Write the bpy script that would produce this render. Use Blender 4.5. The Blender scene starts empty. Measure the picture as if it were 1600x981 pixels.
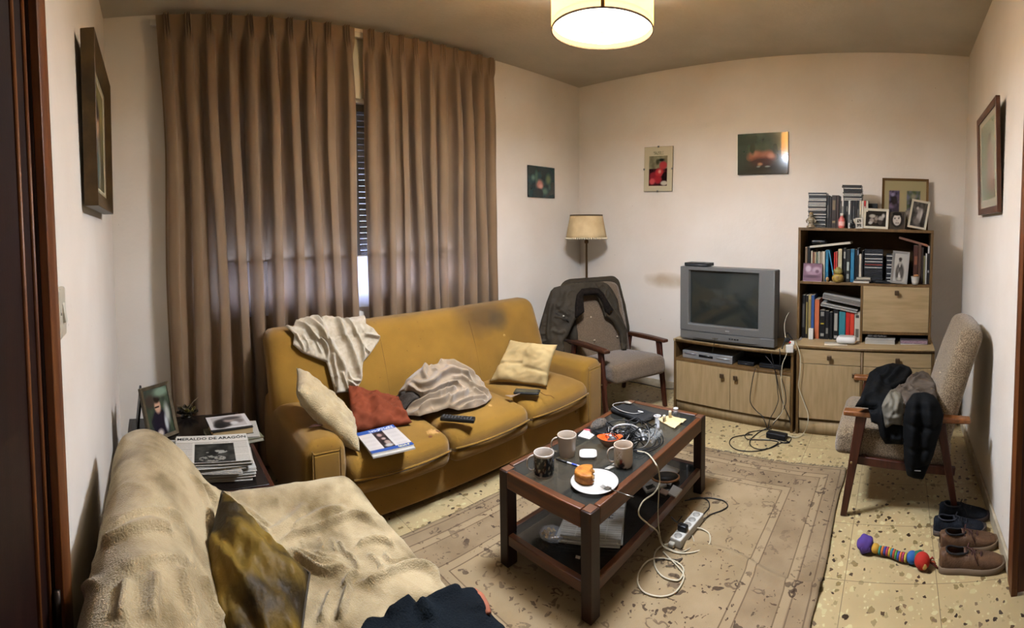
import bpy, bmesh, math, random
from mathutils import Vector, Matrix, noise
R = math.radians
PI = math.pi
C = bpy.context.scene.collection
scene = bpy.context.scene
# ---------------------------------------------------------------- camera: a leaning cylindrical panorama
F = 743.3156; V0 = 389.259; PITCH = -.047618679; ROLL = .0127098668; YAW = .812751159; HC = 1.53
cr, sr = math.cos(ROLL), math.sin(ROLL); cp, sp = math.cos(PITCH), math.sin(PITCH); cy_, sy_ = math.cos(YAW), math.sin(YAW)
R1 = Matrix(((cr, 0, sr), (0, 1, 0), (-sr, 0, cr)))
R2 = Matrix(((1, 0, 0), (0, cp, -sp), (0, sp, cp)))
R3 = Matrix(((cy_, -sy_, 0), (sy_, cy_, 0), (0, 0, 1)))
RW = R3 @ R2 @ R1
def at(x, y, ax, v):
    """point of the room seen at pixel x, y on the plane ax = v"""
    th = (x - 800) / F; t = (y - V0) / F
    d = RW @ Vector((math.sin(th), math.cos(th), -t))
    i = 'XYZ'.index(ax); o = Vector((0, 0, HC))
    return o + d * ((v - o[i]) / d[i])
cam = bpy.data.cameras.new('camera'); co = bpy.data.objects.new('camera', cam); C.objects.link(co)
cam.type = 'PANO'; cam.panorama_type = 'CENTRAL_CYLINDRICAL'
cam.central_cylindrical_range_u_min = -800 / F; cam.central_cylindrical_range_u_max = 800 / F
cam.central_cylindrical_range_v_min = -(981 - V0) / F; cam.central_cylindrical_range_v_max = V0 / F
cam.central_cylindrical_radius = 1.0
cam.clip_start = .02
rt, fw, up = RW @ Vector((1, 0, 0)), RW @ Vector((0, 1, 0)), RW @ Vector((0, 0, 1))
co.matrix_world = Matrix(((rt.x, up.x, -fw.x, 0), (rt.y, up.y, -fw.y, 0), (rt.z, up.z, -fw.z, HC), (0, 0, 0, 1)))
scene.camera = co
vs_ = scene.view_settings; vs_.view_transform = 'Standard'; vs_.look = 'None'; vs_.gamma = 1; vs_.use_curve_mapping = False; vs_.exposure = 0
# ---------------------------------------------------------------- colours and materials
def lin(h):
    if isinstance(h, str):
        h = h.lstrip('#'); c = [int(h[i:i+2], 16) / 255 for i in (0, 2, 4)]
    else: c = h
    return tuple(v / 12.92 if v <= .04045 else ((v + .055) / 1.055) ** 2.4 for v in c)
MATS = {}
def mat(name, c, r=.6, c2=None, sc=8, bump=0, bsc=60, metal=0, spec=.4, sheen=0, st=(1, 1, 1), det=4, lo=.35, hi=.65, trans=0, coat=0, emis=None, es=0, alpha=1, ior=1.45, bst=None):
    if name in MATS: return MATS[name]
    m = bpy.data.materials.new(name); m.use_nodes = True; N = m.node_tree.nodes; L = m.node_tree.links
    b = N['Principled BSDF']; o = N['Material Output']
    k = 1.0 if any(q in name for q in ('plaster', 'glass', 'lamp', 'film', 'net ')) else .84
    col = tuple(x*k for x in lin(c))
    b.inputs['Base Color'].default_value = (*col, 1); b.inputs['Roughness'].default_value = r
    b.inputs['Metallic'].default_value = metal; b.inputs['Specular IOR Level'].default_value = spec
    b.inputs['IOR'].default_value = ior
    if sheen: b.inputs['Sheen Weight'].default_value = sheen; b.inputs['Sheen Roughness'].default_value = .5
    if coat: b.inputs['Coat Weight'].default_value = coat; b.inputs['Coat Roughness'].default_value = .12
    if trans: b.inputs['Transmission Weight'].default_value = trans
    if alpha < 1: b.inputs['Alpha'].default_value = alpha
    if emis: b.inputs['Emission Color'].default_value = (*lin(emis), 1); b.inputs['Emission Strength'].default_value = es
    tc = mp = None
    if c2 or bump:
        tc = N.new('ShaderNodeTexCoord'); mp = N.new('ShaderNodeMapping'); mp.inputs['Scale'].default_value = st
        L.new(tc.outputs['Object'], mp.inputs['Vector'])
    if c2:
        n = N.new('ShaderNodeTexNoise'); n.inputs['Scale'].default_value = sc; n.inputs['Detail'].default_value = det
        L.new(mp.outputs[0], n.inputs['Vector'])
        rp = N.new('ShaderNodeValToRGB'); rp.color_ramp.elements[0].position = lo; rp.color_ramp.elements[1].position = hi
        rp.color_ramp.elements[0].color = (*col, 1); rp.color_ramp.elements[1].color = (*[x*k for x in lin(c2)], 1)
        L.new(n.outputs['Fac'], rp.inputs['Fac']); L.new(rp.outputs[0], b.inputs['Base Color'])
    if bump:
        n2 = N.new('ShaderNodeTexNoise'); n2.inputs['Scale'].default_value = bsc; n2.inputs['Detail'].default_value = 3
        L.new((mp if bst is None else tc).outputs[0 if bst is None else 'Object'], n2.inputs['Vector'])
        bp = N.new('ShaderNodeBump'); bp.inputs['Strength'].default_value = bump; bp.inputs['Distance'].default_value = .01
        L.new(n2.outputs['Fac'], bp.inputs['Height']); L.new(bp.outputs[0], b.inputs['Normal'])
    MATS[name] = m
    return m
def vcol(name='picture', r=.5, spec=.3, coat=0, bump=0, bsc=200, sheen=0):
    if name in MATS: return MATS[name]
    m = mat(name, '808080', r, spec=spec, coat=coat, bump=bump, bsc=bsc, sheen=sheen)
    a = m.node_tree.nodes.new('ShaderNodeVertexColor'); a.layer_name = 'Col'
    m.node_tree.links.new(a.outputs['Color'], m.node_tree.nodes['Principled BSDF'].inputs['Base Color'])
    return m
def plain(c, r=.6, **k):
    key = 'plain_%s_%s_%s' % (c, r, '_'.join('%s%s' % z for z in sorted(k.items())))
    return mat(key, c, r, **k)
# ---------------------------------------------------------------- objects
def wloc(o):
    v = Vector((0, 0, 0))
    while o is not None: v = v + o.location; o = o.parent
    return v
def thing(name, label, cat, loc=(0, 0, 0), group=None):
    o = bpy.data.objects.new(name, None); C.objects.link(o); o.location = loc
    o.empty_display_size = .1
    o['label'] = label; o['category'] = cat
    if group: o['group'] = group
    return o
def tag(o, label, cat, group=None, kind=None):
    o['label'] = label; o['category'] = cat
    if group: o['group'] = group
    if kind: o['kind'] = kind
    return o
def struct(o):
    o['kind'] = 'structure'; return o
def T(x=0, y=0, z=0, rz=0, rx=0, ry=0, s=1):
    return Matrix.Translation((x, y, z)) @ Matrix.Rotation(rz, 4, 'Z') @ Matrix.Rotation(ry, 4, 'Y') @ Matrix.Rotation(rx, 4, 'X') @ Matrix.Scale(s, 4)
class MB:
    def __init__(s, M=None): s.v = []; s.f = []; s.c = []; s.M = M or Matrix()
    def add(s, vs, fs, M=None, col=None):
        k = len(s.v); MM = s.M @ M if M is not None else s.M
        for i, p in enumerate(vs):
            s.v.append(MM @ Vector(p)); s.c.append(col[i] if isinstance(col, list) else (col or (1, 1, 1)))
        s.f += [tuple(k + i for i in f) for f in fs]
        return s
    def box(s, x0, x1, y0, y1, z0, z1, M=None, col=None):
        vs = [(x, y, z) for z in (z0, z1) for y in (y0, y1) for x in (x0, x1)]
        return s.add(vs, [(0, 2, 3, 1), (4, 5, 7, 6), (0, 1, 5, 4), (2, 6, 7, 3), (0, 4, 6, 2), (1, 3, 7, 5)], M, col)
    def cbox(s, c, d, M=None, col=None):
        return s.box(c[0]-d[0]/2, c[0]+d[0]/2, c[1]-d[1]/2, c[1]+d[1]/2, c[2]-d[2]/2, c[2]+d[2]/2, M, col)
    def lathe(s, prof, n=24, M=None, col=None, cap=True):
        vs = []; fs = []
        for (r, z) in prof:
            for i in range(n):
                a = 2 * PI * i / n; vs.append((r * math.cos(a), r * math.sin(a), z))
        for j in range(len(prof) - 1):
            for i in range(n):
                i2 = (i + 1) % n; fs.append((j*n+i, j*n+i2, (j+1)*n+i2, (j+1)*n+i))
        if cap:
            if prof[0][0] > 1e-5: fs.append(tuple(range(n))[::-1])
            if prof[-1][0] > 1e-5: fs.append(tuple((len(prof)-1)*n + i for i in range(n)))
        cc = [col(i, j, n, len(prof)) for j in range(len(prof)) for i in range(n)] if callable(col) else col
        return s.add(vs, fs, M, cc)
    def cyl(s, p0, p1, r, r2=None, n=12, col=None):
        return s.tube([p0, p1], [r, r if r2 is None else r2], n, col)
    def tube(s, pts, r, n=8, col=None, flat=1.0, closed=False):
        pts = [Vector(p) for p in pts]; m = len(pts); vs = []; fs = []
        rs = r if isinstance(r, (list, tuple)) else [r] * m
        prev = None
        for i, p in enumerate(pts):
            a = pts[max(i-1, 0)]; b = pts[min(i+1, m-1)]
            if closed: a = pts[i-1]; b = pts[(i+1) % m]
            t = (b - a).normalized()
            if prev is None:
                u = t.cross(Vector((0, 0, 1)))
                if u.length < .01: u = t.cross(Vector((1, 0, 0)))
            else: u = prev - t * prev.dot(t)
            u.normalize(); w = t.cross(u); prev = u
            for k in range(n):
                an = 2 * PI * k / n
                vs.append(p + (u * math.cos(an) + w * math.sin(an) * flat) * rs[i])
        for i in range(m if closed else m - 1):
            j = (i + 1) % m
            for k in range(n):
                k2 = (k + 1) % n; fs.append((i*n+k, i*n+k2, j*n+k2, j*n+k))
        if not closed: fs.append(tuple(range(n))[::-1]); fs.append(tuple((m-1)*n+k for k in range(n)))
        return s.add(vs, fs, None, col)
    def grid(s, nu, nv, fn, col=None, M=None, wrap=False):
        """fn(u, v) -> point, u and v in 0..1"""
        vs = []; fs = []; cc = []
        for j in range(nv + 1):
            for i in range(nu + (0 if wrap else 1)):
                vs.append(fn(i / nu, j / nv))
                if col: cc.append(col(i / nu, j / nv))
        w = nu if wrap else nu + 1
        for j in range(nv):
            for i in range(nu):
                i2 = (i + 1) % w; fs.append((j*w+i, j*w+i2, (j+1)*w+i2, (j+1)*w+i))
        return s.add(vs, fs, M, cc if col else None)
    def prism(s, poly, y0, y1, M=None, col=None):
        """polygon in x, z pulled along y"""
        n = len(poly); vs = [(x, y0, z) for x, z in poly] + [(x, y1, z) for x, z in poly]
        fs = [tuple(range(n)), tuple(range(2*n-1, n-1, -1))] + [(i, i+n, (i+1) % n + n, (i+1) % n) for i in range(n)]
        return s.add(vs, fs, M, col)
    def soft(s, c, d, r=.04, n=8, fn=None, M=None, col=None):
        """box with rounded edges; fn(point, unit position) moves points"""
        c = Vector(c); h = Vector(d) / 2; r = min(r, h.x, h.y, h.z)
        idx = {}; vs = []; fs = []; 
        def w(t):
            return t
        def vid(p):
            k = tuple(round(x, 5) for x in p)
            if k not in idx:
                q = Vector((p[0]*h.x, p[1]*h.y, p[2]*h.z))
                inner = Vector([max(-h[i]+r, min(h[i]-r, q[i])) for i in range(3)])
                dlt = q - inner
                if dlt.length > 1e-9: q = inner + dlt.normalized() * r
                if fn: q = fn(q, Vector(p))
                idx[k] = len(vs); vs.append(c + q)
            return idx[k]
        def samples(hh):
            # dense near the rounded rim
            e = [-1 + (r / hh) * t for t in (0, .3, .6)] ; m = [(-1 + r/hh) + (2 - 2*r/hh) * i / n for i in range(n + 1)]
            return e + m + [-x for x in reversed(e)]
        S = [samples(h[i]) for i in range(3)]
        for ax in range(3):
            a, b = (ax + 1) % 3, (ax + 2) % 3
            for sg in (-1, 1):
                for i in range(len(S[a]) - 1):
                    for j in range(len(S[b]) - 1):
                        q = []
                        for (ii, jj) in ((i, j), (i+1, j), (i+1, j+1), (i, j+1)):
                            p = [0, 0, 0]; p[ax] = sg; p[a] = S[a][ii]; p[b] = S[b][jj]; q.append(vid(p))
                        if sg < 0: q = q[::-1]
                        if len(set(q)) >= 3: fs.append(tuple(dict.fromkeys(q)))
        return s.add(vs, fs, M, col)
    def ball(s, c, r, n=16, m=10, M=None, col=None, sc=(1, 1, 1), fn=None):
        def g(u, v):
            a = 2*PI*u; b = PI*(v-.5)
            p = Vector((math.cos(a)*math.cos(b)*sc[0], math.sin(a)*math.cos(b)*sc[1], math.sin(b)*sc[2])) * r
            if fn: p = fn(p)
            return Vector(c) + p
        return s.grid(n, m, g, None if col is None else (col if callable(col) else (lambda u, v: col)), M, wrap=True)
    def build(s, name, m, parent=None, smooth=True, bevel=0, seg=2, subsurf=0, solid=0, weld=True, flip=False):
        me = bpy.data.meshes.new(name)
        if parent is None:
            xs = [p.x for p in s.v]; ys = [p.y for p in s.v]; zs = [p.z for p in s.v]
            base = Vector(((min(xs)+max(xs))/2, (min(ys)+max(ys))/2, min(zs)))
        else: base = wloc(parent)
        me.from_pydata([tuple(p - base) for p in s.v], [], s.f)
        if any(c != (1, 1, 1) for c in s.c):
            at_ = me.color_attributes.new('Col', 'FLOAT_COLOR', 'POINT')
            for i, c in enumerate(s.c): at_.data[i].color = (c[0]*.84, c[1]*.84, c[2]*.84, 1)
        me.materials.append(m)
        bm = bmesh.new(); bm.from_mesh(me)
        if weld: bmesh.ops.remove_doubles(bm, verts=bm.verts, dist=1e-5)
        bmesh.ops.recalc_face_normals(bm, faces=bm.faces)
        bm.to_mesh(me); bm.free()
        o = bpy.data.objects.new(name, me); C.objects.link(o)
        if parent is None: o.location = base
        else: o.parent = parent
        if smooth:
            for p in me.polygons: p.use_smooth = True
            if bevel or smooth == 'auto':
                try: me.set_sharp_from_angle(angle=R(40))
                except Exception: pass
        if bevel:
            b = o.modifiers.new('bevel', 'BEVEL'); b.width = bevel; b.segments = seg; b.limit_method = 'ANGLE'; b.angle_limit = R(40); b.harden_normals = False
        if solid:
            b = o.modifiers.new('thickness', 'SOLIDIFY'); b.thickness = solid; b.offset = 0
        if subsurf:
            b = o.modifiers.new('subdivision', 'SUBSURF'); b.levels = b.render_levels = subsurf
        return o
def pic(mb, o, u, v, fn, nu=40, nv=40, M=None):
    """flat coloured sheet; o is the lower left corner, u and v its edges, fn(u, v) its sRGB colour"""
    o, u, v = Vector(o), Vector(u), Vector(v)
    return mb.grid(nu, nv, lambda a, b: o + u*a + v*b, lambda a, b: lin(fn(a, b)), M)
def text(body, size, M, m, parent=None, name='lettering', ext=.0002, bold=0, align='CENTER', sx=1):
    cu = bpy.data.curves.new(name, 'FONT'); cu.body = body; cu.size = size; cu.extrude = ext; cu.offset = bold; cu.align_x = align; cu.align_y = 'CENTER'; cu.resolution_u = 2
    tmp = bpy.data.objects.new('tmp_text', cu); C.objects.link(tmp)
    dg = bpy.context.evaluated_depsgraph_get(); dg.update()
    me = bpy.data.meshes.new_from_object(tmp.evaluated_get(dg)); bpy.data.objects.remove(tmp)
    base = wloc(parent) if parent else Vector((0, 0, 0))
    S = Matrix.Diagonal((sx, 1, 1, 1))
    me.transform(Matrix.Translation(-base) @ M @ S); me.materials.clear(); me.materials.append(m)
    o = bpy.data.objects.new(name, me); C.objects.link(o)
    if parent: o.parent = parent
    return o
def frame_M(o, x, y):
    """matrix with origin o, local x along x, local y along y"""
    x = Vector(x).normalized(); y = Vector(y); y = (y - x * y.dot(x)).normalized(); z = x.cross(y)
    return Matrix(((x.x, y.x, z.x, o[0]), (x.y, y.y, z.y, o[1]), (x.z, y.z, z.z, o[2]), (0, 0, 0, 1)))
def smooth_path(pts, n=8, closed=False):
    pts = [Vector(p) for p in pts]; out = []; m = len(pts)
    for i in range(m if closed else m - 1):
        p0 = pts[i-1] if (i > 0 or closed) else pts[0]; p1 = pts[i]; p2 = pts[(i+1) % m]; p3 = pts[(i+2) % m] if (closed or i+2 < m) else pts[-1]
        for k in range(n):
            t = k / n
            out.append(.5 * ((2*p1) + (p2-p0)*t + (2*p0-5*p1+4*p2-p3)*t*t + (3*p1-p0-3*p2+p3)*t**3))
    if not closed: out.append(pts[-1])
    return out
def fbm(x, y, z=0, o=3):
    return noise.fractal(Vector((x, y, z)), 1.0, 2.0, o)
def mixc(a, b, t):
    t = max(0, min(1, t)); return tuple(a[i] * (1-t) + b[i] * t for i in range(3))
def hx(h): return tuple(int(h[i:i+2], 16) / 255 for i in (0, 2, 4))
def ell(u, v, cu, cv, ru, rv, soft=.15):
    d = math.hypot((u-cu)/ru, (v-cv)/rv); return max(0, min(1, (1 + soft - d) / (2*soft) if soft else (d < 1)))
# ================================================================ room shell
XW, XR, YN, YB, ZC = -3.09, .535, -.25, 3.90, 2.95
def wall_material(name, seed, base='d0c9be', low='c5bbad'):
    m = mat(name, base, .85, base, 1.3, bump=.12, bsc=35, spec=.2)
    N = m.node_tree.nodes; L = m.node_tree.links; b = N['Principled BSDF']
    tc = N.new('ShaderNodeTexCoord')
    n1 = N.new('ShaderNodeTexNoise'); n1.inputs['Scale'].default_value = 1.1 + seed*.1; n1.inputs['Detail'].default_value = 5
    L.new(tc.outputs['Object'], n1.inputs['Vector'])
    r1 = N.new('ShaderNodeValToRGB'); r1.color_ramp.elements[0].position = .35; r1.color_ramp.elements[1].position = .7
    r1.color_ramp.elements[0].color = (*lin(low), 1); r1.color_ramp.elements[1].color = (*lin(base), 1)
    L.new(n1.outputs['Fac'], r1.inputs['Fac'])
    # small specks of dirt
    v = N.new('ShaderNodeTexVoronoi'); v.inputs['Scale'].default_value = 7; L.new(tc.outputs['Object'], v.inputs['Vector'])
    mth = N.new('ShaderNodeMath'); mth.operation = 'LESS_THAN'; mth.inputs[1].default_value = .028; L.new(v.outputs['Distance'], mth.inputs[0])
    mul = N.new('ShaderNodeMath'); mul.operation = 'MULTIPLY'; mul.inputs[1].default_value = .45; L.new(mth.outputs[0], mul.inputs[0])
    mx = N.new('ShaderNodeMix'); mx.data_type = 'RGBA'; L.new(mul.outputs[0], mx.inputs[0]); L.new(r1.outputs[0], mx.inputs[6])
    mx.inputs[7].default_value = (*lin('6b5b4a'), 1)
    L.new(mx.outputs[2], b.inputs['Base Color'])
    return m, mx
wm_left, _ = wall_material('plaster left', 1)
wm_win, _ = wall_material('plaster window', 2)
wm_back, mxb = wall_material('plaster back', 3)
wm_right, _ = wall_material('plaster right', 4)
# the brown smear on the back wall, above the armchair
N = wm_back.node_tree.nodes; L = wm_back.node_tree.links
def smear(m, mxin, cx, cz, rx, rz, col, amt):
    N = m.node_tree.nodes; L = m.node_tree.links
    g = N.new('ShaderNodeNewGeometry'); sp_ = N.new('ShaderNodeSeparateXYZ'); L.new(g.outputs['Position'], sp_.inputs[0])
    def mm(op, a, bb):
        n = N.new('ShaderNodeMath'); n.operation = op
        for i, q in enumerate((a, bb)):
            if isinstance(q, (int, float)): n.inputs[i].default_value = q
            elif q is not None: L.new(q, n.inputs[i])
        return n.outputs[0]
    dx = mm('DIVIDE', mm('SUBTRACT', sp_.outputs['X'], cx), rx); dz = mm('DIVIDE', mm('SUBTRACT', sp_.outputs['Z'], cz), rz)
    d = mm('ADD', mm('MULTIPLY', dx, dx), mm('MULTIPLY', dz, dz))
    nz = N.new('ShaderNodeTexNoise'); nz.inputs['Scale'].default_value = 9; L.new(g.outputs['Position'], nz.inputs['Vector'])
    d = mm('ADD', d, mm('MULTIPLY', nz.outputs['Fac'], .8))
    mr = N.new('ShaderNodeMapRange'); mr.inputs['From Min'].default_value = .4; mr.inputs['From Max'].default_value = 1.5
    mr.inputs['To Min'].default_value = amt; mr.inputs['To Max'].default_value = 0; L.new(d, mr.inputs['Value'])
    mx = N.new('ShaderNodeMix'); mx.data_type = 'RGBA'; L.new(mr.outputs[0], mx.inputs[0])
    L.new(mxin.outputs[2], mx.inputs[6]); mx.inputs[7].default_value = (*lin(col), 1)
    L.new(mx.outputs[2], N['Principled BSDF'].inputs['Base Color'])
    return mx
m1 = smear(wm_back, mxb, -2.06, 1.02, .26, .08, '8f7650', .62)
smear(wm_back, m1, -2.72, 1.32, .34, .05, 'a89c8c', .0)
ceil_m = mat('ceiling plaster', 'aca392', .9, 'b6ad9c', 2.2, bump=.15, bsc=30, spec=.15)

def terrazzo():
    m = bpy.data.materials.new('terrazzo'); m.use_nodes = True; N = m.node_tree.nodes; L = m.node_tree.links; b = N['Principled BSDF']
    g = N.new('ShaderNodeNewGeometry')
    def mm(op, a, bb=0):
        n = N.new('ShaderNodeMath'); n.operation = op
        for i, q in enumerate((a, bb)):
            if isinstance(q, (int, float)): n.inputs[i].default_value = q
            else: L.new(q, n.inputs[i])
        return n.outputs[0]
    def mix(f, a, bb):
        n = N.new('ShaderNodeMix'); n.data_type = 'RGBA'
        if isinstance(f, (int, float)): n.inputs[0].default_value = f
        else: L.new(f, n.inputs[0])
        for i, q in ((6, a), (7, bb)):
            if isinstance(q, str): n.inputs[i].default_value = (*lin(q), 1)
            else: L.new(q, n.inputs[i])
        return n.outputs[2]
    wob = N.new('ShaderNodeTexNoise'); wob.inputs['Scale'].default_value = 45; L.new(g.outputs['Position'], wob.inputs['Vector'])
    vm = N.new('ShaderNodeVectorMath'); vm.operation = 'SCALE'; vm.inputs['Scale'].default_value = .026; L.new(wob.outputs['Color'], vm.inputs[0])
    va = N.new('ShaderNodeVectorMath'); va.operation = 'ADD'; L.new(g.outputs['Position'], va.inputs[0]); L.new(vm.outputs[0], va.inputs[1])
    n0 = N.new('ShaderNodeTexNoise'); n0.inputs['Scale'].default_value = 5; L.new(g.outputs['Position'], n0.inputs['Vector'])
    col = mix(n0.outputs['Fac'], 'a9966c', '927f5b')
    # marble chips, three sizes
    for (sc, thr, pick, cols) in ((60, .30, .40, ('a89b70', '8f7f58', 'b0a479', '9c8d62')), (30, .36, .62, ('85754f', 'aea277', '75643f', 'a69a6f')), (34, .30, .74, ('2c1f16', '4a3826', '6b573f', '3a2a1c')), (19, .26, .82, ('7a6946', '2c2012', '6a5736', '8f815a'))):
        v = N.new('ShaderNodeTexVoronoi'); v.inputs['Scale'].default_value = sc; v.voronoi_dimensions = '3D'
        ofs = N.new('ShaderNodeVectorMath'); ofs.operation = 'MULTIPLY_ADD'; ofs.inputs[1].default_value = (1, .8, 1); ofs.inputs[2].default_value = (sc*.13, sc*.31, 0)
        L.new(va.outputs[0], ofs.inputs[0]); L.new(ofs.outputs[0], v.inputs['Vector'])
        sp_ = N.new('ShaderNodeSeparateColor'); L.new(v.outputs['Color'], sp_.inputs[0])
        inside = mm('LESS_THAN', v.outputs['Distance'], thr)
        chosen = mm('GREATER_THAN', sp_.outputs[0], pick)
        f = mm('MULTIPLY', inside, chosen)
        rp = N.new('ShaderNodeValToRGB'); rp.color_ramp.interpolation = 'CONSTANT'
        els = rp.color_ramp.elements; els[0].position = 0; els[0].color = (*lin(cols[0]), 1); els[1].position = .25; els[1].color = (*lin(cols[1]), 1)
        for p_, c_ in ((.5, cols[2]), (.75, cols[3])):
            e = els.new(p_); e.color = (*lin(c_), 1)
        L.new(sp_.outputs[1], rp.inputs['Fac'])
        col = mix(f, col, rp.outputs[0])
    # tile joints, 0.4 m
    s = N.new('ShaderNodeSeparateXYZ'); L.new(g.outputs['Position'], s.inputs[0])
    def joint(o_, ofs):
        a = mm('DIVIDE', mm('SUBTRACT', o_, ofs), .4); fr = mm('FRACT', mm('ADD', a, 100.5)); d = mm('ABSOLUTE', mm('SUBTRACT', fr, .5))
        return mm('LESS_THAN', d, .0045)
    j = mm('MAXIMUM', joint(s.outputs[0], .205), joint(s.outputs[1], 1.993))
    col = mix(mm('MULTIPLY', j, .75), col, '5d4e38')
    n3 = N.new('ShaderNodeTexNoise'); n3.inputs['Scale'].default_value = 2.3; n3.inputs['Detail'].default_value = 5; L.new(g.outputs['Position'], n3.inputs['Vector'])
    mr = N.new('ShaderNodeMapRange'); mr.inputs['From Min'].default_value = .5; mr.inputs['From Max'].default_value = .75; mr.inputs['To Max'].default_value = .35; L.new(n3.outputs['Fac'], mr.inputs['Value'])
    col = mix(mr.outputs[0], col, '8d7d5e')
    L.new(col, b.inputs['Base Color']); b.inputs['Roughness'].default_value = .38; b.inputs['Specular IOR Level'].default_value = .4
    return m
struct(MB().box(XW-.3, XR+.2, YN-.2, YB+.2, -.1, 0).build('floor', terrazzo(), smooth=False))
struct(MB().box(XW-.3, XR+.2, YN-.2, YB+.2, ZC, ZC+.1).build('ceiling', ceil_m, smooth=False))
# left wall, with the door opening beside the camera
DX0, DX1 = -1.06, -.16
w = MB(); w.box(XW-.2, DX0, YN-.15, YN, 0, ZC); w.box(DX1, XR+.15, YN-.15, YN, 0, ZC); w.box(DX0, DX1, YN-.15, YN, 2.3, ZC)
struct(w.build('wall_left', wm_left, smooth=False))
struct(MB().box(XW-.05, XR+.15, YB, YB+.15, 0, ZC).build('wall_back', wm_back, smooth=False))
# window wall with opening
WY0, WY1, WZ0, WZ1 = .42, 2.52, 1.03, 2.43
w = MB(); w.box(XW-.25, XW, YN, WY0, 0, ZC); w.box(XW-.25, XW, WY1, YB, 0, ZC); w.box(XW-.25, XW, WY0, WY1, 0, WZ0); w.box(XW-.25, XW, WY0, WY1, WZ1, ZC)
struct(w.build('wall_window', wm_win, smooth=False))
# right wall with doorway near the camera
w = MB(); w.box(XR, XR+.15, 1.93, YB, 0, ZC); w.box(XR, XR+.15, YN, .95, 0, ZC); w.box(XR, XR+.15, .95, 1.93, 2.3, ZC)
struct(w.build('wall_right', wm_right, smooth=False))
# baseboards
bb = mat('skirting tile', 'b5a78e', .5, '998a6f', 14, spec=.4)
struct(MB().box(-3.08, -1.4, YB-.015, YB, 0, .075).build('baseboard_back', bb, bevel=.003))
struct(MB().box(XR-.015, XR, 1.99, YB, 0, .075).build('baseboard_right', bb, bevel=.003))
struct(MB().box(XW, XW+.015, YN, YB, 0, .075).build('baseboard_window', bb, bevel=.003))
struct(MB().box(XW+.015, DX0-.1, YN, YN+.015, 0, .075).build('baseboard_left', bb, bevel=.003))
# doors
dwood = mat('dark door wood with shade', '200d07', .5, '150705', 3, bump=.05, st=(8, 8, .6), spec=.25)  # dark wood, taken near black: the weak light is put into the colour
cwood = mat('door casing wood', '6b3d1a', .42, '502a12', 4, bump=.05, st=(10, 10, .5), spec=.35)
d1 = struct(MB().box(DX0, DX0+.02, YN-.12, YN, 0, 2.3).build('door_1', dwood, bevel=.002))
def pr(mb, prof, z0, z1):
    n = len(prof); return mb.add([(x, y, z0) for x, y in prof] + [(x, y, z1) for x, y in prof], [tuple(range(n)), tuple(range(n, 2*n))] + [(i, (i+1) % n, (i+1) % n + n, i+n) for i in range(n)])
pr(MB(), [(-1.125, YN), (-1.125, YN+.018), (-1.115, YN+.024), (-1.06, YN+.026), (-1.04, YN+.02), (-1.04, YN)], 0, 2.38).build('casing', cwood, d1, bevel=.002)
MB().box(-1.125, -.1, YN, YN+.024, 2.30, 2.38).build('casing', cwood, d1, bevel=.002)
MB().box(DX0+.02, DX1-.02, YN-.06, YN-.015, .01, 2.29).build('door_leaf', dwood, d1, bevel=.003)
mo = MB()
for x0 in (DX0+.03, DX0+.12): mo.tube([(x0, YN-.012, 0.02), (x0, YN-.012, 2.28)], .006, 8)
mo.build('moulding', cwood, d1)
MB().tube([(-1.036, YN+.004, .62), (-1.036, YN+.004, .74)], .009, 10).build('hinge', plain('3a2f26', .4, metal=.8), d1)
d2 = struct(MB().box(XR+.005, XR+.15, 1.90, 1.93, 0, 2.3).build('door_2', cwood, bevel=.002))
pr(MB(), [(XR, 1.985), (XR-.016, 1.985), (XR-.022, 1.975), (XR-.022, 1.945), (XR-.012, 1.935), (XR-.012, 1.925), (XR-.028, 1.92), (XR-.028, 1.88), (XR, 1.88)], 0, 2.36).build('casing', cwood, d2, bevel=.002)
MB().box(XR+.06, XR+.10, .96, 1.89, .01, 2.29).build('door_leaf', dwood, d2, bevel=.003)
# ---------------------------------------------------------------- window behind the curtains
wf = mat('aluminium window frame', '6d6a66', .4, metal=.6)
win = struct(MB().box(XW-.10, XW-.04, WY0, WY0+.05, WZ0, WZ1).box(XW-.10, XW-.04, WY1-.05, WY1, WZ0, WZ1).box(XW-.10, XW-.04, WY0, WY1, WZ0, WZ0+.06).box(XW-.10, XW-.04, WY0, WY1, WZ1-.05, WZ1).box(XW-.10, XW-.04, 1.42, 1.47, WZ0, WZ1).build('window_1', wf, smooth=False))
MB().box(XW-.072, XW-.068, WY0+.05, WY1-.05, WZ0+.06, WZ1-.05).build('pane', mat('window glass', 'ffffff', .02, alpha=.12, spec=.6), win, smooth=False)
sh = MB(); z = 1.285; k = 0
while z < WZ1 - .02:
    sh.add([(XW-.16, WY0+.02, z), (XW-.15, WY0+.02, z+.004), (XW-.145, WY0+.02, z+.022), (XW-.15, WY0+.02, z+.0425), (XW-.16, WY0+.02, z+.0436),
            (XW-.16, WY1-.02, z), (XW-.15, WY1-.02, z+.004), (XW-.145, WY1-.02, z+.022), (XW-.15, WY1-.02, z+.0425), (XW-.16, WY1-.02, z+.0436)],
           [(0, 1, 6, 5), (1, 2, 7, 6), (2, 3, 8, 7), (3, 4, 9, 8), (4, 0, 5, 9), (0, 4, 3, 2, 1), (5, 6, 7, 8, 9)]); z += .044; k += 1
sh.build('roller_shutter', mat('shutter slats', '4c5058', .5, spec=.3), win)
MB().box(XW-.02, XW+.03, WY0-.05, WY1+.05, 2.45, 2.90).build('shutter_box', mat('shutter box paint', 'b3a789', .6), win, bevel=.004)
MB().box(XW-.05, XW+.02, WY0-.04, WY1+.04, WZ0-.03, WZ0).build('window_sill', mat('marble sill', '9b9285', .35), win, bevel=.004)
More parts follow.
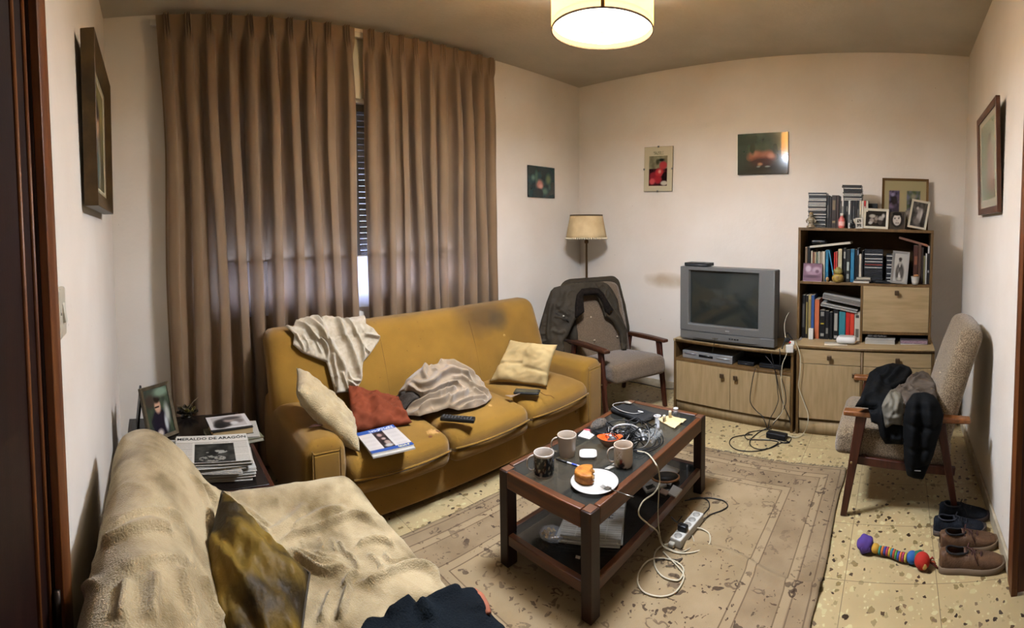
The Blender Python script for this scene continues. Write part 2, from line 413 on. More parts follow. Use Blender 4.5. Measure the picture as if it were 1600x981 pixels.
# world: dusk sky outside
wd = bpy.data.worlds.new('dusk'); scene.world = wd; wd.use_nodes = True
bg = wd.node_tree.nodes['Background']; bg.inputs[0].default_value = (.48, .56, .88, 1); bg.inputs[1].default_value = 24
# ---------------------------------------------------------------- curtains
def cloth_mat(name, c, c2, tr, trc):
    m = mat(name, c, .9, c2, 5, bump=.15, bsc=400, spec=.1, sheen=.2)
    N = m.node_tree.nodes; L = m.node_tree.links; b = N['Principled BSDF']; o = N['Material Output']
    t = N.new('ShaderNodeBsdfTranslucent'); t.inputs[0].default_value = (*lin(trc), 1)
    mx = N.new('ShaderNodeMixShader'); mx.inputs[0].default_value = tr
    L.new(b.outputs[0], mx.inputs[1]); L.new(t.outputs[0], mx.inputs[2]); L.new(mx.outputs[0], o.inputs[0])
    return m
cur_m = cloth_mat('curtain cloth', '7d654c', '876f55', .27, 'b8a488')
def curtain(name, y0, y1, npl, seed, z0=.03, z1=2.905, X0=-2.985):
    rnd = random.Random(seed); ph = [rnd.uniform(-.25, .25) for _ in range(npl + 2)]; am = [rnd.uniform(.7, 1.25) for _ in range(npl + 2)]
    nu, nv = npl * 34, 84
    def fn(u, v):
        vv = v ** .8 if v > .12 else v * (.12 ** .8) / .12
        z = z1 + (z0 - z1) * v
        d = z1 - z
        s = u * npl; i = int(min(s, npl - 1e-6)); fr = s - i
        sway = .018 * fbm(s*.35 + seed, z*.5, 1.3) + .012 * math.sin(z*1.7 + i*1.3 + seed)
        y = y0 + (y1 - y0) * u + sway * min(1, d*1.2)
        grow = min(1, d / .5)
        amp = .047 * am[i] * (.55 + .45*grow) + .006 * fbm(s*1.1, z*.8, seed)
        c = math.cos(2*PI*(fr - .5 + ph[i]*.12*grow))
        x = X0 + amp * (abs(c)**.75 * (1 if c > 0 else -1)) 
        y += .012 * grow * math.sin(4*PI*fr + ph[i]*6)
        # pinched heading: three thin ridges at each pleat centre
        if d < .16:
            k = 1 - max(0, (d - .09) / .07) if d > .09 else 1
            dx = (fr - .5) * (y1 - y0) / npl
            rid = .0
            if abs(dx) < .021: rid = .036 * abs(math.cos(dx / .014 * PI))**1.5
            flat = X0 - .004
            x = (1-k) * x + k * (flat + rid)
        else:
            x += .006 * fbm(y*14, z*1.1, seed+3, 2)
        return (x, y, z)
    return MB().grid(nu, nv, fn).build(name, cur_m)
c1 = curtain('curtain', .085, 1.405, 10, 3.1)
tag(c1, 'wide brown pleated curtain, the one nearer the framed painting and side table', 'curtain', 'brown pleated curtains over the window')
c2 = curtain('curtain', 1.465, 2.665, 10, 8.7)
tag(c2, 'brown pleated curtain hanging behind the stained end of the mustard sofa', 'curtain', 'brown pleated curtains over the window')
rail = MB().box(-3.05, -3.02, .05, 2.70, 2.86, 2.895).build('curtain_rail', plain('cfc8b8', .4), bevel=.003)
tag(rail, 'slim white curtain rail under the ceiling carrying both brown curtains', 'curtain rail')
net = MB().grid(150, 20, lambda u, v: (XW+.045 + .010*math.sin(u*150 + math.sin(u*31)), .46 + 1.98*u, .98 + .36*v)).build('net_curtain', cloth_mat('net curtain', 'a9a7b0', 'c9c8d4', .6, 'e8e8f4'))
tag(net, 'pale half height net curtain on the window behind the brown curtains', 'net curtain')
MB().tube([(XW+.045, .44, 1.342), (XW+.045, 2.46, 1.342)], .004, 6).build('rod', plain('b8b0a0', .4, metal=.5), net)
# ---------------------------------------------------------------- ceiling lamp
LX, LY = -1.28, 1.79
lamp = thing('ceiling_lamp', 'lit drum shaped yellow ceiling lamp hanging from the ceiling', 'ceiling lamp', (LX, LY, 2.40))
ML = T(LX, LY, 0)
shm = mat('yellow lamp shade', 'd9a030', .8, emis='ffdf80', es=2.6)
N = shm.node_tree.nodes; L = shm.node_tree.links
tr_ = N.new('ShaderNodeBsdfTransparent'); tr_.inputs[0].default_value = (1, .90, .70, 1); mx_ = N.new('ShaderNodeMixShader'); mx_.inputs[0].default_value = .16
L.new(N['Principled BSDF'].outputs[0], mx_.inputs[1]); L.new(tr_.outputs[0], mx_.inputs[2]); L.new(mx_.outputs[0], N['Material Output'].inputs[0])
s_ = MB(ML)
s_.lathe([(.229, 2.412), (.231, 2.412), (.231, 2.715), (.229, 2.715), (.229, 2.412)], 64, cap=False)
s_.build('lamp_shade', shm, lamp)
s_ = MB(ML); s_.lathe([(.232, 2.41), (.232, 2.418), (.227, 2.418), (.227, 2.41), (.232, 2.41)], 64, cap=False); s_.build('bottom_rim', plain('6b5030', .5), lamp)
MB(ML).cbox((LX*0 + .231*math.cos(R(-54)), .231*math.sin(R(-54)), 2.565), (.012, .012, .30)).build('seam_strip', plain('8a5a1c', .6), lamp)
df = mat('lamp diffuser', 'ffffff', .5, emis='fff2dc', es=0)
df.node_tree.nodes['Principled BSDF'].inputs['Emission Strength'].default_value = 14.0
MB(ML).lathe([(.0001, 2.438), (.222, 2.438), (.222, 2.440)], 48, cap=False).build('diffuser', df, lamp)
MB(ML).lathe([(.226, 2.441), (.226, 2.448), (.0001, 2.448)], 48, cap=False).build('blocking_disc', plain('d9c9a0', .7), lamp)  # added opaque disc, hides the diffuser's glow from view through the shade
MB(ML).tube([(.09*math.cos(a), .09*math.sin(a), 2.392 + .012*a/6) for a in [i*.35 for i in range(19)]], .011, 8).build('bulb', df, lamp)
MB(ML).lathe([(.002, 2.40), (.016, 2.404), (.02, 2.412), (.012, 2.425), (.006, 2.438)], 16).build('finial', plain('c9b48a', .3, metal=.7), lamp)
MB(ML).cyl((0, 0, 2.70), (0, 0, 2.92), .006).build('cord', plain('8a5a1c', .5), lamp)
MB(ML).lathe([(.05, 2.915), (.045, 2.93), (.05, ZC - .001)], 24).build('ceiling_rose', plain('b8ad98', .5), lamp)
def area(name, loc, size, e, col, rot=(0, 0, 0)):
    l = bpy.data.lights.new(name, 'AREA'); l.shape = 'DISK'; l.size = size; l.energy = e; l.color = col
    o = bpy.data.objects.new(name, l); C.objects.link(o); o.location = loc; o.rotation_euler = rot; return o
area('lamp_light', (LX, LY, 2.407), .40, 108, (.92, 1.03, 1.25))
pl = bpy.data.lights.new('bulb_light', 'POINT'); pl.energy = 700; pl.color = (.95, 1.0, 1.12); pl.shadow_soft_size = .08
po = bpy.data.objects.new('bulb_light', pl); C.objects.link(po); po.location = (LX, LY, 2.57)
# ---------------------------------------------------------------- rug
def rug_mat():
    m = bpy.data.materials.new('faded rug'); m.use_nodes = True; N = m.node_tree.nodes; L = m.node_tree.links; b = N['Principled BSDF']
    g = N.new('ShaderNodeNewGeometry'); s = N.new('ShaderNodeSeparateXYZ'); L.new(g.outputs['Position'], s.inputs[0])
    def mm(op, a, bb=0):
        n = N.new('ShaderNodeMath'); n.operation = op
        for i, q in enumerate((a, bb)):
            if isinstance(q, (int, float)): n.inputs[i].default_value = q
            else: L.new(q, n.inputs[i])
        return n.outputs[0]
    def mix(f, a, bb):
        n = N.new('ShaderNodeMix'); n.data_type = 'RGBA'
        if isinstance(f, (int, float)): n.inputs[0].default_value = f
        else: L.new(f, n.inputs[0])
        for i, q in ((6, a), (7, bb)):
            if isinstance(q, str): n.inputs[i].default_value = (*lin(q), 1)
            else: L.new(q, n.inputs[i])
        return n.outputs[2]
    def nz(sc, det=4):
        n = N.new('ShaderNodeTexNoise'); n.inputs['Scale'].default_value = sc; n.inputs['Detail'].default_value = det; L.new(g.outputs['Position'], n.inputs['Vector']); return n
    def rng(v, a, bb, c=0, d=1):
        n = N.new('ShaderNodeMapRange'); n.inputs['From Min'].default_value = a; n.inputs['From Max'].default_value = bb; n.inputs['To Min'].default_value = c; n.inputs['To Max'].default_value = d; L.new(v, n.inputs['Value']); return n.outputs[0]
    # distance in from the nearest edge
    dx = mm('MINIMUM', mm('SUBTRACT', s.outputs[0], RX0), mm('SUBTRACT', RX1, s.outputs[0]))
    dy = mm('MINIMUM', mm('SUBTRACT', s.outputs[1], RY0), mm('SUBTRACT', RY1, s.outputs[1]))
    d = mm('MINIMUM', dx, dy)
    field = mix(rng(nz(3.2, 6).outputs['Fac'], .35, .7), '8a785c', '766448')
    border = mix(rng(nz(5, 5).outputs['Fac'], .35, .7), '816f55', '6e5d45')
    isb = mm('LESS_THAN', d, .335)
    col = mix(isb, field, border)
    band = mix(0.0, 'a3937c', 'a3937c')
    for (a, bb, c_) in ((.025, .032, '4f3f2e'), (.095, .101, '4f3f2e'), (.105, .14, '88765a'), (.14, .146, '54442f'), (.285, .291, '4f3f2e'), (.291, .33, '88765a'), (.33, .336, '4f402e')):
        f = mm('MULTIPLY', mm('GREATER_THAN', d, a), mm('LESS_THAN', d, bb))
        col = mix(mm('MULTIPLY', f, .7), col, c_)
    # scattered flower motifs
    wob = N.new('ShaderNodeVectorMath'); wob.operation = 'MULTIPLY_ADD'; wob.inputs[1].default_value = (.12, .12, 0); L.new(nz(14, 2).outputs['Color'], wob.inputs[0]); L.new(g.outputs['Position'], wob.inputs[2])
    for (sc, pick, thr, ringlo, c_, amt) in ((13, .45, .30, .14, '35281f', .85), (24, .38, .22, -1, '33261d', .9), (40, .50, .22, -1, '3f2c20', .85), (9, .55, .34, .26, '44362a', .65)):
        v = N.new('ShaderNodeTexVoronoi'); v.inputs['Scale'].default_value = sc; L.new(wob.outputs[0], v.inputs['Vector'])
        sc_ = N.new('ShaderNodeSeparateColor'); L.new(v.outputs['Color'], sc_.inputs[0])
        ins = mm('MULTIPLY', mm('LESS_THAN', v.outputs['Distance'], thr), mm('GREATER_THAN', v.outputs['Distance'], ringlo))
        f = mm('MULTIPLY', ins, mm('GREATER_THAN', sc_.outputs[0], pick))
        brk = rng(nz(sc*2.6, 2).outputs['Fac'], .40, .48)
        f = mm('MULTIPLY', mm('MULTIPLY', f, brk), amt)
        f = mm('MULTIPLY', f, rng(nz(2.1, 3).outputs['Fac'], .38, .55, .25, 1))
        col = mix(f, col, c_)
    bn = N.new('ShaderNodeBump'); bn.inputs['Strength'].default_value = .35; bn.inputs['Distance'].default_value = .004; L.new(nz(260, 2).outputs['Fac'], bn.inputs['Height'])
    L.new(bn.outputs[0], b.inputs['Normal']); L.new(col, b.inputs['Base Color']); b.inputs['Roughness'].default_value = .95; b.inputs['Specular IOR Level'].default_value = .1
    return m
RX0, RX1, RY0, RY1 = -2.0, -.295, .84, 2.93
def rug_z(x, y):
    z = .010 + .003*fbm(x*3, y*3, 4)
    # a pinched crease across the near right part
    t = (x + 1.15) / .85
    if 0 < t < 1.02:
        yc = 2.06 - .13*math.sin(t*1.6) - .03*math.sin(t*9)
        e = (y - yc) / .022
        z += .022*math.exp(-e*e) * min(1, t*3)
    return z
def rug_fn(u, v):
    x = RX0 + (RX1-RX0)*u; y = RY0 + (RY1-RY0)*v
    x += .010*fbm(3, y*2.2, 1) * (1 if u > .5 else -1); y += .012*fbm(x*2.2, 7, 1)
    return (x, y, rug_z(x, y))
rug = MB().grid(120, 170, rug_fn).build('rug', rug_mat(), solid=.008)
tag(rug, 'large worn beige floral rug with striped border under the coffee table', 'rug')
fr_ = MB(); rnd = random.Random(5)
for i in range(330):
    x = RX0 + (RX1-RX0)*i/329; y = RY1 + .012*fbm(x*2.2, 7, 1)
    l = rnd.uniform(.02, .045); dx = rnd.uniform(-.02, .02)
    fr_.tube([(x, y-.005, .012), (x+dx*.5, y+l*.5, .008), (x+dx, y+l, .004)], [.0022, .0018, .001], 4)
fr_.build('fringe', plain('8d806b', .9), rug)
# ================================================================ mustard sofa
sofa = thing('sofa', 'mustard yellow three seat sofa with a dark stain on the backrest', 'sofa', (-2.55, 1.78, 0))
def sofa_mat(name, stain=None, worn=None):
    m = mat(name, '8a6522', .85, '7c5a1d', 4, bump=.3, bsc=330, spec=.15, sheen=.15)
    N = m.node_tree.nodes; L = m.node_tree.links; b = N['Principled BSDF']
    src = b.inputs['Base Color'].links[0].from_socket
    g = N.new('ShaderNodeNewGeometry')
    def spot(src, c, rad, col, amt, lo, hi, nsc, nam):
        vs = N.new('ShaderNodeVectorMath'); vs.operation = 'SUBTRACT'; L.new(g.outputs['Position'], vs.inputs[0]); vs.inputs[1].default_value = c
        vd = N.new('ShaderNodeVectorMath'); vd.operation = 'DIVIDE'; L.new(vs.outputs[0], vd.inputs[0]); vd.inputs[1].default_value = rad
        ln = N.new('ShaderNodeVectorMath'); ln.operation = 'LENGTH'; L.new(vd.outputs[0], ln.inputs[0])
        nz = N.new('ShaderNodeTexNoise'); nz.inputs['Scale'].default_value = nsc; nz.inputs['Detail'].default_value = 4; L.new(g.outputs['Position'], nz.inputs['Vector'])
        ad = N.new('ShaderNodeMath'); ad.operation = 'MULTIPLY_ADD'; L.new(nz.outputs['Fac'], ad.inputs[0]); ad.inputs[1].default_value = nam; L.new(ln.outputs['Value'], ad.inputs[2])
        mr = N.new('ShaderNodeMapRange'); mr.inputs['From Min'].default_value = lo; mr.inputs['From Max'].default_value = hi; mr.inputs['To Min'].default_value = amt; mr.inputs['To Max'].default_value = 0; L.new(ad.outputs[0], mr.inputs['Value'])
        mx = N.new('ShaderNodeMix'); mx.data_type = 'RGBA'; L.new(mr.outputs[0], mx.inputs[0]); L.new(src, mx.inputs[6]); mx.inputs[7].default_value = (*lin(col), 1)
        return mx.outputs[2]
    for args in (stain or []): src = spot(src, *args)
    # tiny crumbs and marks
    v = N.new('ShaderNodeTexVoronoi'); v.inputs['Scale'].default_value = 16; L.new(g.outputs['Position'], v.inputs['Vector'])
    lt = N.new('ShaderNodeMath'); lt.operation = 'LESS_THAN'; lt.inputs[1].default_value = .065; L.new(v.outputs['Distance'], lt.inputs[0])
    ml = N.new('ShaderNodeMath'); ml.operation = 'MULTIPLY'; ml.inputs[1].default_value = .6; L.new(lt.outputs[0], ml.inputs[0])
    mx = N.new('ShaderNodeMix'); mx.data_type = 'RGBA'; L.new(ml.outputs[0], mx.inputs[0]); L.new(src, mx.inputs[6]); mx.inputs[7].default_value = (*lin('5a3812'), 1)
    L.new(mx.outputs[2], b.inputs['Base Color'])
    return m
sm = sofa_mat('mustard cloth')
smb = sofa_mat('mustard cloth with stain', [((-2.72, 2.27, .86), (.22, .24, .13), '45331c', .85, .70, 1.55, 7, .55), ((-2.72, 2.40, .82), (.12, .09, .09), '3a3020', .6, .75, 1.5, 7, .5), ((-2.9, 1.4, .9), (.2, .2, .1), '7d5a22', .5, .6, 1.4, 9, .6)])
smc = sofa_mat('mustard cloth worn', [((-2.13, 1.42, .425), (.055, .10, .05), 'b58a52', .7, .72, .95, 60, .8), ((-2.20, 1.88, .425), (.03, .025, .05), 'b58e58', .7, .7, 1.0, 90, .8), ((-2.13, 1.44, .425), (.022, .016, .05), '5b2f14', .9, .8, 1.1, 90, .5), ((-2.10, 1.37, .425), (.014, .02, .05), '5b2f14', .9, .8, 1.1, 90, .5), ((-2.03, 1.25, .425), (.012, .012, .05), '5b2012', .95, .8, 1.1, 60, .5)])
SY0, SY1 = .665, 2.905
# frame below
b = MB(); b.soft((-2.52, 1.785, .15), (.76, 2.17, .22), .025, 6)
b.build('base', sm, sofa)
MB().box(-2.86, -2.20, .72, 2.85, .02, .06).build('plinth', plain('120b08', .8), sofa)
for nm, y0, y1 in (('arm', SY0, SY0+.215), ('arm', SY1-.215, SY1)):
    a = MB()
    def af(q, p):
        # crown the top, gently bulge the sides
        if p.z > 0: q.z += .018*(1 - p.y*p.y) + .02*max(0, -p.x)*(1)
        q.y += .012*p.y*(1 - p.z*p.z)
        return q
    a.soft((-2.50, (y0+y1)/2, .285), (.82, y1-y0, .46), .05, 8, af)
    arm = a.build('arm', sm, sofa)
    f = MB(); f.soft((-2.088, (y0+y1)/2, .275), (.022, (y1-y0)*.62, .39), .008, 4); f.build('front_panel', sm, arm)
    yy0, yy1 = (y0+y1)/2 - (y1-y0)*.33, (y0+y1)/2 + (y1-y0)*.33
    MB().tube(smooth_path([(-2.083, yy0, .08), (-2.083, yy0, .46), (-2.083, yy0+.012, .475), (-2.083, yy1-.012, .475), (-2.083, yy1, .46), (-2.083, yy1, .08)], 5), .0045, 6).build('piping', sm, arm)
# backrest: one long leaning pad
def bf(q, p):
    q.x += .030*(1-p.y*p.y)*max(p.x, 0)*(1-p.z*p.z*.6) + .03*0
    lean = (q.z + .33) / .66
    q.x += -.20*lean + .02*math.sin(lean*PI)
    for sx in (-.3333, .3333):
        d = (p.y - sx) / .012
        if p.x > 0: q.x -= .012*math.exp(-d*d)
        if p.z > .8: q.z -= .006*math.exp(-d*d)
    q.x += .004*fbm(q.y*3, q.z*4, 2)*(p.x > 0)
    q.x = max(q.x, -.245)
    return q
b = MB()
def bfine(q, p): return bf(q, p)
b.soft((-2.66, 1.76, .60), (.20, 2.20, .66), .075, 46, bfine)
back = b.build('backrest', smb, sofa)
for sx in (-.3333, .3333):
    y = 1.76 + sx*1.10; pts = []
    for k in range(26):
        zz = -.30 + .62*k/25
        q = Vector((.10 if zz < .26 else .10 - .075*(1-math.cos(math.asin(min(1, (zz-.255)/.075)))) if zz < .33 else .02, sx*1.10, zz))
        p = Vector((1, sx, zz/.33)); q = bf(q.copy(), p); pts.append(Vector((-2.66, 1.76, .60)) + q + Vector((.004, 0, .001)))
    MB().tube(pts, .003, 5).build('seam', plain('4a2f0c', .9), back)
for y in (1.16, 1.78, 2.42):
    MB().ball(Vector((-2.655, y, .70)), .012, 10, 6, sc=(.5, 1, 1)).build('button', plain('a07a38', .6), back)
for k, y in enumerate((1.182, 1.7865, 2.3915)):
    def cf(q, p):
        if p.z > 0: q.z += .016*(1-p.x*p.x*.8)*(1-p.y*p.y*.8) + .004*fbm(q.x*7+k*5, q.y*7, 1)
        if p.z < 0 and p.x > .5: q.z += .0
        q.x += .010*(1-p.y*p.y)*(p.x > .5)
        if p.x > .2 and p.z > 0: q.z -= .022*((p.x-.2)/.8)**2
        return q
    c = MB(); c.soft((-2.41, y, .325), (.72, .602, .19), .055, 10, cf)
    cu = c.build('seat_cushion', smc, sofa)
    yy = y - .275
    MB().tube([(-2.036 - .012*abs(t)**3*1.2 + .011*(1-t*t), y + .285*t, .325) for t in [i/12-1 for i in range(25)]], .0055, 6).build('piping', sm, cu)
MB().ball((-2.118, 2.62, .19), .009, 8, 6).build('screw_cap', plain('8c6a35', .5), sofa)

# ================================================================ coffee table
tw = mat('reddish table wood', '5e3212', .4, '3c1e0a', 3, bump=.04, st=(1, 12, 12), spec=.45, coat=.1)
tw2 = mat('reddish table wood along', '5e3212', .4, '3c1e0a', 3, bump=.04, st=(12, 1, 12), spec=.45, coat=.1)
twl = mat('reddish table leg', '2e1507', .5, '1e0d04', 3, bump=.04, st=(12, 12, 1), spec=.4, coat=.1)
glass = mat('smoked glass', '2a2a26', .04, spec=.6, alpha=.62)
glass2 = mat('smoked shelf glass', '1c1a17', .06, spec=.5, alpha=.8)
TX0, TX1, TY0, TY1, TZ = -1.555, -1.045, 1.375, 2.455, .455
table = thing('coffee_table', 'low dark red wood coffee table with a smoked glass top and lower shelf', 'coffee table', ((TX0+TX1)/2, (TY0+TY1)/2, .012))
for x in (TX0+.025, TX1-.025):
    for y in (TY0+.03, TY1-.03):
        MB().cbox((x, y, (TZ-.004+.016)/2), (.05, .06, TZ-.004-.016)).build('leg', twl, table, bevel=.004)
        MB().box(x-.02, x+.02, y-.024, y+.024, TZ-.004, TZ-.001).build('corner_cap', plain('5a3a26', .4), table, bevel=.001)
for y0 in (TY0, TY1-.035): MB().box(TX0+.05, TX1-.05, y0, y0+.035, TZ-.075, TZ).build('apron', tw, table, bevel=.004)
for x0 in (TX0, TX1-.03): MB().box(x0, x0+.03, TY0+.06, TY1-.06, TZ-.075, TZ).build('apron', tw2, table, bevel=.004)
MB().box(TX0+.03, TX1-.03, TY0+.035, TY1-.035, TZ-.012, TZ-.004).build('glass_top', glass, table, smooth=False)
SZ = .165
for y0 in (TY0+.005, TY1-.035): MB().box(TX0+.05, TX1-.05, y0, y0+.03, SZ-.045, SZ).build('shelf_rail', tw, table, bevel=.003)
for x0 in (TX0+.004, TX1-.03): MB().box(x0, x0+.026, TY0+.06, TY1-.06, SZ-.045, SZ).build('shelf_rail', tw2, table, bevel=.003)
MB().box(TX0+.03, TX1-.03, TY0+.035, TY1-.035, SZ-.010, SZ-.002).build('shelf_glass', glass2, table, smooth=False)
TG = TZ - .004; SG = SZ - .002

# ================================================================ wooden armed chairs
wal = mat('walnut arm wood', '6a3b20', .4, '4a2512', 5, bump=.05, st=(9, 1, 9), spec=.4, coat=.1)
wall_ = mat('walnut leg wood', '4a2313', .45, '361609', 5, bump=.05, st=(9, 9, 1), spec=.4)
def tweed(name, c, c2):
    m = mat(name, c, .95, c2, 170, bump=.6, bsc=190, spec=.1, sheen=.25, det=2, lo=.42, hi=.58)
    return m
def armchair(label, loc, rz, upm, group, armwood):
    """faces local +y, origin on the floor under the middle of the seat"""
    t = thing('wooden_armchair', label, 'armchair', loc, group)
    M = T(loc[0], loc[1], loc[2], rz)
    for sx in (-1, 1):
        X = sx*.295
        # arm: flat board, thicker towards the back
        a = MB(M); n = 14; pr_ = []
        tops = [(.31 - .67*i/n, .575 - .035*(i/n) + .010*math.sin(i/n*PI)) for i in range(n+1)]
        poly = [(y, z) for y, z in tops] + [(y, z - .026 - .010*math.sin(min(1, (i/n)*1.0)*PI)) for i, (y, z) in reversed(list(enumerate(tops)))]
        N_ = len(poly); w0 = .028
        vs = [(X - w0 if s < 0 else X + w0, y, z) for s in (-1, 1) for y, z in poly]
        a.add(vs, [tuple(range(N_)), tuple(range(2*N_-1, N_-1, -1))] + [(i, i+N_, (i+1) % N_+N_, (i+1) % N_) for i in range(N_)])
        ar = a.build('armrest', armwood, t, bevel=.008, seg=3)
        def leg(p0, p1, w0, w1, th=.028):
            a = MB(M); p0 = Vector(p0); p1 = Vector(p1)
            vs = []
            for p, w in ((p0, w0), (p1, w1)):
                for dx, dy in ((-1, -1), (1, -1), (1, 1), (-1, 1)): vs.append((p.x + dx*th/2, p.y + dy*w/2, p.z))
            a.add(vs, [(0, 1, 2, 3), (7, 6, 5, 4)] + [(i, (i+1) % 4, (i+1) % 4+4, i+4) for i in range(4)])
            return a.build('leg', wall_, t, bevel=.005)
        leg((X, .30, .002), (X, .215, .55), .034, .060)
        leg((X, -.30, .002), (X, -.20, .53), .032, .050)
        MB(M).cyl((X+sx*.02, .262, .30), (X+sx*.026, .262, .30), .006).build('screw', plain('a08a60', .3, metal=.8), t)
        # side rail under seat
        a = MB(M); a.cbox((0, 0, 0), (.024, .56, .045), T(X-sx*.018, -.01, .275, 0, R(6))); a.build('side_rail', wall_, t, bevel=.004)
    for y, z in ((.20, .30), (-.24, .25)): MB(M).cbox((0, y, z), (.56, .028, .045)).build('cross_rail', wall_, t, bevel=.003)
    def sf(q, p):
        if p.z > 0: q.z += .022*(1-p.x*p.x*.9)*(1-p.y*p.y*.9)
        q.z += .0035*fbm(q.x*9, q.y*9, loc[0]*3)
        if p.y > .6: q.z -= .012*(p.y-.6)/.4
        return q
    a = MB(M); a.soft((0, 0, 0), (.53, .63, .15), .045, 8, sf, T(0, .045, .355, 0, R(7)))
    a.build('seat', upm, t)
    def bk(q, p):
        k = (q.z + .36) / .72
        wd_ = 1.02 - .05*max(0, k-.6)/.4 - (.02*math.exp(-((k-.64)/.03)**2))
        q.x *= wd_
        q.y += .045*math.sin((k-.1)*PI*.9)*(.4) - .03*(1-abs(p.x)**2)*(p.y > 0)*0
        q.y += .020*(1-p.x*p.x)*(1-abs(2*k-1)**2)*(1 if p.y > 0 else 0)
        q.z += -.045*abs(p.x)**4*(k > .8) + .003*fbm(q.x*8, q.z*8, 2)
        return q
    a = MB(M); a.soft((0, 0, 0), (.54, .125, .76), .05, 14, bk, T(0, -.285, .655, 0, R(17)))
    bk_ = a.build('backrest', upm, t)
    for bx, bz in ((-.12, .05), (.12, .05), (-.12, -.15), (.12, -.15)):
        MB(M).ball(T(0, -.285, .655, 0, R(17)) @ Vector((bx, .092, bz)), .010, 8, 6).build('button', plain('9b8870', .8), bk_)
    return t
tw_a = tweed('taupe chair cloth', '6f5d49', '594936')
tw_b = tweed('beige tweed chair cloth', '8c7a60', '5f4f3a')
CH1 = (-2.25, 3.33, 0); CH1R = math.atan2(-.36, .93) - PI/2
chair1 = armchair('taupe armchair with wooden arms in the corner under the standing lamp', CH1, CH1R, tw_a, 'wooden armed chairs', mat('dark walnut arm', '4a2816', .4, '331a0c', 5, bump=.05, st=(9, 1, 9), spec=.4))
CH2 = (.045, 2.755, 0); CH2R = PI/2
chair2 = armchair('beige tweed armchair with wooden arms against the right wall', CH2, CH2R, tw_b, 'wooden armed chairs', mat('honey walnut arm', '86522a', .35, '623714', 5, bump=.05, st=(9, 1, 9), spec=.5, coat=.2))

# ================================================================ side table
stm = mat('dark side table wood', '3a1c10', .35, '22100a', 4, bump=.04, st=(1, 8, 8), spec=.45)
stt = mat('black side table top', '17120f', .22, spec=.5)
STX0, STX1, STY0, STY1, STZ = -2.72, -1.862, -.17, .462, .49
st_ = thing('side_table', 'dark wooden side table between the sofa and the covered armchair', 'side table', ((STX0+STX1)/2, (STY0+STY1)/2, 0))
MB().box(STX0, STX1, STY0, STY1, STZ-.025, STZ-.004).build('table_edge', stm, st_, bevel=.003)
MB().box(STX0+.02, STX1-.02, STY0+.02, STY1-.02, STZ-.0042, STZ).build('tabletop', stt, st_, bevel=.001)
MB().box(STX0+.03, STX1-.03, STY0+.03, STY1-.03, STZ-.11, STZ-.025).build('apron', stm, st_, bevel=.003)
for x in (STX0+.035, STX1-.035):
    for y in (STY0+.035, STY1-.035): MB().cbox((x, y, (STZ-.025)/2), (.045, .045, STZ-.025)).build('leg', stm, st_, bevel=.003)
MB().box(STX0+.03, STX1-.03, STY0+.03, STY1-.03, .14, .16).build('lower_shelf', stm, st_, bevel=.003)

# ================================================================ covered armchair beside the camera (body under the blanket)
ac = thing('upholstered_armchair', 'broad upholstered armchair by the left wall, hidden under a beige blanket', 'armchair', (-1.30, .28, 0))
acm = mat('old brown upholstery', '4b3320', .9, '3d2818', 6, spec=.15)
MB().soft((-1.28, .31, .18), (.94, .88, .34), .04, 4).build('base', acm, ac)
MB().soft((-1.28, .42, .375), (.92, .66, .12), .04, 4).build('seat_cushion', acm, ac)
MB().soft((0, 0, 0), (1.02, .12, .58), .055, 4, None, T(-1.26, -.075, .48, 0, R(5))).build('backrest', acm, ac)
MB().soft((-1.74, .43, .34), (.09, .60, .33), .04, 3).build('arm', acm, ac)

# ================================================================ cabinets
cf_ = mat('pale veneer', '9c8561', .5, '8a7450', 6, bump=.03, st=(7, 7, .8), spec=.3, lo=.3, hi=.7)
cfh = mat('pale veneer across', '9c8561', .5, '8a7450', 6, bump=.03, st=(.8, 7, 7), spec=.3, lo=.3, hi=.7)
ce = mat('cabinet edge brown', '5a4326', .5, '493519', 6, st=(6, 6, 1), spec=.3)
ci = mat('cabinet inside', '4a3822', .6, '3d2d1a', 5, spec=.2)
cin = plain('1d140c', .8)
knobm = plain('5d4a35', .35, metal=.7)
def knob(c, M, par):
    k = MB(M); k.cbox((c[0], c[1]-.010, c[2]), (.012, .02, .012)); k.soft((c[0], c[1]-.026, c[2]), (.034, .014, .036), .006, 2); return k.build('knob', knobm, par)
# --- tv stand
sx0, sy0, sx1, sy1 = -1.765, 3.462, -.745, 3.385
ang = math.atan2(sy1-sy0, sx1-sx0); W_ = math.hypot(sx1-sx0, sy1-sy0); MS = T(sx0, sy0, 0, ang)
tvs = thing('tv_stand', 'low veneered television cabinet with two doors and an open shelf', 'tv stand', (-1.25, 3.6, 0))
DP = .40; ZT = .605
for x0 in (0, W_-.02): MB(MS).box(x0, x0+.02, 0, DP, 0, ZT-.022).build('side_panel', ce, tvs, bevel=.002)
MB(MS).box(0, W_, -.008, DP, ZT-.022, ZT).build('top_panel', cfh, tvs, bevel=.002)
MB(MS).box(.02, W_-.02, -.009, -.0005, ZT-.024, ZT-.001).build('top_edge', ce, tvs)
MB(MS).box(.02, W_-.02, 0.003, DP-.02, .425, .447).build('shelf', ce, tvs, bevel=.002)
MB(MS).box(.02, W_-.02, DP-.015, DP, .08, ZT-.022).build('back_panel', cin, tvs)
MB(MS).box(.02, W_-.02, .02, .04, 0, .09).build('plinth', cf_, tvs)
MB(MS).box(.02, W_-.02, .02, DP-.02, .085, .10).build('bottom_panel', ce, tvs)
for k in (0, 1):
    x0 = .024 + k*(W_-.044)/2; d = MB(MS).box(x0, x0+(W_-.044)/2-.003, 0, .018, .095, .423).build('door', cf_, tvs, bevel=.0015)
    knob((W_/2 + (-.06 if k == 0 else .055), 0, .365), MS, d)
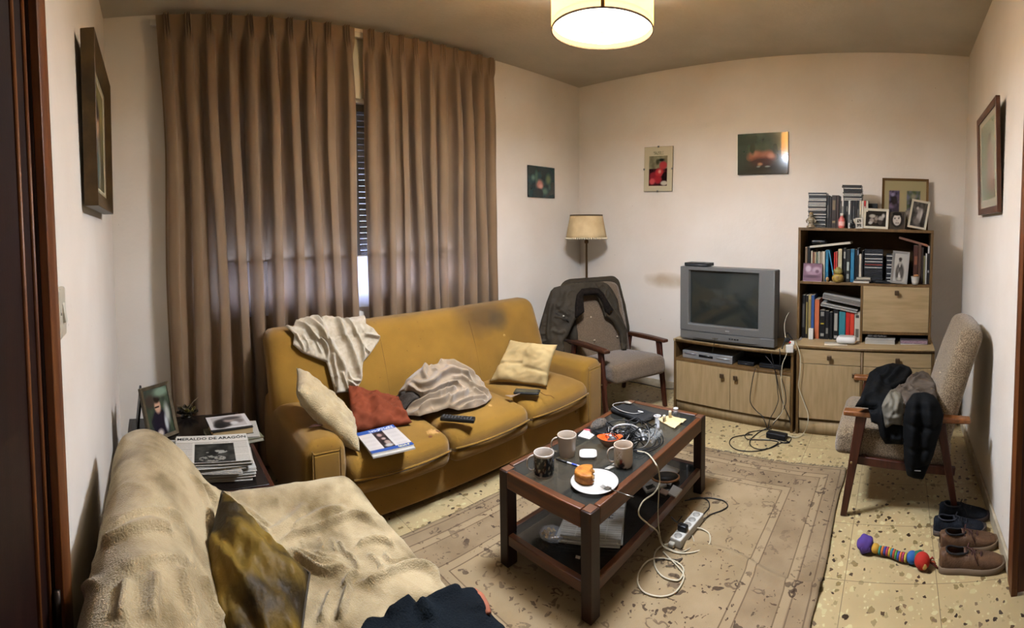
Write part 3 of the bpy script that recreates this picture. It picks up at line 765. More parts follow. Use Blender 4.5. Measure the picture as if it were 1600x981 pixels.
# --- wall unit: base cabinet
CX0, CX1, CY, CZ = -.722, .282, 3.385, .668
cab = thing('sideboard', 'veneered base cabinet with two drawers over doors right of the television', 'cabinet', (-.22, 3.6, 0))
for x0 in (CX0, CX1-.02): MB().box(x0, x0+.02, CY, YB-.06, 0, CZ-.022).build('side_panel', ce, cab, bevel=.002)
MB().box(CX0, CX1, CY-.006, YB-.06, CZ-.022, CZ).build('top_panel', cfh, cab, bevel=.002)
MB().box(CX0+.001, CX1-.001, CY-.0075, CY-.004, CZ-.024, CZ-.006).build('top_edge', ce, cab)
xm = (CX0+CX1)/2 - .02
MB().box(xm-.01, xm+.01, CY, CY+.4, .1, CZ-.022).build('divider', ce, cab)
MB().box(CX0+.02, CX1-.02, CY+.02, CY+.04, 0, .10).build('plinth', cf_, cab)
MB().box(CX0+.02, CX1-.02, CY+.02, YB-.08, .10, .12).build('bottom_panel', ce, cab)
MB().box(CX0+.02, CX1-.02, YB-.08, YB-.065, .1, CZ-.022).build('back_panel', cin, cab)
for k, (a, b_) in enumerate(((CX0+.023, xm-.012), (xm+.012, CX1-.023))):
    d = MB().box(a, b_, CY-.001, CY+.017, .535, CZ-.028).build('drawer', cfh, cab, bevel=.0015); knob(((a+b_)/2, CY, .59), Matrix(), d)
    d = MB().box(a, b_, CY-.001, CY+.017, .125, .531).build('door', cf_, cab, bevel=.0015); knob((b_-.04 if k == 0 else a+.04, CY, .47), Matrix(), d)
# --- hutch with shelves
HY = 3.55; HB = 3.86; HZ = 1.528; CYB = CZ
hut = thing('bookcase', 'open veneered bookcase with a drop front standing on the sideboard', 'bookcase', (-.22, 3.7, CZ))
HX0, HX1 = CX0-.04, CX1-.01
HX0, HX1 = -.760, .262
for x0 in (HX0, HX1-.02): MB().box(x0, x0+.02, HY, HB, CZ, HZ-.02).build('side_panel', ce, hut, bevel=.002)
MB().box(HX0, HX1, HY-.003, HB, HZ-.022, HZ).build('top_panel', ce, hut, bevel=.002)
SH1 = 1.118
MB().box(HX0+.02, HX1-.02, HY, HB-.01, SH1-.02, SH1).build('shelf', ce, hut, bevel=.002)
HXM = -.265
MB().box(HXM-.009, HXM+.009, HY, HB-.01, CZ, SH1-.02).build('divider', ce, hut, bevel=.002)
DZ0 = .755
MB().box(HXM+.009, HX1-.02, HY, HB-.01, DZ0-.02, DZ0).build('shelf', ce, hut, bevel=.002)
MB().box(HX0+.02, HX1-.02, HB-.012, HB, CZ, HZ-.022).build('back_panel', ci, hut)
d = MB().box(HXM+.011, HX1-.021, HY-.004, HY+.014, DZ0+.001, SH1-.021).build('drop_front', cfh, hut, bevel=.0015)
knob(((HXM+HX1)/2, HY-.004, 1.055), Matrix(), d)

# ================================================================ television
tv = thing('crt_television', 'large silver grey tube television standing on the low cabinet', 'television', (-1.27, 3.62, ZT))
MT = T(-1.297, 3.415, ZT, R(-3.2))
tg = mat('silver tv plastic', '6b6a67', .42, '62615e', 300, metal=.35, spec=.4)
tgd = mat('dark tv plastic', '2b2b2d', .5, spec=.3)
def bezel(mb, W, H, z0, yf, dep, sw0, sw1, sh0, sh1):
    """front frame with a hole: outer box, inner opening from sw0..sw1, sh0..sh1"""
    o_ = [(-W/2, z0), (W/2, z0), (W/2, z0+H), (-W/2, z0+H)]; i_ = [(sw0, sh0), (sw1, sh0), (sw1, sh1), (sw0, sh1)]
    vs = [(x, yf, z) for x, z in o_] + [(x, yf-.0, z) for x, z in i_] + [(x*.97, yf+.035, (z-(sh0+sh1)/2)*.97+(sh0+sh1)/2) for x, z in i_] + [(x, yf+dep, z) for x, z in o_]
    fs = [(i, (i+1) % 4, (i+1) % 4+4, i+4) for i in range(4)] + [(i+4, (i+1) % 4+4, (i+1) % 4+8, i+8) for i in range(4)] + [(i, i+12, (i+1) % 4+12, (i+1) % 4) for i in range(4)]
    mb.add(vs, fs)
TW, TH = .80, .60
b = MB(MT); bezel(b, TW, .515, .085, 0, .09, -.325, .272, .140, .575)
b.build('bezel', tg, tv, bevel=.006)
# lower control strip, gently bowed
b = MB(MT); b.prism([(-.40, .018), (.40, .018), (.40, .086), (-.40, .086)], .004, .09); b.build('lower_panel', tg, tv, bevel=.006)
b = MB(MT)
b.grid(14, 2, lambda u, v: (-.29+.58*u, -.012*math.sin(u*PI)-.001, .035+.05*v)); b.grid(14, 1, lambda u, v: (-.29+.58*u, -.012*math.sin(u*PI)*(1-v)+.0, .035))
b.build('control_panel', tg, tv)
for k in range(4): MB(MT).cbox((.045+.022*k, -.013, .058), (.014, .006, .010)).build('control_button', plain('1a1a1a', .4), tv, bevel=.001)
b = MB(MT); b.box(.05, .20, -.004, .0, .036, .040); b.build('trim_strip', plain('9a9a98', .4, metal=.5), tv)
b = MB(MT); b.soft((.02, -.001, .112), (.035, .003, .008), .0014, 1); b.build('badge', plain('b0b0b0', .3, metal=.7), tv)
def scr(u, v):
    x = -.318+.583*u; z = .146+.423*v; bl = (1-(2*u-1)**2)*(1-(2*v-1)**2)
    return (x, .028-.020*bl, z)
MB(MT).grid(20, 16, scr).build('screen', mat('tv screen glass', '1e2220', .12, spec=.6, coat=.3), tv)
# tube housing behind
sec = [(.09, .40, .085+.0, .60), (.14, .395, .06, .598), (.24, .33, .05, .55), (.38, .22, .05, .44)]
vs = []; fs = []
for (y, hw, z0, z1) in sec: vs += [(-hw, y, z0), (hw, y, z0), (hw, y, z1), (-hw, y, z1)]
for j in range(3):
    for i in range(4): fs.append((j*4+i, j*4+(i+1) % 4, j*4+4+(i+1) % 4, j*4+4+i))
fs += [(3, 2, 1, 0), (12, 13, 14, 15)]
MB(MT).add(vs, fs).build('housing', tgd, tv, bevel=.01)
MB(MT).box(-.30, .30, .03, .33, .002, .03).build('foot', tgd, tv, bevel=.004)

# ================================================================ standing lamp
fl_ = thing('floor_lamp', 'unlit standing lamp with a pleated beige shade in the corner', 'floor lamp', (-2.775, 3.605, 0))
MF = T(-2.775, 3.605, 0)
brass = plain('6e5538', .35, metal=.8)
MB(MF).lathe([(.14, 0), (.14, .012), (.05, .03), (.015, .045), (.011, .06), (.011, .62), (.016, .63), (.016, .66), (.011, .68), (.013, .88), (.018, .9), (.012, .93), (.010, 1.36), (.02, 1.365), (.02, 1.39), (.008, 1.40), (.008, 1.62)], 20).build('pole', brass, fl_)
shb = mat('beige lamp shade', 'b8a37c', .8, 'ab956e', 12, bump=.1, bsc=100, spec=.2)
MB(MF).grid(96, 6, lambda u, v: ((.193-.040*v+.001*math.cos(u*96*PI))*math.cos(2*PI*u), (.193-.040*v+.001*math.cos(u*96*PI))*math.sin(2*PI*u), 1.415+.215*v), wrap=True).build('shade', shb, fl_, solid=.003)
MB(MF).lathe([(.155, 1.622), (.157, 1.622), (.157, 1.636), (.152, 1.636), (.152, 1.622), (.155, 1.622)], 48, cap=False).build('top_band', plain('4d3c26', .7), fl_)
b = MB(MF)
for i in range(56):
    a = 2*PI*i/56; b.ball((.194*math.cos(a), .194*math.sin(a), 1.412), .009, 6, 5)
b.build('bead_trim', plain('d8ccae', .6), fl_)
# ================================================================ fabrics: base surface, outline and folds
import numpy as np
RWI = RW.transposed()
def proj(p):
    w = RWI @ (Vector(p) - Vector((0, 0, HC)))
    return 800 + F*math.atan2(w.x, w.y), V0 - F*w.z/math.hypot(w.x, w.y)
def poly_dist(P, L, closed=False):
    """distance, side and way along of points P (n, 2) to polyline L"""
    L = np.array(L, float)
    if closed: L = np.vstack([L, L[:1]])
    best = np.full(len(P), 1e9); side = np.zeros(len(P)); along = np.zeros(len(P)); near = np.zeros_like(P); tot = 0
    for a, b in zip(L[:-1], L[1:]):
        d = b - a; l2 = max(d @ d, 1e-12); t = np.clip(((P - a) @ d) / l2, 0, 1); q = a + t[:, None]*d
        r = P - q; dd = np.hypot(r[:, 0], r[:, 1]); m = dd < best
        best = np.where(m, dd, best); side = np.where(m, np.sign(d[0]*r[:, 1] - d[1]*r[:, 0]), side)
        along = np.where(m, tot + t*math.sqrt(l2), along); near[m] = q[m]; tot += math.sqrt(l2)
    return best, side, along, tot, near
def inside_poly(P, L):
    L = np.array(L); ins = np.zeros(len(P), bool); n = len(L)
    for i in range(n):
        a, b = L[i], L[(i+1) % n]
        c = ((a[1] > P[:, 1]) != (b[1] > P[:, 1]))
        with np.errstate(divide='ignore', invalid='ignore'):
            x = (b[0]-a[0])*(P[:, 1]-a[1])/(b[1]-a[1]+1e-15) + a[0]
        ins ^= c & (P[:, 0] < x)
    return ins
class Sheet:
    def __init__(s, S, u0, u1, v0, v1):
        s.S = S; s.r = (u0, u1, v0, v1); s.tab = []
        for i in range(91):
            for j in range(91):
                u, v = u0 + (u1-u0)*i/90, v0 + (v1-v0)*j/90; p = S(u, v); x, y = proj(p); s.tab.append((x, y, u, v, (Vector(p)-Vector((0, 0, HC))).length))
        s.A = np.array(s.tab)
    def uv(s, px, py):
        d = np.hypot(s.A[:, 0]-px, s.A[:, 1]-py); k = np.where(d < d.min() + 4)[0]; k = k[np.argsort(s.A[k, 4] + d[k]*.01)][:1]
        b = s.A[k[0]]; u, v = b[2], b[3]; hu, hv = (s.r[1]-s.r[0])/90, (s.r[3]-s.r[2])/90
        for _ in range(7):
            best = None
            for du in (-1, 0, 1):
                for dv in (-1, 0, 1):
                    x, y = proj(s.S(u+du*hu, v+dv*hv)); e = math.hypot(x-px, y-py)
                    if best is None or e < best[0]: best = (e, u+du*hu, v+dv*hv)
            u, v = best[1], best[2]; hu *= .55; hv *= .55
        return (u, v)
    def line(s, pts): return [s.uv(*p) for p in pts]
def fabric(name, sh, step, m, outline=None, ridges=(), extra=None, h0=.008, edge=.014, parent=None, wr=.006, wsc=9, sub=0, crease=.0, warp=.006, rw=1.0, ra=1.0):
    """ridges: (polyline in u, v, width, height, kind)"""
    u0, u1, v0, v1 = sh.r; nu = int((u1-u0)/step); nv = int((v1-v0)/step)
    U, V = np.meshgrid(np.linspace(u0, u1, nu+1), np.linspace(v0, v1, nv+1)); P = np.stack([U.ravel(), V.ravel()], 1)
    keep = np.ones(len(P), bool); taper = np.ones(len(P))
    if outline is not None:
        d, _, _, _, near = poly_dist(P, outline, True); ins = inside_poly(P, outline)
        mv = (~ins) & (d < step*1.5); P[mv] = near[mv]; keep = ins | mv
        dd = np.where(ins, d, 0); t = np.clip(dd/edge, 0, 1); taper = np.sqrt(t*(2-t))
    Hh = np.full(len(P), h0)
    W = np.array([[nz3(p[0]*wsc, p[1]*wsc, 3.1), nz3(p[0]*wsc, p[1]*wsc, 8.3)] for p in P]) * warp
    ridges = [([(q.x, q.y) for q in smooth_path([(a_, b_, 0) for a_, b_ in L], 5)], w*rw, a*ra, k) for L, w, a, k in ridges]
    PW = P + W
    Rp = np.zeros(len(P)); Rn = np.zeros(len(P))
    for (L, w, a, kind) in ridges:
        LA = np.array(L); pad = w*(9 if kind in ('over', 'under') else 3.2)
        near_ = np.where((PW[:, 0] > LA[:, 0].min()-pad) & (PW[:, 0] < LA[:, 0].max()+pad) & (PW[:, 1] > LA[:, 1].min()-pad) & (PW[:, 1] < LA[:, 1].max()+pad))[0]
        if not len(near_): continue
        d, sd, al, tot, _ = poly_dist(PW[near_], L)
        fade = np.clip(np.minimum(al, tot-al)/(.15*tot+1e-6), 0, 1); fade = fade*fade*(3-2*fade)*.85 + .15
        endd = fade
        if kind == 'roll':
            g_ = a*endd*np.exp(-(d/w)**2)
            if a > 0: Rp[near_] += g_**2
            else: Rn[near_] += g_
        elif kind == 'sharp': Rp[near_] += (a*endd*np.exp(-np.abs(d/w)**1.1))**2
        elif kind == 'over': Rp[near_] += (a*endd*np.exp(-(d/w)**2*np.where(sd > 0, .12, 3.0)))**2     # a flap with one steep side
        elif kind == 'under': Rp[near_] += (a*endd*np.exp(-(d/w)**2*np.where(sd < 0, .12, 3.0)))**2
    Hh += np.sqrt(Rp) + Rn
    n1 = np.array([fbm(p[0]*wsc, p[1]*wsc, 1.7) for p in P])
    Hh += wr*n1
    if crease:
        n2 = np.array([abs(nz3(p[0]*wsc*1.3+.6*nz3(p[1]*5, p[0]*5, 2), p[1]*wsc*1.3, 5.5)) for p in P]); Hh += crease*(1 - np.clip(n2*3.2, 0, 1))**2
    if extra: Hh += np.array([extra(*p) for p in P])
    Hh = np.maximum(Hh, .004)*taper + .001
    e = 1e-3; vs = []
    idx = -np.ones(len(P), int); k = 0
    fs = []
    for j in range(nv):
        for i in range(nu):
            q = [j*(nu+1)+i, j*(nu+1)+i+1, (j+1)*(nu+1)+i+1, (j+1)*(nu+1)+i]
            if all(keep[x] for x in q): fs.append(q)
    used = sorted(set(x for f in fs for x in f))
    for x in used:
        u, v = P[x]; a = Vector(sh.S(u, v)); du = Vector(sh.S(u+e, v)) - a; dv = Vector(sh.S(u, v+e)) - a; nn = du.cross(dv).normalized()
        idx[x] = k; k += 1; vs.append(a + nn*Hh[x])
    b = MB(); b.add(vs, [tuple(int(idx[x]) for x in f) for f in fs])
    o = b.build(name, m, parent, weld=False)
    if sub: md = o.modifiers.new('subdivision', 'SUBSURF'); md.levels = md.render_levels = sub
    return o
nz3 = lambda x, y, z: noise.noise(Vector((x, y, z)))
fleece = mat('beige blanket pile', 'b5a27c', .95, '6f5c39', 7, bump=.6, bsc=210, spec=.1, sheen=.2, det=12, lo=.40, hi=.68)
cream = mat('cream knitted throw', 'cdbfa6', .95, 'b9a98d', 30, bump=.8, bsc=260, spec=.1, sheen=.2)
taupe = mat('taupe fleece', 'a08c73', .95, '8c7960', 9, bump=.4, bsc=300, spec=.1, sheen=.3)
# --- plush blanket over the armchair beside the camera
prof = smooth_path([(-.172, .30, 0), (-.172, .52, 0), (-.165, .68, 0), (-.13, .77, 0), (-.06, .80, 0), (.015, .77, 0), (.09, .69, 0), (.17, .57, 0), (.25, .505, 0), (.38, .48, 0), (.56, .475, 0), (.71, .465, 0), (.785, .43, 0), (.815, .35, 0), (.825, .24, 0), (.83, .12, 0)], 8)
sl = [0]
for a, b_ in zip(prof[:-1], prof[1:]): sl.append(sl[-1] + (b_-a).length)
def prof_at(s):
    s = max(0, min(sl[-1]-1e-6, s)); lo, hi = 0, len(sl)-1
    while hi - lo > 1:
        mid = (lo+hi)//2
        if sl[mid] <= s: lo = mid
        else: hi = mid
    return prof[lo].lerp(prof[hi], (s-sl[lo])/(sl[hi]-sl[lo]+1e-9))
BXL = -1.80
def S_bl(u, s):
    p = prof_at(s); y, z = p.x, p.y
    z += .055*math.exp(-((u+1.73)/.12)**2)*max(0, min(1, (y-.12)/.2))*max(0, min(1, (.80-y)/.08)) if y > .12 else 0
    y += -.035*max(0, u+1.4)*(s < .9)
    x = u
    if u < BXL + .05:                      # over the far side and down
        t = BXL + .05 - u; r = .06
        if t < r*PI/2: x = BXL + .05 - r*math.sin(t/r); dz = r*(1-math.cos(t/r))
        else: x = BXL + .05 - r - .03*(t - r*PI/2); dz = r + (t - r*PI/2)
        z -= dz
        z = max(z, .05 + .02*s)
    return (x, y, z)
shb_ = Sheet(S_bl, -2.05, -.60, 0, sl[-1])
RB = []
def rb(pts, w, a, kind='roll'): RB.append((shb_.line(pts), w, a, kind))
rb([(176, 846), (210, 816), (241, 807), (263, 809), (284, 830)], .014, .016, 'roll')
rb([(163, 868), (186, 852), (210, 840), (241, 833), (266, 842)], .014, .020, 'over')
rb([(287, 741), (312, 781), (324, 827), (330, 855)], .016, .016)
rb([(306, 757), (330, 790), (338, 826)], .013, .022)
rb([(240, 905), (236, 940), (233, 985)], .014, .017)
rb([(272, 895), (283, 940), (296, 985)], .014, .017)
rb([(306, 905), (320, 950), (338, 985)], .014, .016)
rb([(172, 925), (164, 955), (158, 985)], .014, .012)
rb([(200, 915), (196, 950), (194, 985)], .014, .014)
rb([(195, 907), (220, 892), (253, 882), (290, 890)], .014, .012, 'over')
rb([(440, 850), (467, 842), (493, 837), (528, 820), (557, 813), (592, 832)], .012, .026)
rb([(452, 836), (480, 818), (512, 802), (545, 800)], .018, .014)
rb([(404, 845), (430, 835), (462, 812), (480, 790)], .022, .016)
rb([(435, 882), (461, 877), (480, 890), (498, 903), (520, 906), (550, 896)], .010, .026)
rb([(440, 872), (462, 868), (484, 876), (500, 884), (530, 884)], .009, .014)
rb([(528, 850), (541, 872), (554, 882), (562, 903)], .009, .015)
rb([(556, 860), (578, 853), (600, 855), (618, 866)], .010, .020)
rb([(562, 919), (578, 919), (600, 911), (626, 898), (647, 893), (668, 901), (686, 922)], .011, .022, 'roll')
rb([(546, 925), (538, 955), (530, 985)], .012, .024)
rb([(520, 930), (510, 955), (502, 985)], .012, .018)
rb([(562, 905), (545, 912), (538, 930)], .010, .018)
rb([(494, 868), (508, 876), (530, 877)], .008, .010)
rb([(518, 846), (528, 870)], .007, .008)
rb([(500, 846), (506, 866)], .007, .007)
rb([(470, 848), (478, 868)], .007, .006)
rb([(352, 782), (373, 803), (404, 833), (424, 856)], .016, .022)
rb([(372, 792), (395, 808), (425, 832)], .012, .010)
rb([(600, 870), (615, 885), (640, 880)], .012, .010)
rb([(575, 872), (590, 885), (600, 900)], .012, .010)
rb([(420, 900), (450, 905), (480, 925)], .012, .018)
for k in range(9):   # hanging folds on the front and the far side
    x = -1.66 + k*.13; RB.append(([(x, 1.62), (x + .02*math.sin(k*2), 1.78), (x+.03, 2.0)], .025, .022, 'roll'))
bl = fabric('blanket', shb_, .0055, fleece, None, RB, h0=.012, wr=.003, wsc=6, crease=.0035, ra=1.25, rw=.85, warp=.004)
tag(bl, 'thick beige plush blanket covering the armchair beside the left wall', 'blanket')
# --- cream throw over the sofa back
def S_tb(y, s):
    """s runs up the front of the backrest and over its top"""
    s1 = .875; 
    if s < s1:
        k = (s - .30)/.60; return (-2.525 - .20*k + .034*math.sin(max(0, min(1, k))*PI), y, s)
    r = .085; a = (s - s1)/r; x0 = S_tb(y, s1-1e-6)[0]
    if a < 2.6: return (x0 - r*(1-math.cos(a)), y, s1 + r*math.sin(a)*.85)
    p = S_tb(y, s1 + 2.6*r - 1e-6); return (p[0], y, p[2] - (a-2.6)*r)
sht = Sheet(lambda u, v: S_tb(u, v), .70, 1.62, .45, 1.10)
cx4 = lambda pts: [(400 + a/3.27, 450 + b/3.27) for a, b in pts]
ot = sht.line(cx4([(145, 195), (160, 205), (195, 240), (190, 290), (235, 330), (270, 345), (360, 380), (385, 470), (405, 540), (470, 530), (500, 545), (540, 470), (545, 380), (580, 340), (625, 275), (635, 252), (600, 205), (560, 185)])) + [(1.36, 1.06), (1.22, 1.09), (1.05, 1.08), (.90, 1.03), (.83, .98)]
RT = []
def rt_(pts, w, a, kind='roll'): RT.append((sht.line(cx4(pts)), w, a, kind))
rt_([(235, 165), (310, 190), (350, 250), (385, 310), (430, 390), (455, 455)], .024, .030)
rt_([(150, 195), (220, 200), (290, 240), (345, 290), (362, 370)], .010, .026)
rt_([(190, 185), (260, 190), (330, 225), (375, 300)], .010, .022)
rt_([(440, 150), (500, 220), (535, 300), (540, 390)], .012, .020)
rt_([(400, 150), (440, 230), (480, 310), (510, 400), (535, 470)], .020, .026)
rt_([(545, 240), (590, 250), (632, 254)], .010, .020)
rt_([(530, 290), (560, 320), (580, 330)], .008, .016)
rt_([(380, 320), (395, 400), (410, 480), (410, 530)], .011, .020)
rt_([(425, 420), (450, 480), (465, 525)], .008, .018)
rt_([(460, 415), (480, 465), (530, 470)], .009, .016)
rt_([(460, 470), (500, 500), (500, 540)], .010, .018)
rt_([(240, 240), (262, 300), (250, 330)], .007, .012)
rt_([(295, 250), (310, 300), (330, 340)], .007, .012)
rt_([(195, 230), (225, 280), (240, 325)], .008, .014)
rt_([(320, 160), (400, 180), (440, 200)], .03, .018)
th = fabric('throw_blanket', sht, .0052, cream, ot, RT, h0=.012, edge=.010, wr=.006, wsc=13, crease=.006, sub=1, ra=1.75, rw=.85)
tag(th, 'cream knitted throw hanging over the top of the mustard sofa back', 'throw')
# --- crumpled fleece with a grey knit on the seat
def mound(x, y):
    a = .185*math.exp(-((y-1.66)/.17)**2 - ((x+2.47)/.12)**2) + .13*math.exp(-((y-1.86)/.13)**2 - ((x+2.43)/.12)**2) + .10*math.exp(-((y-1.50)/.12)**2 - ((x+2.45)/.12)**2) + .05*math.exp(-((y-1.62)/.2)**2 - ((x+2.28)/.08)**2)
    return a
def S_hp(x, y): return (x, y, .438 + mound(x, y))
shh = Sheet(S_hp, -2.62, -2.08, 1.24, 2.12)
cx5 = lambda pts: [(600 + a/3.27, 450 + b/3.27) for a, b in pts]
oh = shh.line(cx5([(100, 650), (180, 655), (270, 632), (330, 612), (380, 625), (470, 610), (520, 590), (552, 560), (520, 520)])) + [(-2.50, 2.00), (-2.575, 1.92), (-2.60, 1.75), (-2.60, 1.55), (-2.53, 1.42)] + shh.line(cx5([(110, 530), (190, 560), (130, 610)]))
RH = []
def rh(pts, w, a, kind='roll'): RH.append((shh.line(cx5(pts)), w, a, kind))
rh([(150, 480), (190, 500), (240, 480), (290, 440), (340, 430), (410, 450), (450, 490)], .014, .024)
rh([(130, 500), (170, 540), (220, 550), (280, 520), (340, 500), (400, 515)], .012, .026)
rh([(215, 400), (200, 440), (215, 480)], .014, .016)
rh([(240, 420), (260, 440), (240, 480)], .010, .014)
rh([(120, 630), (180, 600), (240, 570), (310, 545), (370, 520)], .012, .022)
rh([(180, 645), (230, 605), (290, 590), (340, 560)], .011, .020)
rh([(330, 600), (350, 570), (400, 555), (420, 530)], .011, .020)
rh([(350, 612), (420, 585), (470, 575), (530, 570)], .010, .018)
rh([(400, 620), (450, 600), (520, 590)], .010, .012)
rh([(270, 390), (330, 400), (420, 430), (460, 470)], .012, .016)
rh([(300, 415), (360, 420), (420, 460)], .009, .014)
rh([(420, 480), (460, 520), (530, 555)], .013, .020)
rh([(440, 520), (480, 550), (510, 560)], .009, .014)
rh([(340, 470), (380, 460), (430, 490)], .010, .014)
hp = fabric('fleece_blanket', shh, .0055, taupe, oh, RH, h0=.012, edge=.012, wr=.006, wsc=12, crease=.009, sub=1, ra=2.1, rw=.85)
tag(hp, 'taupe fleece blanket crumpled in a heap on the middle seat of the sofa', 'blanket')
gk = mat('dark grey knit', '4d453d', .95, '39332d', 160, bump=.9, bsc=220, spec=.1)
og = shh.line(cx5([(22, 550), (45, 490), (85, 470), (150, 500), (205, 560), (150, 605), (98, 645), (60, 610), (30, 570)]))
kn = fabric('knitted_scarf', Sheet(lambda x, y: (x, y, .440 + .6*mound(x, y) + .055*math.exp(-((y-1.42)/.07)**2 - ((x+2.36)/.10)**2)), -2.62, -2.08, 1.24, 2.12), .0055, gk, og,
            [(shh.line(cx5([(30, 540), (70, 520), (110, 545)])), .015, .02, 'roll'), (shh.line(cx5([(60, 600), (100, 580), (160, 575)])), .015, .02, 'roll')], h0=.014, wr=.006, sub=1)
tag(kn, 'dark grey knitted scarf end poking out beside the crumpled taupe blanket', 'scarf')
# ================================================================ cushions, coats and other soft things
def pillow(name, m, P4, th, parent=None, n=34, wr=.010, seed=0, pinch=.05, wsc=9, fold=None, piping=None):
    """square pillow between four corner points (p00, p10, p11, p01)"""
    a, b_, c, d = [Vector(p) for p in P4]; nn = ((c-a).cross(d-b_)).normalized()
    vs = []; fs = []; idx = {}
    def pos(i, j, sd):
        u, v = 2*i/n-1, 2*j/n-1
        # edges drawn in between the corners
        uu = u*(1 - pinch*(1-v*v)); vv = v*(1 - pinch*(1-u*u))
        s, t = (uu+1)/2, (vv+1)/2
        q = a*(1-s)*(1-t) + b_*s*(1-t) + c*s*t + d*(1-s)*t
        e = max(0, (1-abs(u)**2.4)*(1-abs(v)**2.4))
        h = th/2 * e**.42
        w = wr*fbm(s*wsc, t*wsc, seed + sd*3) * min(1, e*3) + .35*wr*math.sin(14*(abs(u)+abs(v)) + 5*nz3(s*3, t*3, seed))*(1-e)*min(1, e*6)
        if fold: w += fold(s, t)*min(1, e*4)
        return q + nn*sd*(h + w) + nn*(.012*nz3(s*2, t*2, seed+9))
    for sd in (1, -1):
        for j in range(n+1):
            for i in range(n+1):
                rim = i in (0, n) or j in (0, n); key = (i, j) if rim else (i, j, sd)
                if key not in idx: idx[key] = len(vs); vs.append(pos(i, j, 0 if rim else sd))
    g = lambda i, j, sd: idx[(i, j)] if (i in (0, n) or j in (0, n)) else idx[(i, j, sd)]
    for sd in (1, -1):
        for j in range(n):
            for i in range(n):
                q = (g(i, j, sd), g(i+1, j, sd), g(i+1, j+1, sd), g(i, j+1, sd)); fs.append(q if sd > 0 else q[::-1])
    o = MB().add(vs, fs).build(name, m, parent, weld=False)
    if piping:
        rim = [g(i, 0, 1) for i in range(n)] + [g(n, j, 1) for j in range(n)] + [g(i, n, 1) for i in range(n, 0, -1)] + [g(0, j, 1) for j in range(n, 0, -1)]
        MB().tube([vs[k] for k in rim], .004, 6, closed=True).build('piping', piping, o)
    return o
wool = mat('cream fleece cushion', 'c0ab82', .95, 'a9956e', 14, bump=.9, bsc=180, spec=.1, sheen=.2)
o = pillow('cushion', wool, [(-2.10, .955, .43), (-2.25, .69, .735), (-2.52, .77, .77), (-2.40, 1.05, .45)], .13, seed=2, wr=.012, pinch=.06)
tag(o, 'cream woolly cushion leaning against the left arm of the mustard sofa', 'cushion')
terra = mat('terracotta cloth', '7a3a22', .85, '65301b', 6, bump=.2, bsc=200, spec=.15)
o = pillow('cushion', terra, [(-2.30, .985, .45), (-2.235, 1.34, .45), (-2.50, 1.40, .50), (-2.57, 1.10, .61)], .10, seed=7, wr=.022, wsc=5, pinch=.05, fold=lambda s, t: .018*math.exp(-((s+t-1.05)/.05)**2) + .012*math.exp(-((s-t-.15)/.04)**2) - .01*math.exp(-((s-.35)/.06)**2))
tag(o, 'crumpled terracotta cushion lying behind the blue and white magazine', 'cushion')
beige = mat('beige cushion cloth', 'b59c6c', .9, '9c8458', 5, bump=.2, bsc=250, spec=.1)
o = pillow('cushion', beige, [(-2.50, 2.13, .445), (-2.14, 2.335, .445), (-2.17, 2.48, .70), (-2.53, 2.36, .70)], .11, seed=4, wr=.012, wsc=6, pinch=.07, fold=lambda s, t: -.022*math.exp(-((t-.40-.1*s)/.035)**2)*(s < .5) - .018*math.exp(-((t-.36+.2*(s-.6))/.03)**2)*(s > .55) + .01*math.sin(s*7+t*4))
tag(o, 'plain beige square cushion leaning against the right arm of the mustard sofa', 'cushion')
olive = mat('olive gold velvet', '6e561c', .6, '2b1f08', 5, bump=.3, bsc=60, spec=.2, sheen=.0, lo=.42, hi=.58)
o = pillow('cushion', olive, [(-1.50, .195, .70), (-1.16, .045, .56), (-.84, .22, .52), (-1.20, .385, .60)], .19, seed=11, wr=.020, wsc=5, pinch=.04, piping=plain('2f240e', .7), fold=lambda s, t: .016*math.sin(s*22 + 4*t) * t + .02*math.exp(-((s-.45-.3*t)/.05)**2))
tag(o, 'shiny olive gold velvet cushion with piping on the blanket covered armchair', 'cushion')
# ---------------------------------------------------------------- coat over the corner armchair
MC1 = T(*CH1, CH1R) @ T(0, -.285, .655, 0, R(17))
def S_ct(x, z):
    y = .150 - .9*max(0, abs(x + .03) - .24)**1.6 - .03*max(0, -.1-z)
    if z > .36: y -= (z-.36)*.9
    return tuple(MC1 @ Vector((-x, y, z)))
shc = Sheet(S_ct, -.62, .50, -.45, .44)
c4b = lambda pts: [(830 + a/4.459, 430 + b/4.459) for a, b in pts]
coatm = mat('olive brown coat cloth', '2b241a', .75, '352d20', 5, bump=.25, bsc=120, spec=.25)
furm = mat('dark coat collar', '14100d', .95, '1f1813', 60, bump=.8, bsc=160, spec=.1)
coat = thing('coat', 'dark olive winter coat draped around the back of the corner armchair', 'coat', tuple(MC1 @ Vector((0, 0, .2))))
oc = shc.line(c4b([(25, 492), (45, 410), (70, 310), (105, 190), (135, 110), (160, 85), (250, 62), (380, 47), (500, 45), (535, 65), (565, 105), (600, 170), (612, 250), (640, 320), (665, 385), (660, 530), (628, 520), (612, 400), (565, 320), (510, 285), (498, 235), (465, 160), (440, 140), (350, 145), (352, 200), (355, 260), (300, 320), (255, 420), (225, 460), (232, 530), (200, 560), (100, 540)]))
RC = []
def rc(pts, w, a, kind='roll'): RC.append((shc.line(c4b(pts)), w, a, kind))
rc([(150, 180), (125, 280), (120, 380), (125, 490)], .016, .030)
rc([(95, 260), (75, 350), (55, 450)], .022, .022)
rc([(170, 190), (220, 250), (270, 290)], .014, .012)
rc([(160, 290), (200, 300), (250, 325)], .008, .014, 'over')
rc([(230, 100), (200, 180), (210, 240)], .02, .014)
rc([(140, 380), (200, 400), (240, 380)], .016, .012)
rc([(60, 400), (90, 410), (120, 400)], .010, .014)
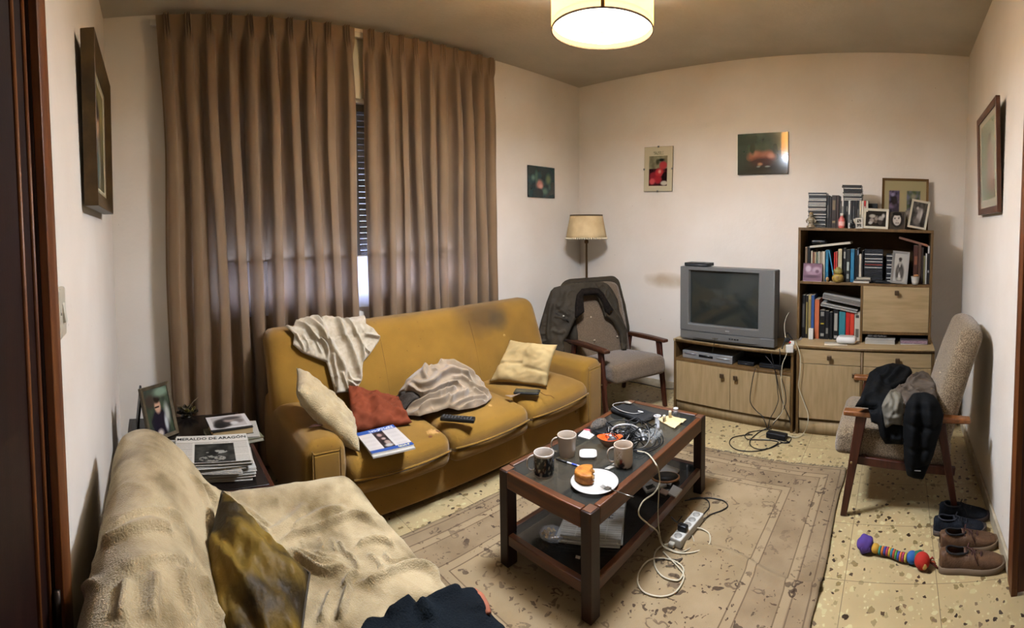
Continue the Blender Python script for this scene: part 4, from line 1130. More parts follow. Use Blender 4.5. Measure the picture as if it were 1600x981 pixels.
rc([(50, 450), (80, 460), (115, 455)], .010, .014)
rc([(80, 340), (110, 350)], .010, .012)
rc([(540, 190), (560, 250), (620, 340), (650, 380)], .014, .022)
rc([(520, 110), (570, 180), (590, 250)], .016, .014)
ct = fabric('coat_front', shc, .006, coatm, oc, RC, h0=.022, edge=.022, parent=coat, wr=.007, wsc=9, crease=.006)
b = MB(MC1)
b.soft((0, -.028, .13), (.64, .21, .58), .08, 10, lambda q, p: Vector((q.x*(1 - .10*max(0, p.z)), q.y + .006*fbm(q.x*6, q.z*6, 3) - (.075*max(0, 1-abs(q.x)/.26)**.5 if p.y > .2 and p.z < .75 else 0), q.z)))
b.build('coat_back', coatm, coat)
of = shc.line(c4b([(293, 300), (295, 200), (305, 140), (340, 98), (400, 90), (455, 95), (490, 130), (520, 185), (560, 245), (530, 280), (503, 255), (480, 190), (462, 155), (440, 138), (350, 145), (352, 200), (356, 262), (320, 290)]))
fabric('collar', Sheet(lambda x, z: tuple(Vector(S_ct(x, z)) + (MC1.to_3x3() @ Vector((0, .028, 0)))), -.62, .50, -.45, .44), .006, furm, of, (), h0=.022, edge=.018, parent=coat, wr=.004)
p = Vector(S_ct(*shc.uv(830+208/4.459, 430+290/4.459))) + MC1.to_3x3() @ Vector((0, .045, 0))
MB().ball(p, .009, 10, 6).build('button', plain('cfc8b8', .3, metal=.6), coat)
b = MB(); q0 = [Vector(S_ct(*shc.uv(830+x/4.459, 430+y/4.459))) + MC1.to_3x3() @ Vector((0, .034, 0)) for x, y in ((155, 268), (200, 295), (250, 326))]
b.tube(q0, .004, 6); b.build('pocket_edge', plain('120e0a', .8), coat)
# ---------------------------------------------------------------- jacket over the arm of the right armchair
c3 = lambda pts: [(1300 + a/3.504, 480 + b/3.504) for a, b in pts]
jp = smooth_path([(2.405, .16, 0), (2.40, .34, 0), (2.405, .52, 0), (2.43, .605, 0), (2.50, .625, 0), (2.62, .615, 0), (2.76, .625, 0), (2.90, .655, 0), (3.01, .665, 0), (3.08, .64, 0), (3.12, .56, 0)], 8)
js = [0]
for a, b_ in zip(jp[:-1], jp[1:]): js.append(js[-1] + (b_-a).length)
def S_j(x, s):
    s = max(0, min(js[-1]-1e-6, s)); k = max(i for i in range(len(js)-1) if js[i] <= s); p = jp[k].lerp(jp[k+1], (s-js[k])/(js[k+1]-js[k]+1e-9))
    return (x, p.x, p.y)
shj = Sheet(S_j, -.34, .36, 0, js[-1])
blk = mat('black puffer cloth', '060708', .8, '0a0b0c', 5, bump=.15, bsc=200, spec=.12)
linm = mat('grey brown jacket lining', '54483c', .75, '40362c', 5, bump=.1, bsc=90, spec=.35)
lin2 = mat('greyish quilted lining', '625c4e', .7, '474237', 9, bump=.1, bsc=90, spec=.4)
jk = thing('jacket', 'black puffer jacket with grey lining thrown over the arms of the right armchair', 'jacket', (.05, 2.6, .62))
def jf(nm, m, out, ridges, lift, h0=.02, wr=.006, edge=.02, crease=.004):
    S2 = Sheet(lambda x, s: tuple(Vector(S_j(x, s)) + Vector((0, -lift, lift))), -.34, .36, 0, js[-1])
    return fabric(nm, S2, .007, m, S2.line(c3(out)), [(S2.line(c3(l)), w, a, 'roll') for l, w, a in ridges], h0=h0, edge=edge, parent=jk, wr=wr, wsc=10, crease=crease)
jf('jacket_body', blk, [(125, 545), (150, 515), (185, 420), (200, 372), (240, 348), (330, 325), (380, 330), (430, 345), (440, 360), (400, 420), (330, 460), (330, 620), (390, 650), (395, 750), (340, 745), (290, 745), (262, 700), (250, 640), (215, 628), (205, 575), (245, 555)],
   [([(230, 380), (260, 440), (230, 520)], .02, .03), ([(320, 345), (300, 400), (240, 450)], .02, .03), ([(380, 345), (340, 400), (290, 450)], .018, .026), ([(160, 530), (210, 510), (250, 500)], .015, .02), ([(270, 560), (280, 640), (300, 720)], .012, .02), ([(320, 700), (360, 710), (390, 700)], .012, .016)], .0, h0=.03, crease=.0)
jf('lining', linm, [(335, 450), (400, 420), (420, 385), (455, 365), (500, 356), (530, 368), (548, 390), (570, 430), (575, 520), (480, 500), (400, 535), (380, 500), (350, 480)],
   [([(400, 420), (440, 400), (470, 370)], .012, .02), ([(430, 430), (480, 400), (530, 400)], .010, .016), ([(380, 460), (420, 450), (450, 460)], .010, .016), ([(440, 490), (500, 460), (560, 450)], .014, .014), ([(350, 455), (380, 440)], .008, .012)], .028, h0=.012, crease=.01)
jf('quilted_lining', lin2, [(272, 540), (290, 500), (315, 462), (350, 450), (385, 490), (392, 540), (388, 600), (375, 645), (330, 640), (285, 672), (278, 610)],
   [([(300, 500), (330, 520), (320, 560)], .010, .014), ([(340, 480), (360, 530), (350, 580)], .010, .014), ([(290, 590), (330, 600), (370, 590)], .010, .012), ([(300, 640), (340, 620)], .008, .010)], .030, h0=.012, crease=.012)
slp = [(405, 530), (435, 495), (500, 487), (560, 497), (590, 530), (612, 590), (600, 660), (575, 740), (555, 810), (500, 938), (450, 930), (410, 915), (395, 850), (388, 700), (390, 600)]
jf('sleeve', blk, slp, [([(450, 510), (440, 700), (440, 900)], .03, .035), ([(520, 510), (530, 650), (500, 850)], .03, .035), ([(400, 620), (480, 640), (590, 640)], .010, -.012), ([(400, 740), (480, 760), (570, 740)], .010, -.012), ([(400, 840), (480, 860), (540, 850)], .010, -.012), ([(410, 560), (500, 560), (590, 570)], .010, -.010)], .040, h0=.035, edge=.035, crease=.0)
q0, q1 = [Vector(S_j(*shj.uv(1300+x/3.504, 480+y/3.504))) + Vector((0, -.095, .04)) for x, y in ((447, 884), (480, 886))]
MB().tube([q0, q1], .0025, 5).build('reflective_strip', plain('c8ccd0', .3), jk)
# ---------------------------------------------------------------- dark garment at the front edge of the covered armchair
shg = Sheet(lambda u, v: tuple(Vector(S_bl(u, v)) + Vector((0, .012, .022))), -1.5, -.66, 1.0, sl[-1])
nav = mat('dark navy knit', '0c1014', .9, '12181d', 8, bump=.5, bsc=200, spec=.1)
gd = thing('garment', 'dark navy garment dropped on the front edge of the blanket covered armchair', 'clothing', (-1.05, .72, .50))
def gx(pts): return shg.line([(440 + a/3.76, 720 + b/3.76) for a, b in pts])
og = gx([(470, 985), (490, 955), (530, 938), (590, 945), (610, 925), (690, 870), (750, 832), (790, 850), (810, 872), (900, 830), (960, 800), (1040, 792), (1075, 800)]) + [(-.98, sl[-1]-.10), (-.70, sl[-1]-.10), (-.70, 1.20), (-1.05, 1.18)]
fabric('garment_body', shg, .008, nav, og, [(gx(l), w, a, 'roll') for l, w, a in (([(600, 950), (680, 900), (750, 840)], .02, .02), ([(800, 880), (850, 940), (860, 1000)], .018, .026), ([(820, 880), (920, 840), (1030, 810)], .02, .02), ([(1060, 810), (1120, 880), (1150, 960)], .02, .02))], h0=.022, edge=.022, parent=gd, wr=.006, wsc=8, crease=.004)
MB().tube([Vector(shg.S(*shg.uv(440+x/3.76, 720+y/3.76))) + Vector((.012, .03, .02)) for x, y in ((1070, 805), (1095, 850), (1125, 905), (1150, 955))], [.010, .016, .014, .008], 8, flat=.5).build('rust_lining', plain('8f5238', .8), gd)
# ================================================================ small things
VC = vcol('painted surface', .5)
VCG = vcol('glazed picture', .12, spec=.5, coat=.3)
VCP = vcol('printed paper', .75, spec=.15)
white = plain('cfcabf', .4)
blackp = plain('121212', .4, spec=.4)
def G(z): return lambda x, y: at(x, y, 'Z', z)
TGp = G(TG)
# ---------------------------------------------------------------- pictures on the walls
def blob(c, u, v, spots):
    for (cu, cv, ru, rv, col, so) in spots: c = mixc(c, hx(col), ell(u, v, cu, cv, ru, rv, so))
    return c
def nmix(u, v, a, b, sc=6, s=0): return mixc(hx(a), hx(b), .5 + .7*fbm(u*sc, v*sc, s))
# 1: deep framed portrait on the left wall
def paint1(u, v):
    c = nmix(u, v, '3c3a26', '6b6038', 3, 1); c = mixc(c, hx('8a7a44'), ell(u, v, .5, .75, .5, .35, .5)*.5)
    return blob(c, u, v, [(.48, .38, .22, .40, '4a3a2e', .3), (.5, .62, .13, .13, 'a8866a', .3), (.42, .25, .12, .25, '7d7a6a', .4), (.62, .2, .18, .2, '3a4a48', .4), (.5, .74, .14, .08, '2c1f18', .3)])
pm = thing('framed_painting', 'deep brown framed painting hung on the left wall above the light switch', 'painting', (-2.08, -.23, 1.65))
xa, xb, za, zb = -2.43, -1.74, 1.655, 2.305
tilt = lambda x, y, z: (x, y + .03*(z-za)/(zb-za), z)
fw_ = mat('dark gilt frame', '4f3a1b', .4, '36260f', 12, bump=.1, bsc=60, spec=.4, metal=.2)
b = MB()
def frame_ring(b, o, ux, uy, W, H, w, depth_out, depth_in, nrm):
    """mitred frame; o lower left corner on the wall side, w face width; outer edge stands depth_out, inner edge depth_in"""
    o, ux, uy, nrm = Vector(o), Vector(ux), Vector(uy), Vector(nrm)
    P = lambda a, c, d: o + ux*a + uy*c + nrm*d
    rings = [[P(0, 0, 0), P(W, 0, 0), P(W, H, 0), P(0, H, 0)], [P(0, 0, depth_out), P(W, 0, depth_out), P(W, H, depth_out), P(0, H, depth_out)],
             [P(w, w, depth_in), P(W-w, w, depth_in), P(W-w, H-w, depth_in), P(w, H-w, depth_in)], [P(w, w, 0), P(W-w, w, 0), P(W-w, H-w, 0), P(w, H-w, 0)]]
    vs = [q for r in rings for q in r]
    fs = [(r*4+i, r*4+(i+1) % 4, (r+1)*4+(i+1) % 4, (r+1)*4+i) for r in range(3) for i in range(4)] + [(12+i, 12+(i+1) % 4, (i+1) % 4, i) for i in range(4)]
    b.add(vs, fs)
n1 = Vector((0, 1, -.02)).normalized(); uy1 = Vector((0, .02, 1)).normalized()
frame_ring(b, (xb, YN+.010, za), (-1, 0, 0), uy1, xb-xa, zb-za, .075, .054, .026, n1); b.build('frame', fw_, pm, bevel=.003)
b = MB(); o_ = Vector((xb-.073, YN+.010, za)) + uy1*.073
frame_ring(b, o_, (-1, 0, 0), uy1, xb-xa-.146, zb-za-.146, .024, .026, .020, n1); b.build('liner', plain('a3977a', .6), pm)
b = MB(); pic(b, o_ + Vector((-.02, 0, 0)) + uy1*.02 + n1*.019, (-(xb-xa-.186), 0, 0), uy1*(zb-za-.186), lambda u, v: paint1(1-u, v), 40, 40); b.build('canvas', VC, pm)
# 2: dark flower print on the window wall
def p2(u, v):
    c = nmix(u, v, '16272a', '1f3a3c', 4, 3)
    return blob(c, u, v, [(.42, .42, .13, .15, 'b07466', .4), (.46, .36, .07, .07, 'c99286', .5), (.75, .60, .09, .16, '5d6a4a', .5), (.30, .66, .05, .18, '3f5a4a', .5), (.62, .20, .10, .10, '4c6a5c', .5), (.40, .14, .12, .12, '0c1518', .4), (.18, .62, .06, .08, '5a7266', .6), (.80, .35, .05, .1, '39524a', .5)])
pa = at(823, 310, 'X', XW+.004); pb_ = at(866, 310, 'X', XW+.004)
t = thing('flower_print', 'small square dark teal print with a pale rose on the window wall', 'picture', (XW+.01, 3.31, 1.80))
b = MB(); b.box(XW+.002, XW+.012, 3.128, 3.497, 1.80, 2.092); b.build('backing', blackp, t)
b = MB(); pic(b, (XW+.0125, 3.130, 1.802), (0, .365, 0), (0, 0, .288), p2, 44, 36); b.build('print', VCG, t)
# 3: fruit print in a pale mount
def p3(u, v):
    if not (.17 < u < .83 and .12 < v < .80): 
        if .3 < u < .7 and .82 < v < .90: return mixc(hx('b0a78c'), hx('6a6a50'), .6*(fbm(u*20, v*30, 2) > 0))
        return hx('b8ae92')
    c = nmix(u, v, '5d5a44', '8a8468', 5, 5) if v > .5 else nmix(u, v, '2c1216', '4a1a1e', 6, 5)
    c = blob(c, u, v, [(.34, .33, .14, .10, '7a1f26', .2), (.55, .42, .15, .10, 'a02c30', .2), (.50, .26, .13, .09, '8c2028', .2), (.68, .58, .13, .09, '9a3436', .2), (.56, .44, .05, .04, 'd0907c', .5), (.30, .22, .10, .07, 'b0484a', .3), (.74, .32, .09, .09, '1c0c10', .3), (.72, .18, .12, .05, 'b8ae9a', .2), (.48, .66, .06, .06, '3a3a26', .4), (.62, .70, .10, .03, '20261c', .4)])
    return c
t = thing('fruit_print', 'red fruit print in a pale mount on the back wall above the armchair', 'picture', (-2.15, 3.89, 1.86))
MR = T(-2.15, 3.888, 2.055, 0, 0, R(1.5))
b = MB(MR); b.box(-.150, .150, -.006, .004, -.205, .205); b.build('backing', plain('6b5a3a', .6), t)
b = MB(MR); pic(b, (-.149, -.0065, -.204), (.298, 0, 0), (0, 0, .408), p3, 60, 80); b.build('print', VCG, t)
for x, z in ((0, .204), (0, -.204), (-.148, 0), (.148, 0)): MB(MR).cbox((x, -.008, z), (.016, .006, .016)).build('clip', plain('7a7a78', .3, metal=.8), t)
# 4: dark still life under glossy glass
def p4(u, v):
    c = mixc(nmix(u, v, '27342c', '3f4a3a', 4, 7), hx('6a6a52'), max(0, v-.35)*.9*u)
    if v < .35: c = mixc(c, hx('1c1a14'), (.35-v)*2)
    return blob(c, u, v, [(.40, .42, .20, .15, '8a5440', .3), (.62, .42, .15, .15, '96604a', .3), (.50, .28, .24, .12, '3c1c16', .4), (.66, .44, .06, .06, 'b5806a', .5), (.34, .50, .08, .06, '9a6a54', .5), (.45, .24, .05, .04, 'a87e5c', .4), (.30, .62, .04, .12, '24301f', .5), (.75, .60, .04, .10, '2a3422', .5), (.55, .14, .30, .05, '15130f', .4), (.42, .18, .04, .02, '8f9084', .5), (.60, .18, .06, .02, '7f8076', .5)])
t = thing('still_life_picture', 'dark still life picture behind shiny glass on the back wall above the television', 'picture', (-1.15, 3.89, 1.98))
MR = T(-1.15, 3.888, 2.145, 0, 0, R(-.5))
b = MB(MR); b.box(-.222, .222, -.008, .004, -.172, .172); b.build('backing', blackp, t)
b = MB(MR); pic(b, (-.221, -.0085, -.171), (.442, 0, 0), (0, 0, .342), p4, 64, 50); b.build('print', vcol('mirror glazed picture', .03, spec=1.0, coat=1.0), t)
# 5: framed print on the right wall
def p5(u, v):
    if not (.10 < u < .90 and .08 < v < .93): return hx('b5ab92')
    c = nmix(u, v, '7d8468', '98a084', 4, 9)
    return blob(c, u, v, [(.62, .40, .18, .30, '9a7a6a', .4), (.60, .66, .08, .07, 'a88670', .3), (.62, .20, .22, .18, '8c6a5c', .4), (.30, .5, .14, .4, '5f7358', .5), (.6, .74, .09, .05, '5a4a36', .3), (.4, .12, .4, .06, '6f7b60', .5)])
t = thing('framed_print', 'brown framed figure print leaning off the right wall above the tweed armchair', 'picture', (.50, 2.72, 1.62))
n5 = Vector((-1, 0, -.05)).normalized(); uy5 = Vector((-.05, 0, 1)).normalized()
ya, yb = 2.42, 3.02; z0_, z1_ = 1.635, 2.235
b = MB(); frame_ring(b, (XR-.006, yb, z0_), (0, -1, 0), uy5, yb-ya, z1_-z0_, .038, .024, .018, n5); b.build('frame', plain('4a2814', .4, spec=.4), t, bevel=.002)
b = MB(); pic(b, Vector((XR-.006, yb-.036, z0_)) + uy5*.036 + n5*.012, (0, -(yb-ya-.072), 0), uy5*(z1_-z0_-.072), p5, 44, 50); b.build('print', VCG, t)
# light switch
t = thing('light_switch', 'cream light switch plate on the left wall beside the door casing', 'light switch', (-1.205, YN+.01, 1.25))
swm = plain('b5ab96', .4, spec=.4)
MB().soft((-1.205, YN+.008, 1.345), (.085, .018, .130), .008, 3).build('plate', swm, t)
MB().soft((0, 0, 0), (.024, .010, .05), .003, 2, None, T(-1.205, YN+.018, 1.345, 0, R(8))).build('rocker', plain('c8bfab', .35), t)
MB().cyl((-1.175, YN+.015, 1.345), (-1.175, YN+.0185, 1.345), .004).build('screw', plain('6a6458', .4, metal=.5), t)
# ---------------------------------------------------------------- things on the coffee table
def mug(label, px, py, r, h, m, ang, motif=None, taper=1.0):
    c = TGp(px, py); t = thing('mug', label, 'mug', (c.x, c.y, TG), 'mugs on the coffee table'); M = T(c.x, c.y, TG)
    b = MB(M); pr_ = [(r*.86*taper, 0), (r*.93*taper, .004), (r*.97*taper, .012)] + [(r*(taper + (1-taper)*k/14), .012 + (h-.012)*k/14) for k in range(1, 15)] + [(r-.002, h+.001), (r-.004, h-.001)] + [(r-.0045, h*.6), (r*.9*taper-.004, .012), (.001, .008)]
    col = None
    if motif: col = lambda i, j, n, mm: lin(motif(i/n, pr_[j][1]/h, j <= 16))
    b.lathe(pr_, 72 if motif else 40, None, col, cap=False)
    b.build('body', m, t)
    a0 = ang; hp_ = []
    for k in range(13):
        q = PI*k/12; hp_.append(M @ Vector(((r*.97 + .030*math.sin(q)*1.0)*math.cos(a0), (r*.97 + .030*math.sin(q))*math.sin(a0), h*.52 + h*.33*math.cos(q)*1.0 - .008*math.sin(q)*(k > 6))))
    MB().tube(hp_, [.0052]*13, 8, flat=.7).build('handle', plain('b9aa97', .25, spec=.5, coat=.3) if motif is None else plain('b9ada0', .25, spec=.5, coat=.3), t)
    return t
mgw = plain('b5a592', .22, spec=.5, coat=.4)
mgv = vcol('glazed mug print', .22, spec=.5, coat=.4)
def motif1(u, v, out):
    if not out or v > .90 or v < .06: return hx('bdb0a2')
    k = fbm(u*26, v*9, 3); c = hx('120f0e')
    d = noise.voronoi(Vector((u*22, v*5.5, .5)))[0]
    if d[0] < .42: c = mixc(hx('8c8a7c'), hx('45433c'), .5+.8*k)
    if d[0] < .16: c = hx('a5a394')
    return c
def motif3(u, v, out):
    c = hx('b3a08a')
    if not out: return hx('b8a48f')
    w = u
    dd = math.hypot((w-.80)/.075, (v-.22)/.16)
    if dd < 1: c = mixc(c, hx('2e140e'), min(1, (1-dd)*3))
    if abs(w-.80) < .10 and v < .12: c = hx('2a1712')
    dd = math.hypot((w-.795)/.03, (v-.40)/.12)
    if dd < 1: c = mixc(c, hx('7a2c1a'), .9)
    if math.hypot((w-.77)/.06, (v-.62)/.22) < 1 and fbm(u*40, v*14, 1) > -.05: c = mixc(c, hx('8f7658'), .8)
    if math.hypot((w-.74)/.05, (v-.30)/.12) < 1: c = mixc(c, hx('8a8458'), .6)
    return c
vdir = lambda px, py, off: (math.atan2(*(list(reversed(tuple(at(px+off, py, 'Z', TG) - at(px, py, 'Z', TG))[:2])))))
mug('mug with black and grey floral pattern on the coffee table', 850, 741, .0445, .100, mgv, vdir(850, 740, -10), motif1)
mug('plain tapered cream mug behind the patterned one on the coffee table', 886, 711, .0455, .100, mgw, vdir(885, 712, -10), None, .86)
mug('cream mug with a small brown and red bottle motif beside the cable tangle', 974, 727, .0435, .098, mgv, vdir(974, 727, -10), motif3)
# plate, cake, fork
c = TGp(929, 757); t = thing('plate', 'round white plate with a half eaten cake on the coffee table', 'plate', (c.x, c.y, TG))
MB(T(c.x, c.y, TG)).lathe([(.001, .004), (.055, .004), (.060, .001), (.064, .001), (.068, .006), (.098, .014), (.1005, .0155), (.099, .0175), (.068, .010), (.058, .0075), (.001, .0075)], 64, cap=False).build('dish', plain('aea9a1', .25, spec=.4, coat=.3), t)
cc = at(917, 747, 'Z', TG+.012)
def cakef(r0, z0, z1, scale=1.0):
    out = []; n = 60; a0 = vdir(929, 757, 10)
    for k in range(n):
        a = 2*PI*k/n; r = r0*scale
        x, y = r*math.cos(a), r*math.sin(a)
        # bite taken out of the side towards the fork
        d = (x*math.cos(a0) + y*math.sin(a0)); lim = r0*.42 + .004*math.sin(a*23) + .003*math.sin(a*41)
        if d > lim: x -= (d-lim)*math.cos(a0); y -= (d-lim)*math.sin(a0)
        out.append((x, y))
    return out
t = thing('cake', 'half eaten round golden cake on the white plate', 'cake', (cc.x, cc.y, TG+.008))
b = MB(T(cc.x, cc.y, TG+.008)); lay = [(.052, 0, .95), (.052, .006, 1.0), (.052, .028, 1.03), (.052, .036, 1.0), (.052, .040, .95), (.052, .041, .80)]; vs = []; fs = []
for (r0, z, sc) in lay: vs += [(x, y, z) for x, y in cakef(r0, 0, 0, sc)]
n = 60
for j in range(5):
    for i in range(n): fs.append((j*n+i, j*n+(i+1) % n, (j+1)*n+(i+1) % n, (j+1)*n+i))
fs += [tuple(range(n))[::-1], tuple(5*n+i for i in range(n))]
b.add(vs, fs); b.build('sponge', mat('cake crust', 'a86d26', .55, '8a4f16', 30, bump=.3, bsc=90, spec=.3), t)
b = MB(); rnd = random.Random(4); a0 = vdir(929, 757, 10)
for i in range(16):
    q = rnd.uniform(-.038, .038); e = rnd.uniform(.016, .030); b.ball((cc.x + math.cos(a0)*e - math.sin(a0)*q, cc.y + math.sin(a0)*e + math.cos(a0)*q, TG+.012+rnd.uniform(0, .018)), rnd.uniform(.004, .009), 8, 6, sc=(1, 1, .7))
b.build('crumb_filling', mat('cake filling', 'b99258', .8, '8a5a24', 60, bump=.5, bsc=120), t)
t = thing('fork', 'steel fork resting on the white plate rim beside the cake', 'fork', tuple(at(958, 765, 'Z', TG+.02)))
f0, f1 = at(943, 760, 'Z', TG+.016), at(974, 771, 'Z', TG+.024); d_ = (f1-f0).normalized(); s_ = Vector((-d_.y, d_.x, 0))
stl = plain('8a857c', .25, metal=.9)
MB().tube([f0 + d_*.03, f0 + d_*.045, f1, f1 + d_*.05], [.004, .0022, .0026, .0042], 8, flat=.5).build('handle', stl, t)
b = MB(); b.soft(tuple(f0 + d_*.024), (.022, .022, .003), .0015, 1)
for k in range(4): o2 = s_*(-.008 + .0053*k); b.tube([f0 + d_*.026 + o2, f0 + d_*.008 + o2 - Vector((0, 0, .003)), f0 - d_*.012 + o2 + Vector((0, 0, .001))], [.0016, .0014, .0007], 5)
b.build('tines', stl, t)
# square saucer
c = TGp(919, 713); a0 = R(38)
t = thing('dish', 'small empty square white dish in the middle of the coffee table', 'dish', (c.x, c.y, TG)); b = MB(T(c.x, c.y, TG, a0))
def sq(k, r, z, n=40):
    out = []
    for i in range(n):
        a = 2*PI*i/n; ca, sa = math.cos(a), math.sin(a); q = r/((abs(ca)**k + abs(sa)**k)**(1/k)); out.append((q*ca, q*sa, z))
    return out
rings = [sq(6, .026, 0), sq(6, .032, .002), sq(5, .041, .015), sq(5, .0405, .0165), sq(5, .038, .015), sq(6, .030, .005), sq(4, .02, .0045), sq(4, .0005, .0045)]
vs = [q for r in rings for q in r]; b.add(vs, [(j*40+i, j*40+(i+1) % 40, (j+1)*40+(i+1) % 40, (j+1)*40+i) for j in range(7) for i in range(40)] + [tuple(range(40))[::-1]])
b.build('bowl', plain('aea9a1', .25, spec=.4, coat=.3), t)
# pen
p0, p1 = at(869, 717, 'Z', TG+.006), at(911, 730, 'Z', TG+.006); d_ = p1-p0
t = thing('pen', 'white and blue ballpoint pen with a black cap on the coffee table', 'pen', tuple(p0))
MB().cyl(p0, p0+d_*.42, .0046, .0050).build('cap', blackp, t); MB().cyl(p0+d_*.40, p0+d_*.92, .0044).build('barrel', plain('c9c9cc', .3), t)
MB().cyl(p0+d_*.60, p0+d_*.78, .0048).build('grip_band', plain('2f47a0', .35), t); MB().cyl(p0+d_*.92, p1, .0042, .001).build('tip', plain('2b2b33', .4), t)
# orange bowl
c = TGp(953, 697); t = thing('bowl', 'small leaf shaped bowl, orange inside, left of the cable tangle', 'bowl', (c.x, c.y, TG)); b = MB(T(c.x, c.y, TG, vdir(953, 690, 10))); n = 40
def leaf(r, z, k=1.0):
    out = []
    for i in range(n):
        a = 2*PI*i/n; q = r*(1 + .28*k*abs(math.cos(a))**6); out.append((q*math.cos(a)*1.08, q*math.sin(a)*.95, z + .006*k*abs(math.cos(a))**4))
    return out
rg = [leaf(.020, 0, 0), leaf(.030, .006, .2), leaf(.042, .03, .7), leaf(.046, .045, 1)]; b.add([q for r in rg for q in r], [(j*n+i, j*n+(i+1) % n, (j+1)*n+(i+1) % n, (j+1)*n+i) for j in range(3) for i in range(n)] + [tuple(range(n))[::-1]])
b.build('outside', plain('8a6a50', .3, coat=.3), t)
b = MB(T(c.x, c.y, TG, vdir(953, 690, 10))); rg = [leaf(.046, .045, 1), leaf(.044, .046, 1), leaf(.038, .032, .6), leaf(.024, .022, .2), leaf(.0005, .020, 0)]; b.add([q for r in rg for q in r], [(j*n+i, j*n+(i+1) % n, (j+1)*n+(i+1) % n, (j+1)*n+i) for j in range(4) for i in range(n)])
b.build('inside', plain('d8501a', .3, coat=.4), t)
# white card, lighter
def flat_box(name, label, cat, pts, z, h, m, fn=None, rnd_=.002, group=None, pm=None):
    """thin slab whose four top corners are seen at the pixels pts"""
    P4 = [at(x, y, 'Z', z+h) for x, y in pts]; t = thing(name, label, cat, (P4[0].x, P4[0].y, z), group)
    dn = Vector((0, 0, -h)); b = MB(); b.add(P4 + [p + dn for p in P4], [(0, 1, 2, 3), (7, 6, 5, 4)] + [(i, i+4, (i+1) % 4+4, (i+1) % 4) for i in range(4)]); b.build('body', m, t, smooth=False)
    if fn:
        b = MB(); e = Vector((0, 0, .0006)); b.grid(48, 48, lambda u, v: P4[3].lerp(P4[2], u).lerp(P4[0].lerp(P4[1], u), v) + e, lambda u, v: lin(fn(u, v))); b.build('printed_face', pm or VCP, t)
    return t
flat_box('card_packet', 'small flat white packet beside the pink lighter on the coffee table', 'packet', [(913, 671), (932, 677), (921, 686), (903, 681)], TG, .006, plain('b8b2aa', .6), lambda u, v: mixc(hx('c4beb6'), hx('5a5a66'), .6*(.25 < v < .75 and (.2 < u < .42 or .55 < u < .72) and fbm(u*30, v*30) > -.1)))
l0, l1 = at(913, 673, 'Z', TG+.008), at(940, 674, 'Z', TG+.008); l0, l1 = at(912, 671, 'Z', TG+.006), at(936, 675, 'Z', TG+.006)
t = thing('lighter', 'pink and violet lighter lying behind the white packet', 'lighter', tuple(l0)); d_ = l1-l0
MB().tube([l0, l0+d_*.2, l0+d_*.55], [.005, .0085, .0075], 10, flat=.7).build('body', plain('b04a52', .35), t); MB().tube([l0+d_*.5, l0+d_*.8, l1], [.0078, .005, .003], 10, flat=.7).build('nozzle', plain('5a4a8a', .4), t)
# cable tangle
tang = thing('cable_tangle', 'tangle of black and grey cables heaped in the middle of the coffee table', 'cables', tuple(TGp(990, 690)))
c0 = TGp(985, 687); rnd = random.Random(12)
for k in range(16):
    pts = []; r1, r2 = rnd.uniform(.04, .10), rnd.uniform(.03, .075); ph, tl = rnd.uniform(0, 6.28), rnd.uniform(-.6, .6); ox, oy = rnd.uniform(-.05, .05), rnd.uniform(-.06, .05); zz = rnd.uniform(.006, .05)
    nn_ = 9
    for i in range(nn_):
        a = ph + 2*PI*i/nn_*rnd.uniform(.9, 1.0); x = r1*math.cos(a); y = r2*math.sin(a)
        pts.append((c0.x + ox + x*math.cos(tl) - y*math.sin(tl) + rnd.uniform(-.008, .008), c0.y + oy + x*math.sin(tl) + y*math.cos(tl) + rnd.uniform(-.008, .008), TG + .005 + max(0, zz + .03*math.sin(a*2+k) + rnd.uniform(-.008, .008))))
    MB().tube(smooth_path(pts, 7, True), .0026, 6, closed=True).build('cable', plain('0e0e0f', .45, spec=.4) if k % 6 else plain('77746f', .4), tang)
for pts in ([(1000, 668), (1030, 676), (1036, 690), (1022, 702), (1000, 708), (985, 700)], [(1005, 672), (1024, 684), (1020, 697), (1000, 702)], [(1005, 680), (1030, 684), (1028, 696), (1010, 702), (990, 703)], [(1010, 660), (1022, 668), (1026, 682), (1031, 694)]):
    MB().tube(smooth_path([at(x, y, 'Z', TG+.005) for x, y in pts], 7), .0026, 6).build('cable', plain('0e0e0f', .45, spec=.4), tang)
MB().tube(smooth_path([at(x, y, 'Z', TG+z) for x, y, z in ((1000, 676, .05), (985, 664, .07), (1005, 658, .05), (1017, 655, .03))], 6), .003, 6).build('cable', plain('2a2a2a', .4), tang)
# headphones
hc = at(973, 672, 'Z', TG+.02); t = thing('headphones', 'silver and black headphones among the cables on the coffee table', 'headphones', tuple(hc))
hpts = [at(x, y, 'Z', z) for x, y, z in ((957, 688, TG+.02), (955, 674, TG+.05), (965, 665, TG+.075), (985, 664, TG+.075), (1000, 672, TG+.05), (1006, 688, TG+.03))]
MB().tube(smooth_path(hpts, 8), .0055, 8, flat=.5).build('headband', plain('a9a6a2', .3, metal=.3), t)
for q in ((957, 690), (974, 680)):
    p = at(q[0], q[1], 'Z', TG+.024); e = MB(); e.lathe([(.001, -.014), (.020, -.014), (.026, -.006), (.026, .006), (.018, .013), (.001, .014)], 20, T(p.x, p.y, p.z, R(30), R(65)), cap=False); e.build('ear_cup', plain('3b3a39', .4), t)
